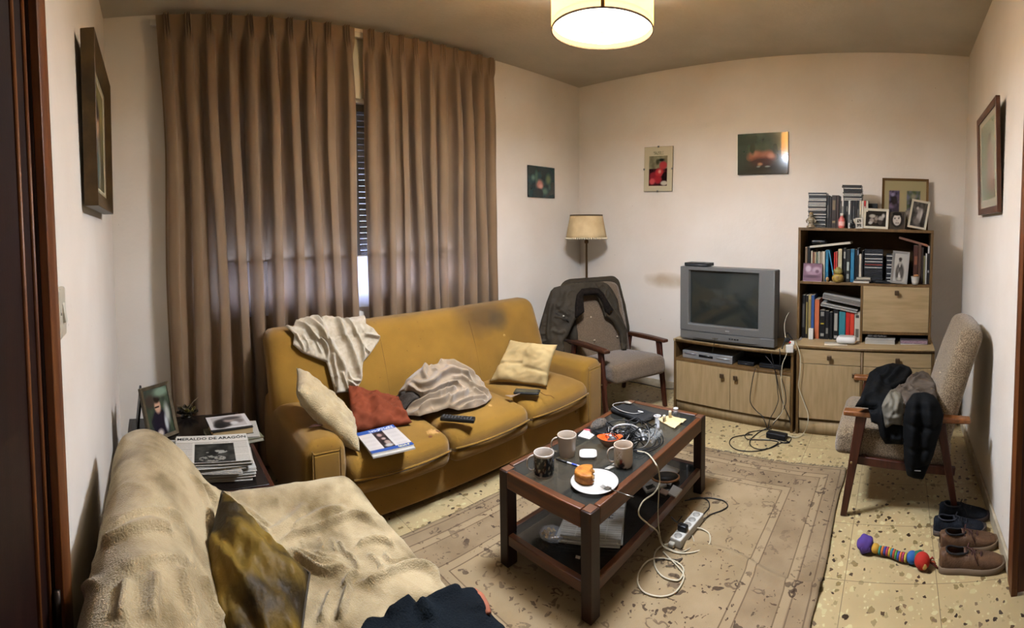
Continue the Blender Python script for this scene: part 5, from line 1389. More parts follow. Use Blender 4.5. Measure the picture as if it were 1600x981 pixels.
# mesh pouch and sunglasses at the back corner
p = at(936, 664, 'Z', TG+.03); t = thing('mesh_pouch', 'greyish mesh pouch standing at the back edge of the coffee table', 'pouch', (p.x, p.y, TG))
MB().ball((p.x, p.y, TG+.03), .05, 20, 12, sc=(.7, 1.3, .62), fn=lambda q: q + Vector((0, 0, .004*math.sin(q.x*200)*math.sin(q.y*200)))).build('body', mat('mesh cloth', '5b5145', .7, '332d27', 150, lo=.45, hi=.55, bump=.5, bsc=300), t)
p = at(945, 673, 'Z', TG+.012); t = thing('sunglasses_case', 'flat black case beside the mesh pouch on the coffee table', 'case', (p.x, p.y, TG))
MB().soft((p.x, p.y, TG+.014), (.08, .12, .026), .012, 4).build('body', blackp, t)
# black pouch with a white cord
ph_ = [at(x, y, 'Z', TG+.018) for x, y in ((962, 638), (985, 634), (1022, 650), (1016, 658), (985, 656))]
case_middle = sum((p for p in ph_), Vector())/5
t = thing('laptop_sleeve', 'flat black zip case with a white cord at the far end of the coffee table', 'case', (case_middle.x, case_middle.y, TG))
MB().soft((0, 0, 0), (.26, .13, .03), .014, 5, lambda q, p: Vector((q.x, q.y*(1-.12*p.x), q.z + (.006*fbm(q.x*9, q.y*9, 2) if p.z > 0 else 0))), T(-1.40, 2.255, TG+.016, R(-14))).build('body', mat('black nylon', '141414', .7, '1c1c1c', 20, bump=.3, bsc=200, spec=.3), t)
MB().tube(smooth_path([at(x, y, 'Z', TG+.036) for x, y in ((978, 628), (962, 630), (958, 634), (972, 642), (990, 646), (1003, 644))], 6), .002, 6).build('cord', plain('a9a39a', .5), t)
MB().soft(tuple(at(1001, 643, 'Z', TG+.037)), (.035, .008, .006), .003, 1).build('plug', plain('c9c4bb', .4), t)
MB().ball(tuple(at(981, 629, 'Z', TG+.040)), .02, 10, 6, sc=(1.4, .6, .35)).build('clasp', plain('8c8272', .5), t)
# glass jar and clear bag
clear_glass = mat('clear glass', 'ffffff', .05, alpha=.22, spec=.8)
p = TGp(1027, 669); t = thing('glass_vial', 'tiny clear glass with white rim right of the cables', 'glass', (p.x, p.y, TG))
MB(T(p.x, p.y, TG)).lathe([(.012, 0), (.012, .05), (.019, .068), (.017, .068), (.010, .05), (.010, .004), (.001, .004)], 20).build('body', clear_glass, t); MB(T(p.x, p.y, TG)).lathe([(.019, .066), (.020, .069), (.017, .070), (.017, .066), (.019, .066)], 20, cap=False).build('rim', plain('c9c0b2', .3), t)
p = TGp(1012, 684); t = thing('plastic_bag', 'small crumpled clear plastic bag behind the loops of black cable', 'bag', (p.x, p.y, TG))
MB().grid(24, 24, lambda u, v: (p.x-.055+.11*u, p.y-.05+.12*v, TG+.004+.020*abs(nz3(u*5, v*5, 2))*2*min(1, 6*u*(1-u)*4)+.010*abs(nz3(u*12, v*12, 5)))).build('body', mat('clear plastic', 'b9b9b4', .3, alpha=.25, spec=.4), t)
# napkin with two white cylinders and a small pot
P4 = [at(x, y, 'Z', TG+.003) for x, y in ((1026, 655), (1046, 650), (1073, 656), (1054, 671))]
t = thing('paper_napkin', 'creased cream paper napkin at the far right corner of the coffee table', 'napkin', tuple(P4[0]))
MB().grid(24, 24, lambda u, v: (P4[0].lerp(P4[1], u)).lerp(P4[3].lerp(P4[2], u), v) + Vector((0, 0, .002+.010*abs(nz3(u*3, v*3, 4)) + .018*max(0, v-.75)*4*(u < .6)*.3))).build('sheet', mat('napkin paper', 'c2a876', .85, 'cdb78c', 8, spec=.1), t, solid=.0015)
for k, (x, y, lb) in enumerate(((1038, 658, 'white stub of candle on the napkin, the one nearer the cables'), (1047, 651, 'white stub of candle on the napkin, the one nearer the table end'))):
    p = at(x, y, 'Z', TG+.010); t = thing('candle_stub', lb, 'candle', (p.x, p.y, TG+.010), 'candle stubs on the napkin')
    MB(T(p.x, p.y, TG+.010, k*1.0)).lathe([(.0085, 0), (.0088, .030), (.007, .034), (.001, .035)], 14).build('wax', plain('cdbf9f', .5), t); MB().cyl((p.x, p.y, TG+.044), (p.x, p.y, TG+.048), .001).build('wick', plain('5a4a3a', .8), t)
p = at(1056, 642, 'Z', TG+.03); p = TGp(1056, 646)
t = thing('small_jar', 'little glass jar with a white lid at the far end of the coffee table', 'jar', (p.x, p.y, TG))
MB(T(p.x, p.y, TG)).lathe([(.012, 0), (.014, .004), (.014, .022), (.012, .026)], 18).build('body', clear_glass, t); MB(T(p.x, p.y, TG)).lathe([(.0145, .025), (.0145, .033), (.001, .034)], 18).build('lid', plain('c4bfb4', .4), t)
c_ = TGp(945, 737); flat_box('paper_scrap', 'torn pale paper scrap left of the cream mug with the motif', 'paper', [(960, 723), (964, 727), (951, 733), (944, 732)], TG, .002, plain('8f897d', .7))
# ---------------------------------------------------------------- on the lower shelf
def newsprint(seed, head=.80, img=(.28, .78, .05, .60)):
    rnd = random.Random(seed)
    def f(u, v):
        c = hx('b9b3a6')
        if img and img[0] < u < img[1] and img[2] < v < img[3]:
            k = fbm(u*7, v*7, seed); c = mixc(hx('15130f'), hx('34322c'), .5+k)
            if ell(u, v, .56, .36, .12, .05, .4) > .3 and k > -.1: c = hx('8b877c')
            if ell(u, v, .50, .14, .14, .08, .4) > .2 and fbm(u*16, v*12, 3) > 0: c = hx('7a766c')
            return c
        if v < head - .04 and (int(v*44) % 2 == 0) and abs((u*4) % 1 - .5) < .44: c = mixc(c, hx('77726a'), .55 + .3*fbm(u*60, v*50, seed))
        if abs(v - (head-.03)) < .008: c = hx('7c766b')
        return c
    return f
b_news = []
lz = SG
for k, (dx, rot, sc) in enumerate(((0, 0, 1), (.006, 3, .98), (-.004, -2, 1.0), (.004, 1, .97))):
    M = T(-1.275+dx, 1.705, lz + k*.009, R(28+rot)); t = thing('newspaper', 'folded newspaper on the lower coffee table shelf, %s' % ('at the bottom of its pile', 'second from the bottom of its pile', 'third from the bottom of its pile', 'topmost of its pile')[k], 'newspaper', (-1.275, 1.705, lz+k*.009), 'newspapers on the lower shelf')
    b = MB(M); b.soft((0, 0, .004), (.27*sc, .33*sc, .008), .0035, 4, lambda q, p: q + Vector((0, 0, .002*fbm(q.x*8, q.y*8, k)))); b.build('folded_sheets', plain('a9a498', .8), t)
    if k == 3:
        b = MB(M); pic(b, (-.132, -.162, .0115), (.264, 0, 0), (0, .324, 0), newsprint(3, .75, None), 60, 60); b.build('front_page', VCP, t)
        text('Heraldo', .05, M @ T(.07, .06, .0122, R(90)), plain('222222', .8), t)
# snack bag
p = at(862, 836, 'Z', SG+.015); t = thing('snack_bag', 'crumpled clear bag with yellow snacks on the lower table shelf', 'bag', (p.x, p.y, SG)); rnd = random.Random(8)
b = MB()
for i in range(26): b.ball((p.x + rnd.uniform(-.032, .032), p.y + rnd.uniform(-.03, .03), SG + .012 + rnd.uniform(0, .020)), rnd.uniform(.006, .011), 8, 5, sc=(1, .8, .6))
b.build('snacks', mat('yellow snacks', 'a8863c', .7, '7d5a24', 50), t)
MB().ball((p.x, p.y, SG+.022), .055, 26, 16, sc=(1.1, .9, .38), fn=lambda q: q*(1+.16*nz3(q.x*40, q.y*40, q.z*40))).build('film', mat('bag film', 'ffffff', .08, alpha=.14, spec=1.0), t)
MB().grid(10, 6, lambda u, v: at(878, 836, 'Z', SG+.01) + Vector((.05*u, .03*(v-.5)*(1+u), .01*math.sin(u*6+v*9)))).build('twisted_end', mat('bag film 2', '9a7a70', .15, alpha=.45, spec=1.0), t)
flat_box('paper_chip', 'tiny white paper chip alone near the front of the lower table shelf', 'paper', [(900, 867), (907, 869), (906, 873), (899, 871)], SG, .002, plain('b5aea2', .7))
flat_box('folded_papers', 'white leaflets on the lower shelf under the dark round coaster', 'papers', [(1040, 725), (1062, 733), (1048, 757), (1022, 748)], SG+.004, .006, plain('a9a499', .7), lambda u, v: hx('b2ada2'))
flat_box('leaflet', 'white folded leaflet at the far right end of the lower table shelf', 'leaflet', [(1052, 757), (1066, 764), (1056, 776), (1044, 770)], SG, .008, plain('b0aba0', .7))
flat_box('booklet', 'pinkish booklet beside the white folded leaflet on the lower table shelf', 'booklet', [(1034, 762), (1048, 768), (1040, 773), (1030, 768)], SG, .006, plain('8f7462', .7))
p = at(1040, 746, 'Z', SG+.014); t = thing('coaster', 'dark oval wooden mat with a tan rim on the lower table shelf', 'mat', (p.x, p.y, SG+.011))
M = T(p.x, p.y, SG+.011, R(30)) @ Matrix.Diagonal((1.25, .9, 1, 1))
MB(M).lathe([(.058, 0), (.062, .003), (.062, .008), (.058, .010), (.001, .010)], 32).build('rim', plain('9a6a42', .5), t); MB(M).lathe([(.055, .0102), (.001, .0112)], 32).build('face', plain('2a2622', .5), t)
flat_box('magazine_stack', 'light grey booklets on the lower shelf near the big newspaper pile', 'booklets', [(1000, 754), (1030, 744), (1042, 757), (1010, 768)], SG, .010, plain('9a958a', .7), newsprint(9, .8, (.1, .5, .1, .5)))
# ---------------------------------------------------------------- cables and power strip on the rug
RZ = .019
def cord(pts, r, m, name='cord', parent=None, z=RZ, n=7):
    P = []
    for q in pts:
        P.append(at(q[0], q[1], 'Z', z if len(q) < 3 else q[2]))
    return MB().tube(smooth_path(P, n), r, 7).build(name, m, parent)
wc = plain('b8ad92', .5); wc2 = plain('9a9078', .55)
dz = .02
o = MB().tube(smooth_path([TGp(996, 706) + Vector((0, 0, .004)), TGp(1012, 711) + Vector((0, 0, .006)), at(1026, 727, 'Z', TG+.012), at(1030, 741, 'X', TX1+.012), at(1030, 757, 'X', TX1+.015), at(1021, 771, 'X', TX1+.010), at(1004, 784, 'X', TX1+.012), at(998, 803, 'X', TX1+.012), at(1012, 818, 'X', TX1+.02), at(1027, 830, 'X', TX1+.02), at(1032, 846, 'Z', .05), at(1040, 856, 'Z', RZ+.005), at(1062, 864, 'Z', RZ), at(1090, 861, 'Z', RZ), at(1108, 850, 'Z', RZ), at(1108, 834, 'Z', RZ), at(1096, 826, 'Z', RZ+.004), at(1084, 824, 'Z', .03)], 8), .0034, 8).build('white_cord', wc)
tag(o, 'long white cord running off the coffee table edge down to the power strip', 'cord')
o = cord([(1048, 849, .03), (1034, 853, .02), (1024, 862), (1022, 876), (1026, 890), (1038, 902), (1058, 907), (1066, 900), (1068, 889), (1060, 880), (1046, 874), (1026, 872), (1010, 878), (998, 895), (997, 912), (1008, 926), (1032, 932), (1054, 926), (1066, 910), (1068, 897), (1058, 884), (1044, 870), (1036, 862)], .0036, wc)
tag(o, 'coiled cream power cord looping on the rug in front of the coffee table leg', 'cord')
o = MB().tube(smooth_path([at(1030, 757, 'X', TX1+.022), at(1029, 775, 'X', TX1+.02), at(1028, 800, 'X', TX1+.02), at(1030, 830, 'X', TX1+.03), at(1036, 850, 'Z', .03), at(1058, 862, 'Z', RZ), at(1076, 858, 'Z', RZ), at(1084, 848, 'Z', RZ), at(1082, 838, 'Z', RZ), at(1078, 834, 'Z', .03)], 8), .0028, 7).build('grey_cord', wc2)
tag(o, 'thin greyish cord hanging straight down beside the lower shelf to the power strip', 'cord')
t = thing('power_strip', 'white power strip lying on the rug beside the coffee table', 'power strip', (-.97, 2.05, .014))
a_, b2 = at(1055, 856, 'Z', .014), at(1092, 812, 'Z', .014); ln_ = (b2-a_).length; MP = T((a_.x+b2.x)/2, (a_.y+b2.y)/2, .015, math.atan2(b2.y-a_.y, b2.x-a_.x))
MB(MP).soft((0, 0, .022), (ln_, .058, .042), .006, 4).build('housing', plain('b5b0a5', .4), t)
for k in range(5):
    x = -ln_/2 + ln_*(k+.6)/5.2
    MB(MP).lathe([(.019, .0432), (.019, .0440), (.001, .0435)], 20, T(x, 0, 0)).build('socket', plain('8f8a80', .5), t)
p = MP @ Vector((-ln_*.22, 0, .05)); b = MB(MP); b.soft((-ln_*.20, 0, .057), (.034, .05, .03), .008, 3); pl_ = b.build('black_plug', blackp, t)
MB().tube(smooth_path([p + Vector((0, 0, .02)), p + Vector((-.03, -.02, .045)), p + Vector((-.07, .02, .03)), at(1058, 815, 'Z', .02), at(1066, 806, 'Z', RZ)], 6), .003, 6).build('plug_cord', blackp, t)
MB().soft(tuple(at(1050, 850, 'Z', .03)), (.03, .03, .022), .006, 2).build('cord_grip', plain('a59f90', .5), t)
o = cord([(1092, 813, .03), (1100, 802), (1108, 792), (1106, 782), (1094, 777), (1078, 779)], .003, blackp); tag(o, 'short black cord loop at the far end of the power strip on the rug', 'cord')
o = cord([(1094, 815, .03), (1110, 804), (1128, 797), (1137, 790), (1130, 782), (1112, 778), (1096, 778), (1070, 782)], .003, blackp); tag(o, 'wide black cord loop reaching right across the rug beyond the power strip', 'cord')
o = cord([(1024, 876), (1040, 873), (1058, 874), (1066, 872), (1052, 883), (1040, 884)], .0022, plain('3a3026', .6)); tag(o, 'thin dark string lying across the coiled cream cord on the rug', 'string')
# ---------------------------------------------------------------- things on the sofa
Sz = .445
def magc(u, v):
    if v > .84: 
        c = hx('2d4a86')
        if .30 < u < .95 and .87 < v < .96 and fbm(u*26, v*30, 3) > -.05: c = hx('b9bcc6')
        return c
    if v < .12: return hx('2a4580') if not (.66 < u < .92 and .03 < v < .10 and fbm(u*40, v*40, 1) > -.1) else hx('c2bd8e')
    if .34 < u < .62:
        c = mixc(hx('1a1412'), hx('3a2a26'), .5+fbm(u*8, v*8, 5))
        return blob(c, u, v, [(.47, .68, .06, .07, '9a8078', .3), (.50, .50, .05, .05, 'a08a80', .3), (.52, .32, .07, .10, '8d7a70', .3), (.5, .2, .10, .06, '9c9790', .3)])
    return mixc(hx('b4aca4'), hx('98918a'), .45*(int(v*36) % 2 == 0)*(abs(u-.17) < .13 or abs(u-.80) < .13))
flat_box('magazine', 'blue and white magazine under the topmost one on the left sofa seat', 'magazine', [(560, 680), (617, 668), (649, 699), (583, 714)], Sz, .008, plain('b3ada2', .6), None)
flat_box('magazine', 'blue and white magazine with a dark photo strip, topmost on the left sofa seat', 'magazine', [(556, 677), (614, 663), (647, 694), (581, 709)], Sz+.008, .008, plain('b8b2a8', .6), magc)
# remote control
a_, b2 = at(689, 653, 'Z', Sz+.010), at(742, 657, 'Z', Sz+.010); MRm = T(-2.125, 1.585, Sz+.001, R(78)); 
t = thing('remote_control', 'long black remote control on the middle sofa seat in front of the blanket', 'remote control', (-2.125, 1.585, Sz))
ra = math.atan2(b2.y-a_.y, b2.x-a_.x); MRm = T((a_.x+b2.x)/2, (a_.y+b2.y)/2, Sz+.002, ra)
MB(MRm).soft((0, 0, .011), (.195, .052, .022), .006, 4).build('body', blackp, t)
b = MB(MRm)
for i in range(10):
    for j in range(4):
        if (i*7+j*3) % 5: b.soft((-.082+i*.0175, -.0165+j*.011, .0225), (.009, .006, .003), .0012, 1)
b.build('buttons', plain('4d4d4d', .5), t)
# phone in case with a strap
a_, b2 = at(804, 612, 'Z', Sz+.01), at(843, 614, 'Z', Sz+.01); MRm = T((a_.x+b2.x)/2, (a_.y+b2.y)/2, Sz+.006, math.atan2(b2.y-a_.y, b2.x-a_.x))
t = thing('phone', 'black phone lying on the right sofa seat in front of the beige cushion', 'phone', (MRm.translation.x, MRm.translation.y, Sz))
MB(MRm).soft((0, 0, .008), (.165, .080, .014), .005, 4).build('case', plain('1a1714', .5), t); MB(MRm).soft((0, .0, .0155), (.145, .066, .002), .001, 2).build('screen', plain('2d302c', .12, spec=.7), t)
p = at(803, 617, 'Z', Sz+.006); MB().add([p, p+Vector((-.03, -.05, .003)), p+Vector((.03, -.055, .006)), p+Vector((.03, .06, .012))], [(0, 1, 2, 3)]).build('open_flap', plain('8a7560', .7), t, smooth=False, solid=.002)
o = MB().tube(smooth_path([at(x, y, 'Z', Sz+.003) for x, y in ((845, 613), (852, 617), (860, 618), (866, 622))], 5), .0022, 6).build('strap', plain('6a4418', .8)); tag(o, 'thin brown strap trailing from the black phone on the sofa', 'strap')
p = at(495, 671, 'Z', .545); o = MB().grid(10, 5, lambda u, v: p + Vector((-.02+.05*(v-.5)*math.sin(PI*u)*.5, -.035+.075*u, .006+.008*math.sin(u*PI)))).build('withered_leaf', plain('3a1c10', .8), solid=.003); tag(o, 'curled dark brown leaf on the left arm of the sofa', 'leaf')
# ---------------------------------------------------------------- on the side table
def photo_fn(seed, bgc='2a2a24', skin='a9846c', cloth_='1c1620', extra=None):
    def f(u, v):
        c = nmix(u, v, bgc, '3f4a36', 5, seed); sp = [(.5, .25, .34, .30, cloth_, .2), (.48, .62, .13, .16, skin, .2), (.48, .76, .14, .08, '241a14', .25)] + (extra or [])
        return blob(c, u, v, sp)
    return f
fs_ = plain('5a4f3c', .5)
t = thing('photo_frame', 'tall framed photo of a person in dark clothes standing on the side table', 'photo frame', (-2.52, .06, STZ))
def quad_frame(t, o_, ux, uy, W, H, w, th, fm, fn, pmat=VCG, mount=None, nu=44, nv=56, back=True):
    ux, uy = Vector(ux).normalized(), Vector(uy).normalized(); nn = ux.cross(uy)
    b = MB(); frame_ring(b, Vector(o_) - nn*th, ux, uy, W, H, w, th, th*.8, nn); b.build('frame', fm, t, smooth=False)
    b = MB(); pic(b, Vector(o_) + ux*w + uy*w - nn*th*.45, ux*(W-2*w), uy*(H-2*w), fn, nu, nv); b.build('photograph', pmat, t)
    if back: b = MB(); q = Vector(o_) - nn*th*.98; b.add([q, q+ux*W, q+ux*W+uy*H, q+uy*H, q-nn*.003, q+ux*W-nn*.003, q+ux*W+uy*H-nn*.003, q+uy*H-nn*.003], [(0, 1, 2, 3), (7, 6, 5, 4)] + [(i, i+4, (i+1) % 4+4, (i+1) % 4) for i in range(4)]); b.build('back_board', plain('2a221a', .8), t, smooth=False)
    return nn
sf1 = mat('silver brown frame', '6b5e48', .35, '4f4433', 20, metal=.4)
quad_frame(t, (-2.36, -.045, STZ+.004), (-.62, .80, 0), Vector((-.21, -.16, .95)), .19, .27, .017, .018, sf1, photo_fn(2, extra=[(.82, .42, .10, .20, '9a9a90', .5), (.2, .75, .18, .14, '3a2e26', .3), (.45, .60, .10, .02, '1d1512', .2), (.7, .9, .3, .1, '6a7a66', .4), (.72, .22, .07, .16, 'a8a8a4', .4), (.42, .05, .12, .08, 'b8a898', .4)]))
b = MB(); b.tube([(-2.56, -.06, STZ+.005), (-2.50, -.03, STZ+.19)], .006, 6); b.build('stand_leg', blackp, t)
t = thing('photo_frame', 'black framed picture seen from behind in the corner by the left wall', 'photo frame', (-2.66, -.12, STZ), None)
MB(T(-2.62, -.125, STZ, R(4), R(-8))).box(-.07, .07, 0, .012, 0, .20).build('frame', plain('1a1613', .4), t, bevel=.002)
MB(T(-2.62, -.125, STZ, R(4), R(-8))).box(-.055, .055, .0121, .0131, .015, .185).build('back_board', plain('3a3630', .6), t)
# flower shaped metal bowl
c = at(292, 650, 'Z', STZ); t = thing('flower_ornament', 'dark metal flower shaped bowl between the framed photo and the books', 'ornament', (c.x, c.y, STZ)); om = plain('2c2415', .3, metal=.6, spec=.6)
for k in range(14):
    a = k*2.4; r = .030 + .035*k/14; tl = .9 - .6*k/14
    b = MB(); b.grid(6, 6, lambda u, v: (c.x + math.cos(a)*(r*v*1.1+.004) - math.sin(a)*(u-.5)*.045*math.sin(PI*min(v*.85+.12, 1)), c.y + math.sin(a)*(r*v*1.1+.004) + math.cos(a)*(u-.5)*.045*math.sin(PI*min(v*.85+.12, 1)), STZ + .012 + v*v*.040*tl + .012*(2*u-1)**2)); b.build('petal', om if k % 3 else plain('5f5226', .35, metal=.5), t, solid=.0015)
MB(T(c.x, c.y, STZ)).lathe([(.035, 0), (.03, .006), (.012, .012), (.02, .022), (.001, .026)], 20).build('cup', om, t)
for k, (dx, dy) in enumerate(((.07, .03), (.04, -.06), (-.05, .07))): MB().tube([(c.x, c.y, STZ+.03), (c.x+dx*.6, c.y+dy*.6, STZ+.07), (c.x+dx, c.y+dy, STZ+.085)], .0009, 5).build('stem', plain('8a7a58', .5), t)
# books and papers
def bookflat(label, cx_, cy_, z, w, d, h, rot, cover, page, group, fn=None, name='book', cat='book'):
    M = T(cx_, cy_, z, R(rot)); t = thing(name, label, cat, (cx_, cy_, z), group)
    MB(M).box(-w/2+.002, w/2-.003, -d/2+.003, d/2-.003, .0015, h-.0015).build('pages', plain(page, .85), t, smooth=False)
    b = MB(M); b.box(-w/2, w/2, -d/2, d/2, 0, .0015).box(-w/2, w/2, -d/2, d/2, h-.0015, h).box(-w/2, -w/2+.002, -d/2, d/2, .001, h-.001); b.build('cover', plain(cover, .5), t, smooth=False)
    if fn: b = MB(M); pic(b, (w/2-.001, -d/2+.001, h+.0004), (0, d-.002, 0), (-(w-.002), 0, 0), fn, 44, 44); b.build('printed_face', VCP, t)
    return t
bx_, by_ = -2.40, .36
bookflat('greenish paperback, bottom of the book pile on the side table', -2.375, .375, STZ, .21, .26, .020, 8, '5c5a44', '9a9480', 'books on the side table')
bookflat('white papers second from the bottom of the side table book pile', -2.40, .39, STZ+.020, .20, .24, .006, -6, 'a39d90', 'a8a295', 'books on the side table', name='paper_pad', cat='papers')
bookflat('thick cream paged paperback with black cover in the side table book pile', -2.395, .365, STZ+.026, .14, .21, .032, 4, '15120f', 'a58c62', 'books on the side table')
def bwp(u, v):
    c = hx('b3aca6')
    if .10 < u < .90 and .10 < v < .92: c = mixc(hx('a9a29c'), hx('8a837c'), .4)
    return blob(c, u, v, [(.35, .42, .22, .32, '2a2421', .2), (.55, .58, .16, .14, '8f7f74', .25), (.60, .74, .24, .12, '4a423e', .25), (.75, .5, .12, .16, '6f645c', .3), (.62, .36, .10, .12, 'b5afa9', .3), (.25, .25, .14, .2, '1c1816', .3)])
bookflat('white magazine with a black and white portrait, topmost of the side table book pile', -2.415, .36, STZ+.058, .17, .215, .008, 3, '1a1715', '8f887c', 'books on the side table', bwp, name='magazine', cat='magazine')
p = at(348, 683, 'Z', STZ+.01); t = thing('cigarette_box', 'thin gold and white box lying behind the newspapers on the side table', 'box', (p.x, p.y, STZ))
a_, b2 = at(330, 682, 'Z', STZ+.012), at(366, 682, 'Z', STZ+.012); MG = T((a_.x+b2.x)/2, (a_.y+b2.y)/2, STZ, math.atan2(b2.y-a_.y, b2.x-a_.x))
MB(MG).box(-.055, .07, -.012, .012, 0, .014).build('body', plain('b5922e', .35, metal=.3), t, bevel=.002); MB(MG).box(-.075, -.053, -.013, .013, 0, .016).build('end_cap', plain('b8b09a', .4), t, bevel=.002); MB(MG).box(-.05, .068, -.006, .006, .0142, .0146).build('white_band', plain('c4bda8', .5), t)
p = at(326, 690, 'Z', STZ+.01); o = MB().soft((p.x, p.y, STZ+.011), (.05, .075, .022), .010, 4, None, None).build('sponge', plain('b5622c', .7)); tag(o, 'orange soap shaped block half hidden behind the newspaper pile', 'block')
# newspaper pile
rnd = random.Random(3); NPX, NPY = -2.085, .232
NM = T(NPX, NPY, 0, R(-6))
ordn = ['lowest', 'second lowest', 'third lowest', 'fourth lowest', 'fifth lowest', 'sixth lowest', 'seventh lowest', 'topmost']
for k in range(8):
    dx, dy, ro = rnd.uniform(-.012, .012), rnd.uniform(-.014, .014), rnd.uniform(-5, 5)
    if k == 7: dx = dy = ro = 0
    if k in (4, 5): dy -= .03
    M = T(NPX+dx, NPY+dy, STZ+.0105*k, R(-6+ro)); t = thing('newspaper', ('folded newspaper, %s in the pile on the side table' % ordn[k]) if k < 7 else 'newspaper with a big dark photo, topmost of the pile on the side table', 'newspaper', (NPX, NPY, STZ+.0105*k), 'newspapers on the side table')
    b = MB(M)
    for l in range(3): b.soft((rnd.uniform(-.003, .003), rnd.uniform(-.004, .004), .0017+.0034*l), (.275 - .01*l, .335, .0031), .0014, 5, lambda q, p: q + Vector((0, 0, .0015*fbm(q.x*9, q.y*9, k+l))))
    b.build('folded_sheets', plain(('a5a096', '968f84', 'aca79c')[k % 3], .85), t)
    if k == 7:
        zt = .0128
        b = MB(M); pic(b, (.136, -.166, zt), (0, .332, 0), (-.272, 0, 0), newsprint(5, .76, (.27, .80, .02, .66)), 96, 84); b.build('front_page', VCP, t)
        text('MERALDO DE ARAGÓN', .036, M @ T(-.100, 0, zt+.0006, R(90)), plain('1c1a18', .8), t, 'masthead', bold=.0006, sx=.84)
t = thing('receipt', 'sheets of white paper sticking out left of the newspaper pile', 'papers', (-2.17, .05, STZ))
for k in range(2): MB(T(-2.17-.02*k, .050+.012*k, STZ+.030*k+.002, R(-14+6*k))).soft((0, 0, .006), (.22, .09, .012), .003, 3).build('sheets', plain('9f998e', .85), t)
# ================================================================ things on the wall unit
def shelf_x(px, Y): return at(px, 400, 'Y', Y).x
def upright_book(label, px0, px1, z0, py_top, Y, depth, col, group, lean=0, stripe=None, thing_name='book', category='book'):
    """a book standing on z0 between two pixel columns, spine towards the room"""
    x0, x1 = shelf_x(px0, Y), shelf_x(px1, Y); z1 = at((px0+px1)/2, py_top, 'Y', Y).z; w = x1 - x0; h = z1 - z0
    t = thing(thing_name, label, category, ((x0+x1)/2, Y, z0), group)
    M = T(x0, Y, z0, 0, 0, R(lean))
    c = lin(hx(col)); page = lin(hx('a89d86'))
    b = MB(M); b.box(.0006, w-.0006, .002, depth, 0, h, None, c)
    b.box(.0022, w-.0022, .004, depth-.003, h-.001, h+.0006, None, page)
    if stripe:
        for (f0, f1, sc) in stripe: b.box(w*.2, w*.8, .0010, .0022, h*f0, h*f1, None, lin(hx(sc)))
    b.build('volume', VC, t, smooth=False)
    return t
def disc_case(label, x, Y, z, w, group, dark, rot=0, band=None, th=.0104):
    t = thing('disc_case', label, 'disc case', (x, Y, z), group)
    b = MB(T(x, Y, z, R(rot))); c = lin(hx('121212')) if dark else lin(hx('1a1a1a'))
    b.box(-w/2, w/2, 0, .125, .0006, th-.0006, None, c)
    inl = lin(hx(band or ('3a3a3a' if dark else 'b5b0a6')))
    b.box(-w/2+.004, w/2-.004, -.0006, .0004, .0022, th-.0022, None, inl)
    b.build('case', vcol('disc case plastic', .25, spec=.5), t, smooth=False)
    return t
YT = 3.60      # front line of the things on top
# stack of disc cases, left on top
rnd = random.Random(21)
x = shelf_x(1275, YT); pattern = [0,0,1,0,0,1,0,1,0,1,0,0,1,1,0,1,1,1,0,1,1,0,0,1,0]
for k in range(25):
    disc_case('disc case in the tall stack at the left end of the bookcase top', x + rnd.uniform(-.003, .003), YT+.02, HZ+.0001+k*.0108, .142, 'disc cases in the tall left stack on top', not pattern[k], rnd.uniform(-2, 2), th=.0106)
# dark books beside it
for i, (a, b_, y, c, lb, st) in enumerate(((1290.5, 1294, 305, '17130f', 'thin black book right next to the tall disc stack on top of the bookcase', [(.3, .7, '4a4640')]), (1294.4, 1297.6, 308, '211a14', 'second thin dark book from the tall disc stack on top of the bookcase', None),
     (1298, 1305, 305, '2a2018', 'thick dark brown volume with lettered spine on top of the bookcase', [(.15, .22, '7a6a4a'), (.55, .85, '6a5a40')]), (1305.4, 1309, 305, '3a2a22', 'reddish brown book beside the thick lettered volume on top of the bookcase', None))):
    upright_book(lb, a, b_, HZ, y, YT, .15, c, 'books on top of the bookcase', stripe=st)
cols = [('121110', 'black', [(.2, .9, '3a3836')]), ('b5afa2', 'white', [(.3, .8, '5a554c')]), ('131211', 'black', None), ('15120f', 'black', [(.6, .8, '6a655a')]), ('b0aca2', 'narrow white', [(.2, .5, '3a3a3a')]), ('171412', 'black', [(.2, .3, '8a8578')]), ('111111', 'black', [(.3, .8, '3c3c3c')]), ('1a1614', 'dark', None), ('141414', 'black', [(.4, .7, '55514a')]), ('b3a890', 'cream', [(.2, .5, '6a6250')]), ('b1aa98', 'cream', None), ('8a1f1c', 'red', [(.6, .8, 'b5a898')]), ('b5a993', 'cream', [(.3, .5, '8a7a60')])]
px = 1310.
where = ['first', 'second', 'third', 'fourth', 'fifth', 'sixth', 'seventh', 'eighth', 'ninth', 'tenth', 'eleventh', 'twelfth', 'last']
for k, (c, nm, st) in enumerate(cols):
    w = 3.45
    upright_book('%s spined case, %s from the left in the row under the flat disc pile' % (nm, where[k]), px, px+w-.25, HZ, 313.5, YT, .14, c, 'upright cases under the flat disc pile', stripe=st, thing_name='film_case', category='film case'); px += w
zt_ = at(1330, 313.5, 'Y', YT).z + .001
pattern = [1, 1, 0, 1, 1, 0, 0, 0, 1, 0, 0]
for k in range(11):
    disc_case('disc case in the small pile lying on the row of film cases', shelf_x(1330, YT) + rnd.uniform(-.004, .004) + (-.006 if k > 8 else 0), YT+.0, zt_ + k*.0108, .148 if k > 8 else .142, 'disc cases piled on the film cases', not pattern[k], rnd.uniform(-2, 2), th=.0106)
upright_book('black camera case behind the white family photo frame on top', 1355, 1369, HZ, 318, YT+.06, .07, '141312', None, thing_name='camera_case', category='case')
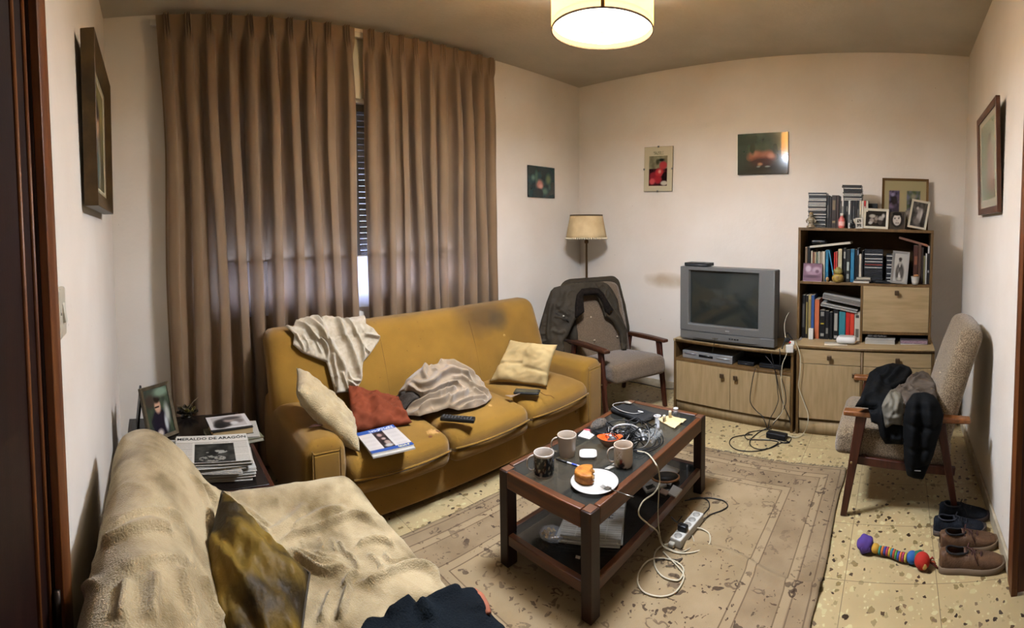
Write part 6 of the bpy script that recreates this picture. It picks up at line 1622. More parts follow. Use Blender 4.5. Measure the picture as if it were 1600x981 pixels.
# frames on top
def standing_frame(label, px0, px1, py0, py1, Y, zb, w, fm, fn, lean=12, roll=0, group=None, nu=40, nv=40, th=.012, cat='photo frame', name='photo_frame', pmat=None):
    pc = at((px0+px1)/2, py1, 'Y', Y); x0, x1 = shelf_x(px0, Y), shelf_x(px1, Y); W = x1-x0; H = (at(px0, py0, 'Y', Y).z - zb)/math.cos(R(lean))
    t = thing(name, label, cat, ((x0+x1)/2, Y, zb), group)
    ux = Vector((math.cos(R(roll)), 0, math.sin(R(roll)))); uy = Vector((-math.sin(R(roll)), math.sin(R(lean)), math.cos(R(lean)))).normalized()
    if roll: W = W/ (1 + abs(math.tan(R(roll)))*.9); H = H / (1 + abs(math.tan(R(roll)))*.10)
    ox = (x0+x1)/2 - ux.x*W/2 + math.sin(R(roll))*H/2
    quad_frame(t, (ox, Y, zb + (.0 if roll >= 0 else -math.sin(R(roll))*W)), ux, uy, W, H, w, th, fm, fn, pmat or VCG, nu=nu, nv=nv, back=False)
    q = Vector(((x0+x1)/2, Y, zb)); b = MB(); b.tube([q + uy*H*.6 + Vector((0, .008, 0)), q + Vector((0, .06 + .25*H, .003))], .003, 5); b.build('strut', blackp, t)
    return t
gold = plain('5f4522', .35, metal=.6)
def two(u, v):
    c = hx('8f8462')
    if .10 < u < .36 and .18 < v < .78: c = mixc(hx('5a4f66'), hx('241f2a'), .5+fbm(u*14, v*10, 2)*1.2); c = blob(c, u, v, [(.24, .58, .07, .12, '1c171c', .4), (.28, .32, .06, .14, '2a2430', .4), (.2, .70, .05, .04, '77708a', .4)])
    if .54 < u < .86 and .18 < v < .80: c = mixc(hx('3d4a30'), hx('5c5a66'), .5+fbm(u*12, v*10, 5)*1.2); c = blob(c, u, v, [(.70, .50, .09, .13, '1c1815', .4), (.68, .28, .12, .14, '4f4a52', .4), (.7, .66, .06, .06, '7a7460', .4)])
    return c
standing_frame('large gilt frame with two photos leaning on the wall behind the small frames', 1375.5, 1448.5, 277, 356, 3.80, HZ, .020, gold, two, lean=5)
def family(u, v):
    c = hx('1c1815')
    return blob(c, u, v, [(.30, .38, .12, .16, '7a7068', .3), (.32, .66, .16, .12, '8c847a', .3), (.52, .50, .09, .14, '6f665e', .3), (.74, .52, .13, .17, '8a8078', .3), (.72, .26, .12, .16, '3a332e', .3), (.24, .22, .10, .10, '9c948a', .3), (.50, .30, .08, .1, '4a423c', .3), (.55, .66, .05, .05, '544a44', .4), (.86, .70, .08, .14, 'a09890', .4)])
cream_f = plain('aba38e', .4)
standing_frame('small cream landscape frame with a family photo on top of the bookcase', 1347, 1387, 325.5, 356, 3.57, HZ, .018, cream_f, family, roll=-1.5)
def face(u, v):
    c = hx('3c342c') if (u-.5)**2*.9 + (v-.52)**2 > .185 else hx('2a2622')
    c = blob(c, u, v, [(.50, .52, .34, .42, '221d1a', .06), (.50, .55, .27, .34, 'a89f94', .1), (.36, .62, .05, .03, '241f1c', .3), (.62, .63, .05, .03, '241f1c', .3), (.36, .69, .07, .015, '3a322c', .3), (.63, .70, .07, .015, '3a322c', .3), (.50, .50, .03, .05, '8a8076', .5), (.52, .36, .12, .035, '3a2f2a', .3), (.52, .365, .09, .012, 'c5bdb2', .3), (.50, .90, .30, .10, '1a1614', .2)])
    return c
standing_frame('square dark photo of a smiling face between the two cream frames', 1387.5, 1412.5, 330, 356, 3.585, HZ, .004, plain('2f2822', .5), face, nu=48, nv=48)
standing_frame('narrow greyish card photo behind the tilted frame on the bookcase top', 1413, 1421.5, 328, 354, 3.66, HZ, .004, plain('7a7468', .5), lambda u, v: nmix(u, v, '8a847a', '4a453f', 4, 3))
def child(u, v):
    c = nmix(u, v, '2a2724', '55504a', 5, 8)
    return blob(c, u, v, [(.52, .66, .18, .12, '77706a', .3), (.55, .40, .20, .22, '8c857e', .3), (.66, .52, .08, .2, 'a09890', .4), (.40, .20, .20, .14, '625b56', .4), (.35, .75, .08, .06, '9a928a', .4), (.8, .2, .1, .3, '1c1917', .4)])
standing_frame('small cream portrait frame tilted to one side, rightmost on the bookcase top', 1417.5, 1451, 313, 357, 3.60, HZ, .016, cream_f, child, roll=-9, lean=10)
# figurine, pink bottle, little figures
def lathe_thing(name, label, cat, px, Y, zb, prof, m, part='body', n=24, more=None):
    x = shelf_x(px, Y); t = thing(name, label, cat, (x, Y, zb)); MB(T(x, Y, zb)).lathe(prof, n, cap=False).build(part, m, t); return t, T(x, Y, zb)
cer = mat('speckled ceramic', '8f8168', .3, '5a4a34', 60, spec=.5)
t, M = lathe_thing('figurine', 'pale ceramic figurine at the left end of the bookcase top', 'figurine', 1266.5, 3.57, HZ, [(.034, 0), (.038, .006), (.030, .016), (.018, .022), (.022, .04), (.030, .055), (.026, .07), (.012, .078)], cer)
MB(M).ball((0, 0, .092), .017, 16, 10).build('head', cer, t); MB(M).lathe([(.016, .098), (.014, .112), (.006, .118), (.001, .119)], 16).build('hat', plain('8a6f45', .4), t)
for s in (-1, 1): MB(M).tube([(s*.02, 0, .068), (s*.036, -.006, .052), (s*.030, -.014, .036)], [.008, .007, .005], 8).build('arm', cer, t)
t, M = lathe_thing('bottle', 'small pink bottle with a white cap on top of the bookcase', 'bottle', 1314, 3.57, HZ, [(.001, 0), (.024, 0), (.026, .006), (.026, .055), (.022, .072), (.012, .085), (.011, .096)], plain('b3574e', .3, spec=.5))
MB(M).lathe([(.0125, .092), (.0125, .112), (.001, .113)], 16).build('cap', plain('c0b8aa', .4), t); MB(M).lathe([(.0264, .018), (.0264, .05)], 24, cap=False).build('label', plain('c79a92', .5), t)
x = shelf_x(1331, 3.575); t = thing('trinket', 'small dark twisted trinket left of the playing card photo', 'trinket', (x, 3.575, HZ)); rnd = random.Random(2)
b = MB()
for k in range(7): b.ball((x + rnd.uniform(-.014, .014), 3.575 + rnd.uniform(-.01, .01), HZ + .012 + k*.007), .012 - .0007*k, 10, 6)
b.build('body', blackp, t)
standing_frame('small white card with two dark pictures leaning beside the family frame', 1335, 1347, 340, 356, 3.56, HZ, .003, plain('b5aea0', .6), lambda u, v: hx('2a2724') if (.15 < u < .85 and (.12 < v < .45 or .55 < v < .88) and fbm(u*9, v*9, 2) > -.25) else hx('b5aea0'), roll=3)
standing_frame('second white card fanned out behind the small white card of pictures', 1332, 1341, 341, 356, 3.58, HZ, .003, plain('a8a194', .6), lambda u, v: hx('a8a194'), roll=12)
# ---------------------------------------------------------------- middle shelf
Ym = 3.60; Z2 = SH1
for i, (a, b_, y, c, lb, st) in enumerate(((1258, 1261.5, 386, '6a5540', 'thin brown book at the left end of the middle shelf', None), (1262, 1266, 386, '15120f', 'black book second on the middle shelf', None), (1267, 1269.6, 392, 'a0947c', 'cream booklet in the thin books of the middle shelf', None),
      (1270, 1272.6, 394, '6a4430', 'rust coloured booklet in the thin books of the middle shelf', None), (1273, 1275, 394, '9a8a6c', 'tan booklet in the thin books of the middle shelf', None), (1275.4, 1278, 394, '4a5a50', 'green grey booklet in the thin books of the middle shelf', None), (1278.4, 1281, 393, 'a39a86', 'pale booklet in the thin books of the middle shelf', None),
      (1281.4, 1284, 394, '8a7a64', 'light brown booklet in the thin books of the middle shelf', None), (1284.4, 1289, 393, 'aaa08c', 'wide ivory book right of the thin booklets on the middle shelf', None),
      (1290, 1294.5, 390.5, '1f5a72', 'bright blue upright book left of the leaning blue one', [(.3, .7, '2f7590')]),
      (1303, 1305.3, 394, 'a5221c', 'red pencil thin book on the middle shelf', None), (1305.8, 1308.5, 393, '9a3a2c', 'dull red book beside the pencil thin red one', None), (1309.5, 1315.5, 389, 'a39878', 'tall cream book behind the yellow jar', [(.2, .4, '7a6a4a')]),
      (1317.5, 1322, 388, '161412', 'black book left of the grey lettered one on the middle shelf', [(.7, .9, '8a867a')]), (1322.4, 1328, 390, '24241f', 'dark book with a grey label on the middle shelf', [(.35, .62, '9aa095'), (.1, .25, '7a7a74')]), (1329, 1335, 389, '1c5470', 'thick blue book right of centre on the middle shelf', [(.1, .9, '2a6a86')]),
      (1336, 1338.6, 390, '141414', 'narrow black book touching the thick blue one', None), (1339, 1342, 388, '1a1a1a', 'black book with a blue grey tip on the middle shelf', [(.8, .95, '6a7480')]), (1342.4, 1346.3, 397, 'ab9f8c', 'short cream book just left of the disc stacks', None), (1346.6, 1349, 392, '120f0d', 'thin black book touching the disc stacks', None))):
    upright_book(lb, a, b_, Z2, y, Ym, .16, c, 'books on the middle shelf', stripe=st)
upright_book('bright blue book leaning over on the middle shelf', 1292.0, 1294.4, Z2, 393, Ym-.006, .13, '2a6a86', 'books on the middle shelf', lean=-16) if False else None
bl0, bl1 = at(1294.6, 391, 'Y', Ym), at(1303, 425, 'Y', Ym)
t = thing('book', 'narrow light blue book leaning to one side behind the yellow jar', 'book', (bl0.x, Ym, Z2), 'books on the middle shelf')
dl = (bl0 - Vector((bl1.x, Ym, Z2+.003))); L_ = dl.length; MB(T(bl1.x, Ym, Z2+.002, 0, 0, math.atan2(dl.x, dl.z))).box(0, .008, 0, .14, 0, L_).build('volume', plain('2f7391', .5), t, smooth=False)
# slanted white box and dark case on top of the books
zb0 = at(1268, 393, 'Y', Ym).z
q0, q1 = at(1266, 386.5, 'Y', Ym), at(1329, 380, 'Y', Ym)
MB(T(q0.x, Ym-.01, q0.z-.004, 0, 0, -math.atan2(q1.z-q0.z, q1.x-q0.x))).box(0, (q1-q0).length, 0, .19, 0, .016).build('binder', plain('b0a693', .6), None, smooth=False)
tag(bpy.data.objects['binder'], 'long white binder lying aslant over the thin books of the middle shelf', 'binder')
x = shelf_x(1278, Ym); o = MB().soft((x, Ym+.06, at(1278, 378, 'Y', Ym).z), (.115, .10, .030), .012, 4).build('eyeglass_case', blackp); tag(o, 'black rounded case lying on the white binder on the middle shelf', 'case')
t = standing_frame('frameless pinkish photo of two arches standing at the left of the middle shelf', 1255, 1284.5, 411, 433, 3.565, Z2, .003, plain('8f737c', .5), lambda u, v: blob(hx('6a4f5c'), u, v, [(.25, .70, .16, .20, 'a38f98', .3), (.72, .62, .26, .20, '96808c', .3), (.5, .45, .30, .10, '8a6f7c', .4), (.45, .25, .4, .08, '4f3a46', .4), (.75, .55, .1, .1, '5a4450', .4)]), lean=8)
t, M = lathe_thing('wooden_ornament', 'tiny wooden ball shaped ornament in front of the blue books', 'ornament', 1293.5, 3.575, Z2, [(.001, 0), (.006, .002), (.013, .012), (.014, .022), (.010, .033), (.001, .038)], plain('8a6a45', .5))
MB(M).lathe([(.016, 0), (.016, .002), (.001, .002)], 16).build('base', plain('5a4630', .6), t)
for k, pixel_column in enumerate((1299, 1303)):
    x = shelf_x(pixel_column, 3.56); o = MB(T(x, 3.56, Z2, k)).lathe([(.012, 0), (.013, .004), (.001, .005)], 14).build('coin', plain('8a7350' if k else '9a8a70', .5)); tag(o, ('small tan disc lying next to the wooden ball ornament', 'small brown disc lying against the yellow jar')[k], 'disc', None)
yellow_paint = mat('yellow painted pottery', '9a7f3c', .4, '6f5a2a', 25, spec=.4)
t, M = lathe_thing('pottery_jar', 'yellow pot bellied jar with a lid like a figure on the middle shelf', 'jar', 1310, 3.575, Z2, [(.030, 0), (.040, .006), (.046, .026), (.044, .045), (.034, .058), (.026, .062)], yellow_paint)
MB(M).lathe([(.027, .062), (.034, .072), (.036, .086), (.030, .098), (.018, .104), (.014, .112), (.001, .116)], 24).build('lid', mat('olive painted pottery', '6a6432', .4, '8a7a40', 30), t)
q = M @ Vector((0, -.046, .035)); MB().tube(smooth_path([q + Vector((0, .001, -.010)), q + Vector((-.010, .001, .004)), q + Vector((-.004, 0, .010)), q + Vector((0, 0, .004)), q + Vector((.004, 0, .010)), q + Vector((.010, .001, .004))], 4, True), .0014, 5, closed=True).build('heart_mark', plain('6a3a1c', .6), t)
for k, (a, b_, y, c, lb) in enumerate(((1334, 1359, 433, 'b5ae9f', 'white booklet at the bottom of the flat pile on the middle shelf'), (1336, 1362, 429.5, '4a4238', 'dark booklet in the middle of the flat pile on the middle shelf'), (1339, 1361, 426.5, 'a39a84', 'tan booklet on top of the flat pile on the middle shelf'))):
    x0, x1 = shelf_x(a, 3.56), shelf_x(b_, 3.56); o = MB(T((x0+x1)/2, 3.555, Z2+.0005+k*.0135, R(-3+3*k))).box(-(x1-x0)/2, (x1-x0)/2, 0, .08 if k else .09, 0, .013).build('booklet', plain(c, .7), bevel=.001); tag(o, lb, 'booklet', 'flat pile on the middle shelf')
for st, (pc, n_, pt, nm) in enumerate(((1365, 21, [0,0,0,1,0,0,1,0,1,0,2,0,1,0,0,0,0,0,0,0,0], 'left'), (1399.5, 20, [0,1,0,0,1,0,0,1,0,1,0,0,0,1,0,0,1,0,1,0], 'right'))):
    for k in range(n_):
        disc_case('disc case in the %s of the two stacks on the middle shelf' % nm, shelf_x(pc, Ym) + rnd.uniform(-.002, .002), Ym+.01, Z2+.0001+k*.0112+(.02 if st == 0 else .0), .142, 'disc cases in the %s middle shelf stack' % nm, pt[n_-1-k] == 0, rnd.uniform(-1.5, 1.5), band=('8a3a30' if pt[n_-1-k] == 2 else ('b0aca4' if pt[n_-1-k] else '2a2a2a')), th=.011)
x = shelf_x(1366, Ym); o = MB().box(x-.075, x+.075, Ym+.005, Ym+.15, Z2+.0003, Z2+.0195).build('album_box', blackp, bevel=.002); tag(o, 'flat black box under the left disc stack on the middle shelf', 'box')
silver = plain('8f8c86', .3, metal=.6)
def manp(u, v):
    c = hx('9a958c')
    return blob(c, u, v, [(.50, .30, .34, .34, '3a3632', .2), (.50, .20, .10, .14, 'b0aaa0', .3), (.48, .70, .12, .11, '8a8278', .2), (.48, .80, .13, .06, '2a2623', .3), (.48, .72, .09, .015, '2a2623', .3), (.47, .56, .05, .06, 'a59e94', .4), (.36, .40, .08, .10, '5a544e', .5), (.60, .32, .1, .1, '4a4540', .5), (.5, .08, .2, .06, '9a948a', .5)])
standing_frame('silver framed black and white photo of a person in a suit on the middle shelf', 1392.5, 1421, 393, 435, 3.56, Z2, .018, silver, manp, roll=-4, lean=9)
o = MB().soft((shelf_x(1378, 3.57), 3.575, Z2+.012), (.085, .045, .022), .006, 3).build('camera', blackp); tag(o, 'small black gadget lying left of the silver photo frame', 'gadget')
o = MB().soft((shelf_x(1388, 3.565), 3.563, Z2+.006), (.06, .02, .010), .004, 2).build('pen_case', plain('1c1c1c', .5)); tag(o, 'slim black stick lying at the foot of the silver photo frame', 'case')
t, M = lathe_thing('cup', 'small white cup with a brown lump in it at the right of the middle shelf', 'cup', 1431, 3.565, Z2, [(.001, 0), (.022, 0), (.027, .02), (.032, .058), (.0335, .060), (.030, .058), (.025, .02), (.001, .006)], plain('bdb6aa', .3, spec=.4))
MB(M).ball((.006, .002, .062), .020, 14, 9, sc=(1.1, 1, .75), fn=lambda q: q*(1+.12*nz3(q.x*60, q.y*60, 2))).build('brown_lump', plain('8a6038', .7), t)
q0, q1 = at(1405.5, 369.5, 'Y', Ym), at(1450.5, 382.5, 'Y', Ym)
o = MB(T(q0.x, Ym+.0, q0.z, 0, 0, math.atan2(q0.z-q1.z, q1.x-q0.x))).box(0, (q1-q0).length, 0, .17, -.016, 0).build('book', plain('6a4636', .6), smooth=False); tag(o, 'reddish brown book lying aslant over the right end of the middle shelf', 'book', 'books on the middle shelf')
for i, (a, b_, y, c, lb, st) in enumerate(((1427.5, 1434.5, 383.5, '3c1f16', 'dark maroon book behind the white cup on the middle shelf', [(.5, .72, '7a4a34')]), (1435, 1439.5, 382, '4a3226', 'brown book right of the maroon one on the middle shelf', None), (1440, 1443, 387, '2b211c', 'narrow dark book near the right end of the middle shelf', None), (1443.4, 1446, 400, '6f6846', 'short olive book near the right end of the middle shelf', None), (1446.3, 1448.6, 396, 'b5b0a4', 'thin white standing booklet near the right end of the middle shelf', None), (1449, 1453, 384, '1e1a18', 'dark book with a white head label at the right end of the middle shelf', [(.80, .99, 'b5b0a8'), (.3, .36, 'a8a49c')]))):
    upright_book(lb, a, b_, Z2, y, Ym-.0, .16, c, 'books on the middle shelf', stripe=st)
# ---------------------------------------------------------------- lower shelf, left compartment
Yl = 3.60; Z3 = CZ
for i, (a, b_, y, c, lb, st) in enumerate(((1254, 1259.5, 461, '14110f', 'tall black book at the left end of the lower compartment', [(.25, .80, '4a4640')]), (1260, 1264, 462, '1a1512', 'tall black and gold book second in the lower compartment', [(.1, .85, '7a6a3c')]), (1264.5, 1268.5, 461, 'a08c5c', 'tall tan patterned book in the lower compartment', [(.1, .9, '7a683e')]),
      (1269, 1273.6, 461.5, '2f4a78', 'tall blue book in the lower compartment', [(.1, .2, '5a74a0')]), (1274.5, 1281.5, 468, 'a85a38', 'orange salmon book in the lower compartment', None), (1282.5, 1291, 485, '100f0f', 'thick black volume with a yellow mark in the lower compartment', [(.52, .56, 'a8922a'), (.1, .2, '8a8578'), (.80, .95, '77736a')]), (1291.5, 1297, 486, '171515', 'black volume behind the white round device', [(.2, .4, '6a665c')]), (1298, 1302.5, 488, '121212', 'narrow black volume in the middle of the lower compartment', None),
      (1304, 1312, 484, '151414', 'black book with white lettering down its spine in the lower compartment', [(.30, .88, '8f8b80'), (.05, .14, '9a968c')]), (1313, 1323, 487, '2a6a72', 'teal book in the lower compartment', [(.08, .2, '4a8a8c')]), (1323.6, 1330, 487, 'a0201a', 'dark red book beside the teal one', None), (1330.4, 1336.8, 487, 'b53420', 'bright red book second from the divider', None), (1337.4, 1346, 488, 'b3a894', 'cream book with black lettering next to the divider', [(.12, .42, '5a5448'), (.8, .9, '3a342c')]))):
    upright_book(lb, a, b_, Z3, y, Yl, .17, c, 'books in the lower compartment', stripe=st)
for k, (qa, qb, th, c, lb) in enumerate((((1282.5, 477), (1339, 489), .020, 'aaa59a', 'grey white folder lying aslant on the books, the lower one'), ((1285, 466), (1344, 479), .040, 'b0aba0', 'thick white binder lying aslant on top of the lower compartment books'))):
    q0, q1 = at(*qa, 'Y', Yl), at(*qb, 'Y', Yl); ang_ = math.atan2(q0.z-q1.z, q1.x-q0.x); L_ = (q1-q0).length
    t = thing('binder', lb, 'binder', (q0.x, Yl, q0.z)); MM_ = T(q0.x, Yl-.015+.01*k, q0.z, 0, 0, ang_)
    MB(MM_).box(0, L_, 0, .20, 0, .002).box(0, L_, 0, .20, th-.002, th).box(0, .002, 0, .20, 0, th).build('cover', plain(c, .6), t, smooth=False)
    b = MB(MM_)
    for l in range(3 if k else 2): b.box(.004, L_-.002, .002, .195, th*(.15+.27*l), th*(.32+.27*l))
    b.build('paper_block', plain('77726a' if k else '8f8a80', .8), t, smooth=False)
x = shelf_x(1269, 3.56); o = MB().box(x-.018, x+.018, 3.56, 3.585, Z3, Z3+.085).build('small_carton', plain('c4bfb4', .5), bevel=.003); tag(o, 'small upright white box in front of the tall blue book', 'box')
x = shelf_x(1325.5, 3.50); t = thing('router', 'white round cornered device on the sideboard in front of the red books', 'device', (x, 3.50, Z3+.003))
MB().soft((x, 3.50, Z3+.030), (.150, .10, .052), .025, 6).build('housing', plain('c9c4bb', .3, spec=.5), t); MB().soft((x, 3.50, Z3+.0565), (.10, .06, .003), .0014, 3).build('top_ring', plain('aaa59c', .4), t)
x = shelf_x(1308, 3.48); o = MB(T(x, 3.47, Z3, R(8))).box(-.08, .09, -.05, .06, .0003, .0022).build('envelope', plain('b0a48e', .7)); tag(o, 'flat pale envelope lying under the white device on the sideboard', 'envelope')
# right slot under the drop front
x0, x1 = shelf_x(1355, 3.53), shelf_x(1402, 3.53); t = bookflat('thick white catalogue under the dark pencil pouch below the drop front', (x0+x1)/2, 3.62, Z3, x1-x0, .20, .034, 0, 'a8a297', '9a9488', None, name='catalogue', cat='catalogue')
x = shelf_x(1373, 3.54); o = MB().soft((x, 3.60, Z3+.0345+.018), (.155, .08, .034), .016, 6, lambda q, p: q*(1+.06*fbm(q.x*30, q.y*30, 2))).build('pencil_pouch', mat('patterned pouch cloth', '5a544e', .8, '1f1c1a', 90, lo=.45, hi=.55)); tag(o, 'grey patterned pouch on the white catalogue below the drop front', 'pouch')
x0, x1 = shelf_x(1410, 3.53), shelf_x(1453.5, 3.53)
t = thing('game_box', 'flat box with a pinkish picture on its side at the right of the slot', 'box', ((x0+x1)/2, 3.6, Z3)); MB().box(x0, x1, 3.53, 3.70, Z3, Z3+.034).build('box', plain('4a4042', .6), t, bevel=.001)
b = MB(); pic(b, (x0+.004, 3.5296, Z3+.010), (x1-x0-.008, 0, 0), (0, 0, .020), lambda u, v: nmix(u, v, '6a4f58', 'a08a90', 12, 3), 60, 10); b.build('picture_strip', VCP, t); MB().box(x0+.002, x1-.002, 3.5292, 3.53, Z3+.001, Z3+.007).build('white_band', plain('aaa49a', .6), t)
# ================================================================ around the television and on the floor
blk2 = plain('0d0d0e', .5, spec=.4)
def box_px(name, label, cat, px0, px1, Y, z, h, d, m, bevel=.002, rot=0, group=None):
    x0, x1 = shelf_x(px0, Y), shelf_x(px1, Y); w = x1-x0; t = thing(name, label, cat, ((x0+x1)/2, Y+d/2, z), group); M = T((x0+x1)/2, Y, z, R(rot))
    MB(M).box(-w/2, w/2, 0, d, .002, h).build('case', m, t, bevel=bevel); return t, M, w
# receiver on top of the television
t, M, w = box_px('receiver_box', 'small black receiver box lying on top of the television', 'receiver', 1069, 1106, 3.47, ZT+.600, .028, .12, blk2, rot=-3)
MB(M).box(-w/2+.01, w/2-.01, -.001, .0, .008, .018).build('front_strip', plain('3a3a3c', .3), t)
# player and boxes on the shelf of the stand
ST = .447; sil = plain('8a8a88', .35, metal=.4)
t, M, w = box_px('disc_player', 'silver disc player on the open shelf of the television stand', 'disc player', 1066, 1147, 3.475, ST, .062, .24, sil, rot=-4)
MB(M).box(-w*.16, w*.12, -.002, .0, .024, .044).build('display', plain('101216', .2, spec=.6), t); MB(M).box(w*.2, w*.46, -.003, .0, .030, .040).build('button_bar', plain('b0b0ae', .3, metal=.5), t)
MB(M).box(-w*.46, -w*.22, -.002, .0, .034, .044).build('tray', plain('74747a', .3, metal=.4), t)
t, M, w = box_px('set_top_box', 'flat black box next to the silver disc player', 'set top box', 1154, 1180, 3.47, ST, .030, .16, blk2, rot=-4)
MB(M).box(-w/2+.01, w/2-.03, -.001, 0, .010, .016).build('display', plain('2c2c30', .2), t)
t, M, w = box_px('game_console', 'wider flat black box at the right end of the television stand shelf', 'console', 1188, 1224, 3.45, ST, .035, .18, blk2, rot=-4)
MB(M).box(-w/2+.01, w/2-.01, -.001, 0, .014, .018).build('light_strip', plain('2f3033', .3), t)
# wall plug adapter in front of the gap, with plugs
a_ = Vector((-.772, 3.372, ZT+.010))
t = thing('plug_adapter', 'white multiple plug adapter with a red dot hanging at the gap between cabinets', 'adapter', tuple(a_))
MA = T(a_.x, a_.y, a_.z, R(20), R(-12))
MB(MA).soft((0, 0, .02), (.055, .045, .06), .008, 3).build('housing', plain('b8b2a6', .4), t); MB(MA).soft((.018, -.004, .062), (.035, .035, .035), .008, 3).build('upper_plug', plain('c4beb2', .4), t)
MB(MA).lathe([(.008, 0), (.008, .003), (.001, .004)], 14, T(.0, -.020, .066, 0, R(75))).build('red_switch', plain('b02a1c', .4), t); MB(MA).soft((-.015, .01, .082), (.04, .03, .03), .008, 3).build('black_plug', blk2, t)
def front(px, py, off=0): 
    Yf = 3.375 - off; return at(px, py, 'Y', Yf)
def hang(name, label, pts, r, m):
    P = [at(p[0], p[1], 'Y', 3.37 - (p[2] if len(p) > 2 else 0)) if not (len(p) > 3) else at(p[0], p[1], 'Z', p[3]) for p in pts]
    o = MB().tube(smooth_path(P, 8), r, 7).build(name, m); tag(o, label, 'cord'); return o
w1 = plain('b3a98e', .5)
hang('white_cord', 'long cream cord hanging from the adapter down to the black power brick on the floor', [(1243, 533, .01), (1249, 550, .02), (1251, 570, .02), (1249, 590, .02), (1248, 605, .02), (1256, 628, .02), (1262, 645, .03), (1262, 662, .05), (1256, 676, 0, .02), (1246, 683, 0, .01), (1236, 682, 0, .008), (1230, 680, 0, .01)], .0032, w1)
hang('white_cord', 'cream cord hanging on the left of the adapter into the tangle over the cabinet door', [(1232, 543, .01), (1228, 556, .02), (1223, 568, .03), (1221, 585, .03), (1221, 600, .03), (1224, 625, .03), (1223, 641, .03), (1216, 652, .04), (1208, 660, .05)], .003, w1)
hang('white_cord', 'thin white lead rising behind the adapter towards the bookcase', [(1233, 488, -.10), (1229, 495, -.08), (1226, 505, -.06), (1226, 518, -.03), (1228, 528, 0)], .002, w1)
hang('black_cord', 'black cord curving from the set top box down the right door to the brick', [(1183, 573, -.02), (1180, 577, .01), (1176, 592, .02), (1172, 620, .02), (1174, 632, .02), (1183, 643, .02), (1191, 650, .03), (1196, 661, .05), (1199, 671, 0, .03)], .0032, blk2)
hang('black_cord', 'black cord dropping from behind the television to the brick, nearest the set top box', [(1205, 552, .01), (1210, 575, .02), (1213, 590, .02), (1215, 610, .025), (1216, 625, .025), (1211, 640, .03), (1203, 655, .05), (1200, 670, 0, .04)], .003, blk2)
hang('black_cord', 'black cord crossing the right cabinet door from upper left to lower right', [(1196, 556, -.02), (1206, 568, .01), (1212, 583, .02), (1216, 602, .02), (1220, 620, .02), (1226, 637, .02), (1233, 652, .02), (1235, 664, .03)], .003, blk2)
hang('black_cord', 'black cord bowing out to the right beside the stand edge', [(1218, 545, .01), (1219, 560, .02), (1218, 580, .02), (1224, 600, .03), (1228, 620, .03), (1226, 635, .03), (1217, 650, .03), (1207, 664, .06)], .003, blk2)
hang('black_cord', 'black lead hanging at the front of the television over the open shelf', [(1117, 528, .06), (1116, 535, .07), (1114, 545, .06), (1113, 549, .05)], .0022, blk2)
p = at(1117, 529, 'Y', 3.36); o = MB().soft(tuple(p), (.045, .012, .010), .004, 2).build('plug_connector', plain('4a4236', .4)); tag(o, 'small dark connector plugged into the front of the television', 'connector')
hang('black_cord', 'bundle lead behind the television running to the adapter', [(1222, 545, 0), (1226, 532, -.05), (1230, 520, -.06), (1235, 526, -.01), (1238, 530, .01)], .004, blk2)
# black power brick on the floor
p0, p1 = at(1199, 682, 'Z', 0), at(1229, 688, 'Z', 0); MBk = T((p0.x+p1.x)/2, (p0.y+p1.y)/2, 0, math.atan2(p1.y-p0.y, p1.x-p0.x))
t = thing('power_brick', 'black power brick on the floor in front of the television stand', 'power brick', tuple(MBk.translation)); L_ = (p1-p0).length
MB(MBk).soft((0, 0, .022), (L_, .055, .042), .006, 4).build('housing', blk2, t)
FZ = .006
for pts, lb in (([(1206, 670, .03), (1190, 672), (1172, 675), (1164, 680), (1168, 686), (1185, 687), (1206, 688), (1216, 691), (1206, 698), (1192, 703), (1170, 705), (1150, 702), (1140, 693), (1144, 684), (1160, 680), (1176, 679)], 'black cord making the widest loop on the floor by the power brick'),
                ([(1204, 666, .03), (1192, 672), (1182, 678), (1172, 688), (1174, 697), (1188, 702), (1206, 699), (1220, 692), (1233, 690), (1236, 684), (1230, 682, .02)], 'black cord making the smaller loop on the floor by the power brick'),
                ([(1226, 688, .02), (1234, 691), (1226, 692), (1218, 689), (1214, 686)], 'short black cord curl at the right end of the power brick')):
    o = cord(pts, .0032, blk2, z=FZ); tag(o, lb, 'cord')
o = cord([(1200, 676), (1186, 683), (1200, 687), (1214, 689), (1222, 690)], .0025, w1, z=FZ); tag(o, 'short cream cord lying inside the black loops on the floor', 'cord')
o = MB().tube(smooth_path([(-2.6, 3.84, .012), (-2.3, 3.85, .02), (-2.05, 3.86, .012), (-1.9, 3.87, .05), (-1.82, 3.86, .12)], 8), .004, 7).build('black_cord', blk2); tag(o, 'black cable running along the back skirting behind the corner armchair', 'cord')
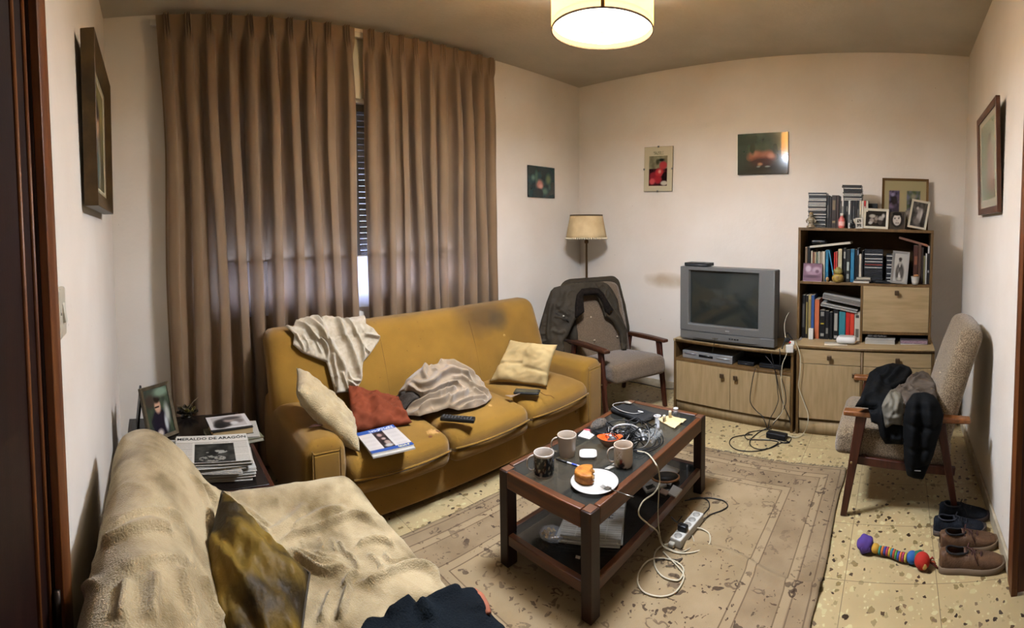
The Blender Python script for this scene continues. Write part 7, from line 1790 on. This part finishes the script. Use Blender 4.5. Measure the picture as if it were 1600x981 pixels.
# ---------------------------------------------------------------- shoes
def shoe(label, hx_, hy_, ang, s, upper, sole, lacem, linm_, group, high=1.0):
    """heel at hx_, hy_; toe points along ang"""
    t = thing('shoe', label, 'shoe', (hx_, hy_, 0), group); M = T(hx_, hy_, 0, ang) @ Matrix.Scale(s, 4)
    # sections along the length: x, half width, height, top width factor
    secs = [(.0, .020, .075, .5), (.008, .032, .085, .55), (.03, .037, .088, .62), (.06, .038, .082, .60), (.09, .038, .078, .56), (.12, .041, .080, .50), (.15, .046, .074, .52), (.18, .050, .064, .56), (.21, .050, .056, .62), (.24, .047, .050, .66), (.265, .038, .043, .70), (.283, .022, .034, .75), (.290, .006, .026, .8)]
    def side(u, v):
        k = u*(len(secs)-1); i = min(int(k), len(secs)-2); f = k-i; q = [secs[i][j]*(1-f)+secs[i+1][j]*f for j in range(4)]
        return q
    def up(u, v):
        x, hw, h, tf = side(u, v); h *= high if x < .16 else 1
        a = (v*2-1)          # -1 .. 1 around the section
        s_ = 1 if a > 0 else -1; a = abs(a)
        # from the sole edge up and over to the middle
        y = hw*(1 + .05*math.sin(a*PI)) if a < .5 else hw
        ww = hw*((1-a)**.0) if False else hw*math.cos(min(1, max(0, (a-.15)/.85))*PI/2)**.62
        z = .022 + (h-.022)*math.sin(min(1, a/.95)*PI/2)**.9
        if .025 < x < .115:      # ankle opening stays open
            w2 = hw*tf; ww = max(ww, w2); z = .022 + (h-.022)*min(1, a*1.15)
        return (x, s_*ww*(1 if a < .999 else (1 if .025 < x < .115 else 0)), z)
    b = MB(M); b.grid(48, 22, up); b.build('upper', upper, t, weld=True, solid=.0)
    b = MB(M); out = []
    for i in range(25):
        x, hw, h, tf = side(i/24, 0); out.append((x-.003 if i < 2 else x+(.004 if i > 22 else 0), hw+.004))
    ring = [(x, y) for x, y in out] + [(x, -y) for x, y in reversed(out)]; n = len(ring)
    zz = lambda x, top: (.026 if top else 0) + (.010*max(0, (x-.2)/.09)**2)
    lay = [[(x, y*.96, zz(x, 0)) for x, y in ring], [(x, y, zz(x, 0)+.006) for x, y in ring], [(x, y, zz(x, 1)) for x, y in ring], [(x, y*.9, zz(x, 1)+.002) for x, y in ring]]
    b.add([q for r in lay for q in r], [(j*n+i, j*n+(i+1) % n, (j+1)*n+(i+1) % n, (j+1)*n+i) for j in range(3) for i in range(n)] + [tuple(range(n))[::-1], tuple(3*n+i for i in range(n))]); b.build('sole', sole, t)
    b = MB(M); b.tube(smooth_path([(.028, 0, .090*high), (.045, .024, .086*high), (.085, .023, .080*high), (.118, .016, .082*high), (.120, -.016, .082*high), (.085, -.023, .080*high), (.045, -.024, .086*high)], 5, True), .0042, 7, closed=True); b.build('collar', linm_, t)
    MB(M).grid(8, 8, lambda u, v: (.032+.08*u, (-.020+.04*v), .050+.010*u)).build('insole', linm_, t)
    MB(M).grid(8, 8, lambda u, v: (.105+.075*u, (-.020+.04*v)*(1-.2*u), (.092-.028*u)*1.0 - .012*(2*v-1)**2)).build('tongue', upper, t, solid=.003)
    for k in range(4):
        x = .118 + .020*k; z = .086 - .007*k; sg = 1 if k % 2 else -1
        MB(M).tube(smooth_path([(x, -.027, z-.012), (x+.004*sg, 0, z+.006), (x+.008, .027, z-.012)], 5), .0034, 6).build('lace', lacem, t)
    MB(M).tube(smooth_path([(.122, 0, .094), (.13, .022, .100), (.125, .036, .075), (.13, .042, .045)], 6), .0028, 6).build('lace', lacem, t)
    MB(M).tube(smooth_path([(.122, 0, .094), (.14, -.024, .100), (.15, -.040, .080), (.165, -.047, .045)], 6), .0028, 6).build('lace', lacem, t)
    return t
brown = mat('brown shoe leather', '5c412b', .6, '4a3321', 20, bump=.2, bsc=150, spec=.3)
brs = plain('6f5c46', .7); brl = plain('3c1d16', .7); dk = plain('15110f', .9)
navm = mat('dark suede shoe', '15171c', .8, '1d2026', 30, bump=.3, bsc=200, spec=.15)
shoe('brown lace up shoe nearest the camera with a pale sole', .222, 2.085, R(-4), 1.04, brown, brs, brl, dk, 'brown shoes', 1.0)
shoe('brown lace up shoe standing behind its twin, against the dark shoes', .235, 2.215, R(2), 1.0, brown, brs, brl, dk, 'brown shoes', 1.0)
shoe('black shoe with a pale lining stripe, heel beside the brown pair', .215, 2.345, R(-3), .92, navm, plain('4a4038', .7), plain('14151a', .7), plain('2a2a30', .8), 'black shoes')
shoe('black shoe furthest under the armchair, toe at the right wall', .255, 2.470, R(-8), .92, navm, plain('3a2c26', .7), plain('14151a', .7), plain('2a2a30', .8), 'black shoes')
# ---------------------------------------------------------------- toy
ta, tb = at(1352, 852, 'Z', .03), at(1440, 874, 'Z', .03)
t = thing('caterpillar_toy', 'colourful soft caterpillar toy with a purple head and a red ball end on the floor', 'toy', (ta.x*.5+tb.x*.5, ta.y*.5+tb.y*.5, 0))
d_ = tb-ta; L_ = d_.length; dn = d_.normalized(); sd = Vector((-dn.y, dn.x, 0))
pur = plain('4a3378', .8)
c = ta + Vector((0, 0, .008)); b = MB(); b.ball(c, .040, 22, 16, fn=lambda q: q*(1+.10*math.sin(q.x*150)*math.cos(q.z*120))); b.build('purple_head', pur, t)
b = MB(); b.tube([c + Vector((.02*math.cos(k*.5)*(.4+k*.05), -.030, .02*math.sin(k*.5)*(.4+k*.05))) for k in range(14)], .006, 6); b.build('spiral_ridge', plain('5d4590', .8), t)
MB().ball(ta + dn*.052, .022, 14, 10).build('yellow_neck', plain('b58a2c', .8), t)
cl_ = ['2c6a5a', 'b5652a', '3a3a7a', 'a03a4a', 'b0902c', '2a6a7a', 'a5452a', '4a7a3a', '3a4a8a', 'b05a2a', '8a2a4a', 'a8923a']
for k in range(12):
    q = ta + dn*(.076 + .0115*k) + sd*.006*math.sin(k*.5) - Vector((0, 0, .004)); MT_ = T(q.x, q.y, q.z, math.atan2(dn.y, dn.x), 0, R(90))
    MB(MT_).lathe([(.004, -.0062), (.0185, -.005), (.020, 0), (.0185, .005), (.004, .0062)], 18).build('ring', plain(cl_[k], .8), t)
q = ta + dn*.232; MB().ball(q, .028, 16, 12).build('blue_segment', plain('1f4f8a', .8), t)
MB().ball(q + dn*.030 + sd*.006, .032, 18, 12, fn=lambda p: p*(1+.05*math.sin(p.x*220))).build('green_segment', plain('1f5c44', .8), t)
MB().ball(q + dn*.055 + sd*.002, .026, 16, 10).build('dark_green_segment', plain('2a4a2c', .8), t)
rb_ = at(1441, 876, 'Z', .036); MB().ball(rb_, .036, 22, 16).build('red_ball', plain('a3200f', .8), t)
v_ = (Vector((0, 0, HC)) - rb_).normalized(); MB(frame_M(rb_ + (v_*.72 + Vector((.25, -.2, -.55))).normalized()*.0345, v_.cross(Vector((0, 0, 1))), Vector((0, 0, 1)))).ball((0, 0, 0), .011, 12, 8, sc=(1, 1.3, .35)).build('cream_patch', plain('b8924e', .8), t)
for k in range(3): MB().tube([q + dn*.075, q + dn*(.095+.008*k) + Vector((0, 0, .02-.018*k)), q + dn*(.100+.01*k) + Vector((0, 0, .012-.02*k))], [.004, .005, .003], 6).build('tag_loop', plain(('8a2a1c', 'a04a2a', '5a1c14')[k], .8), t)
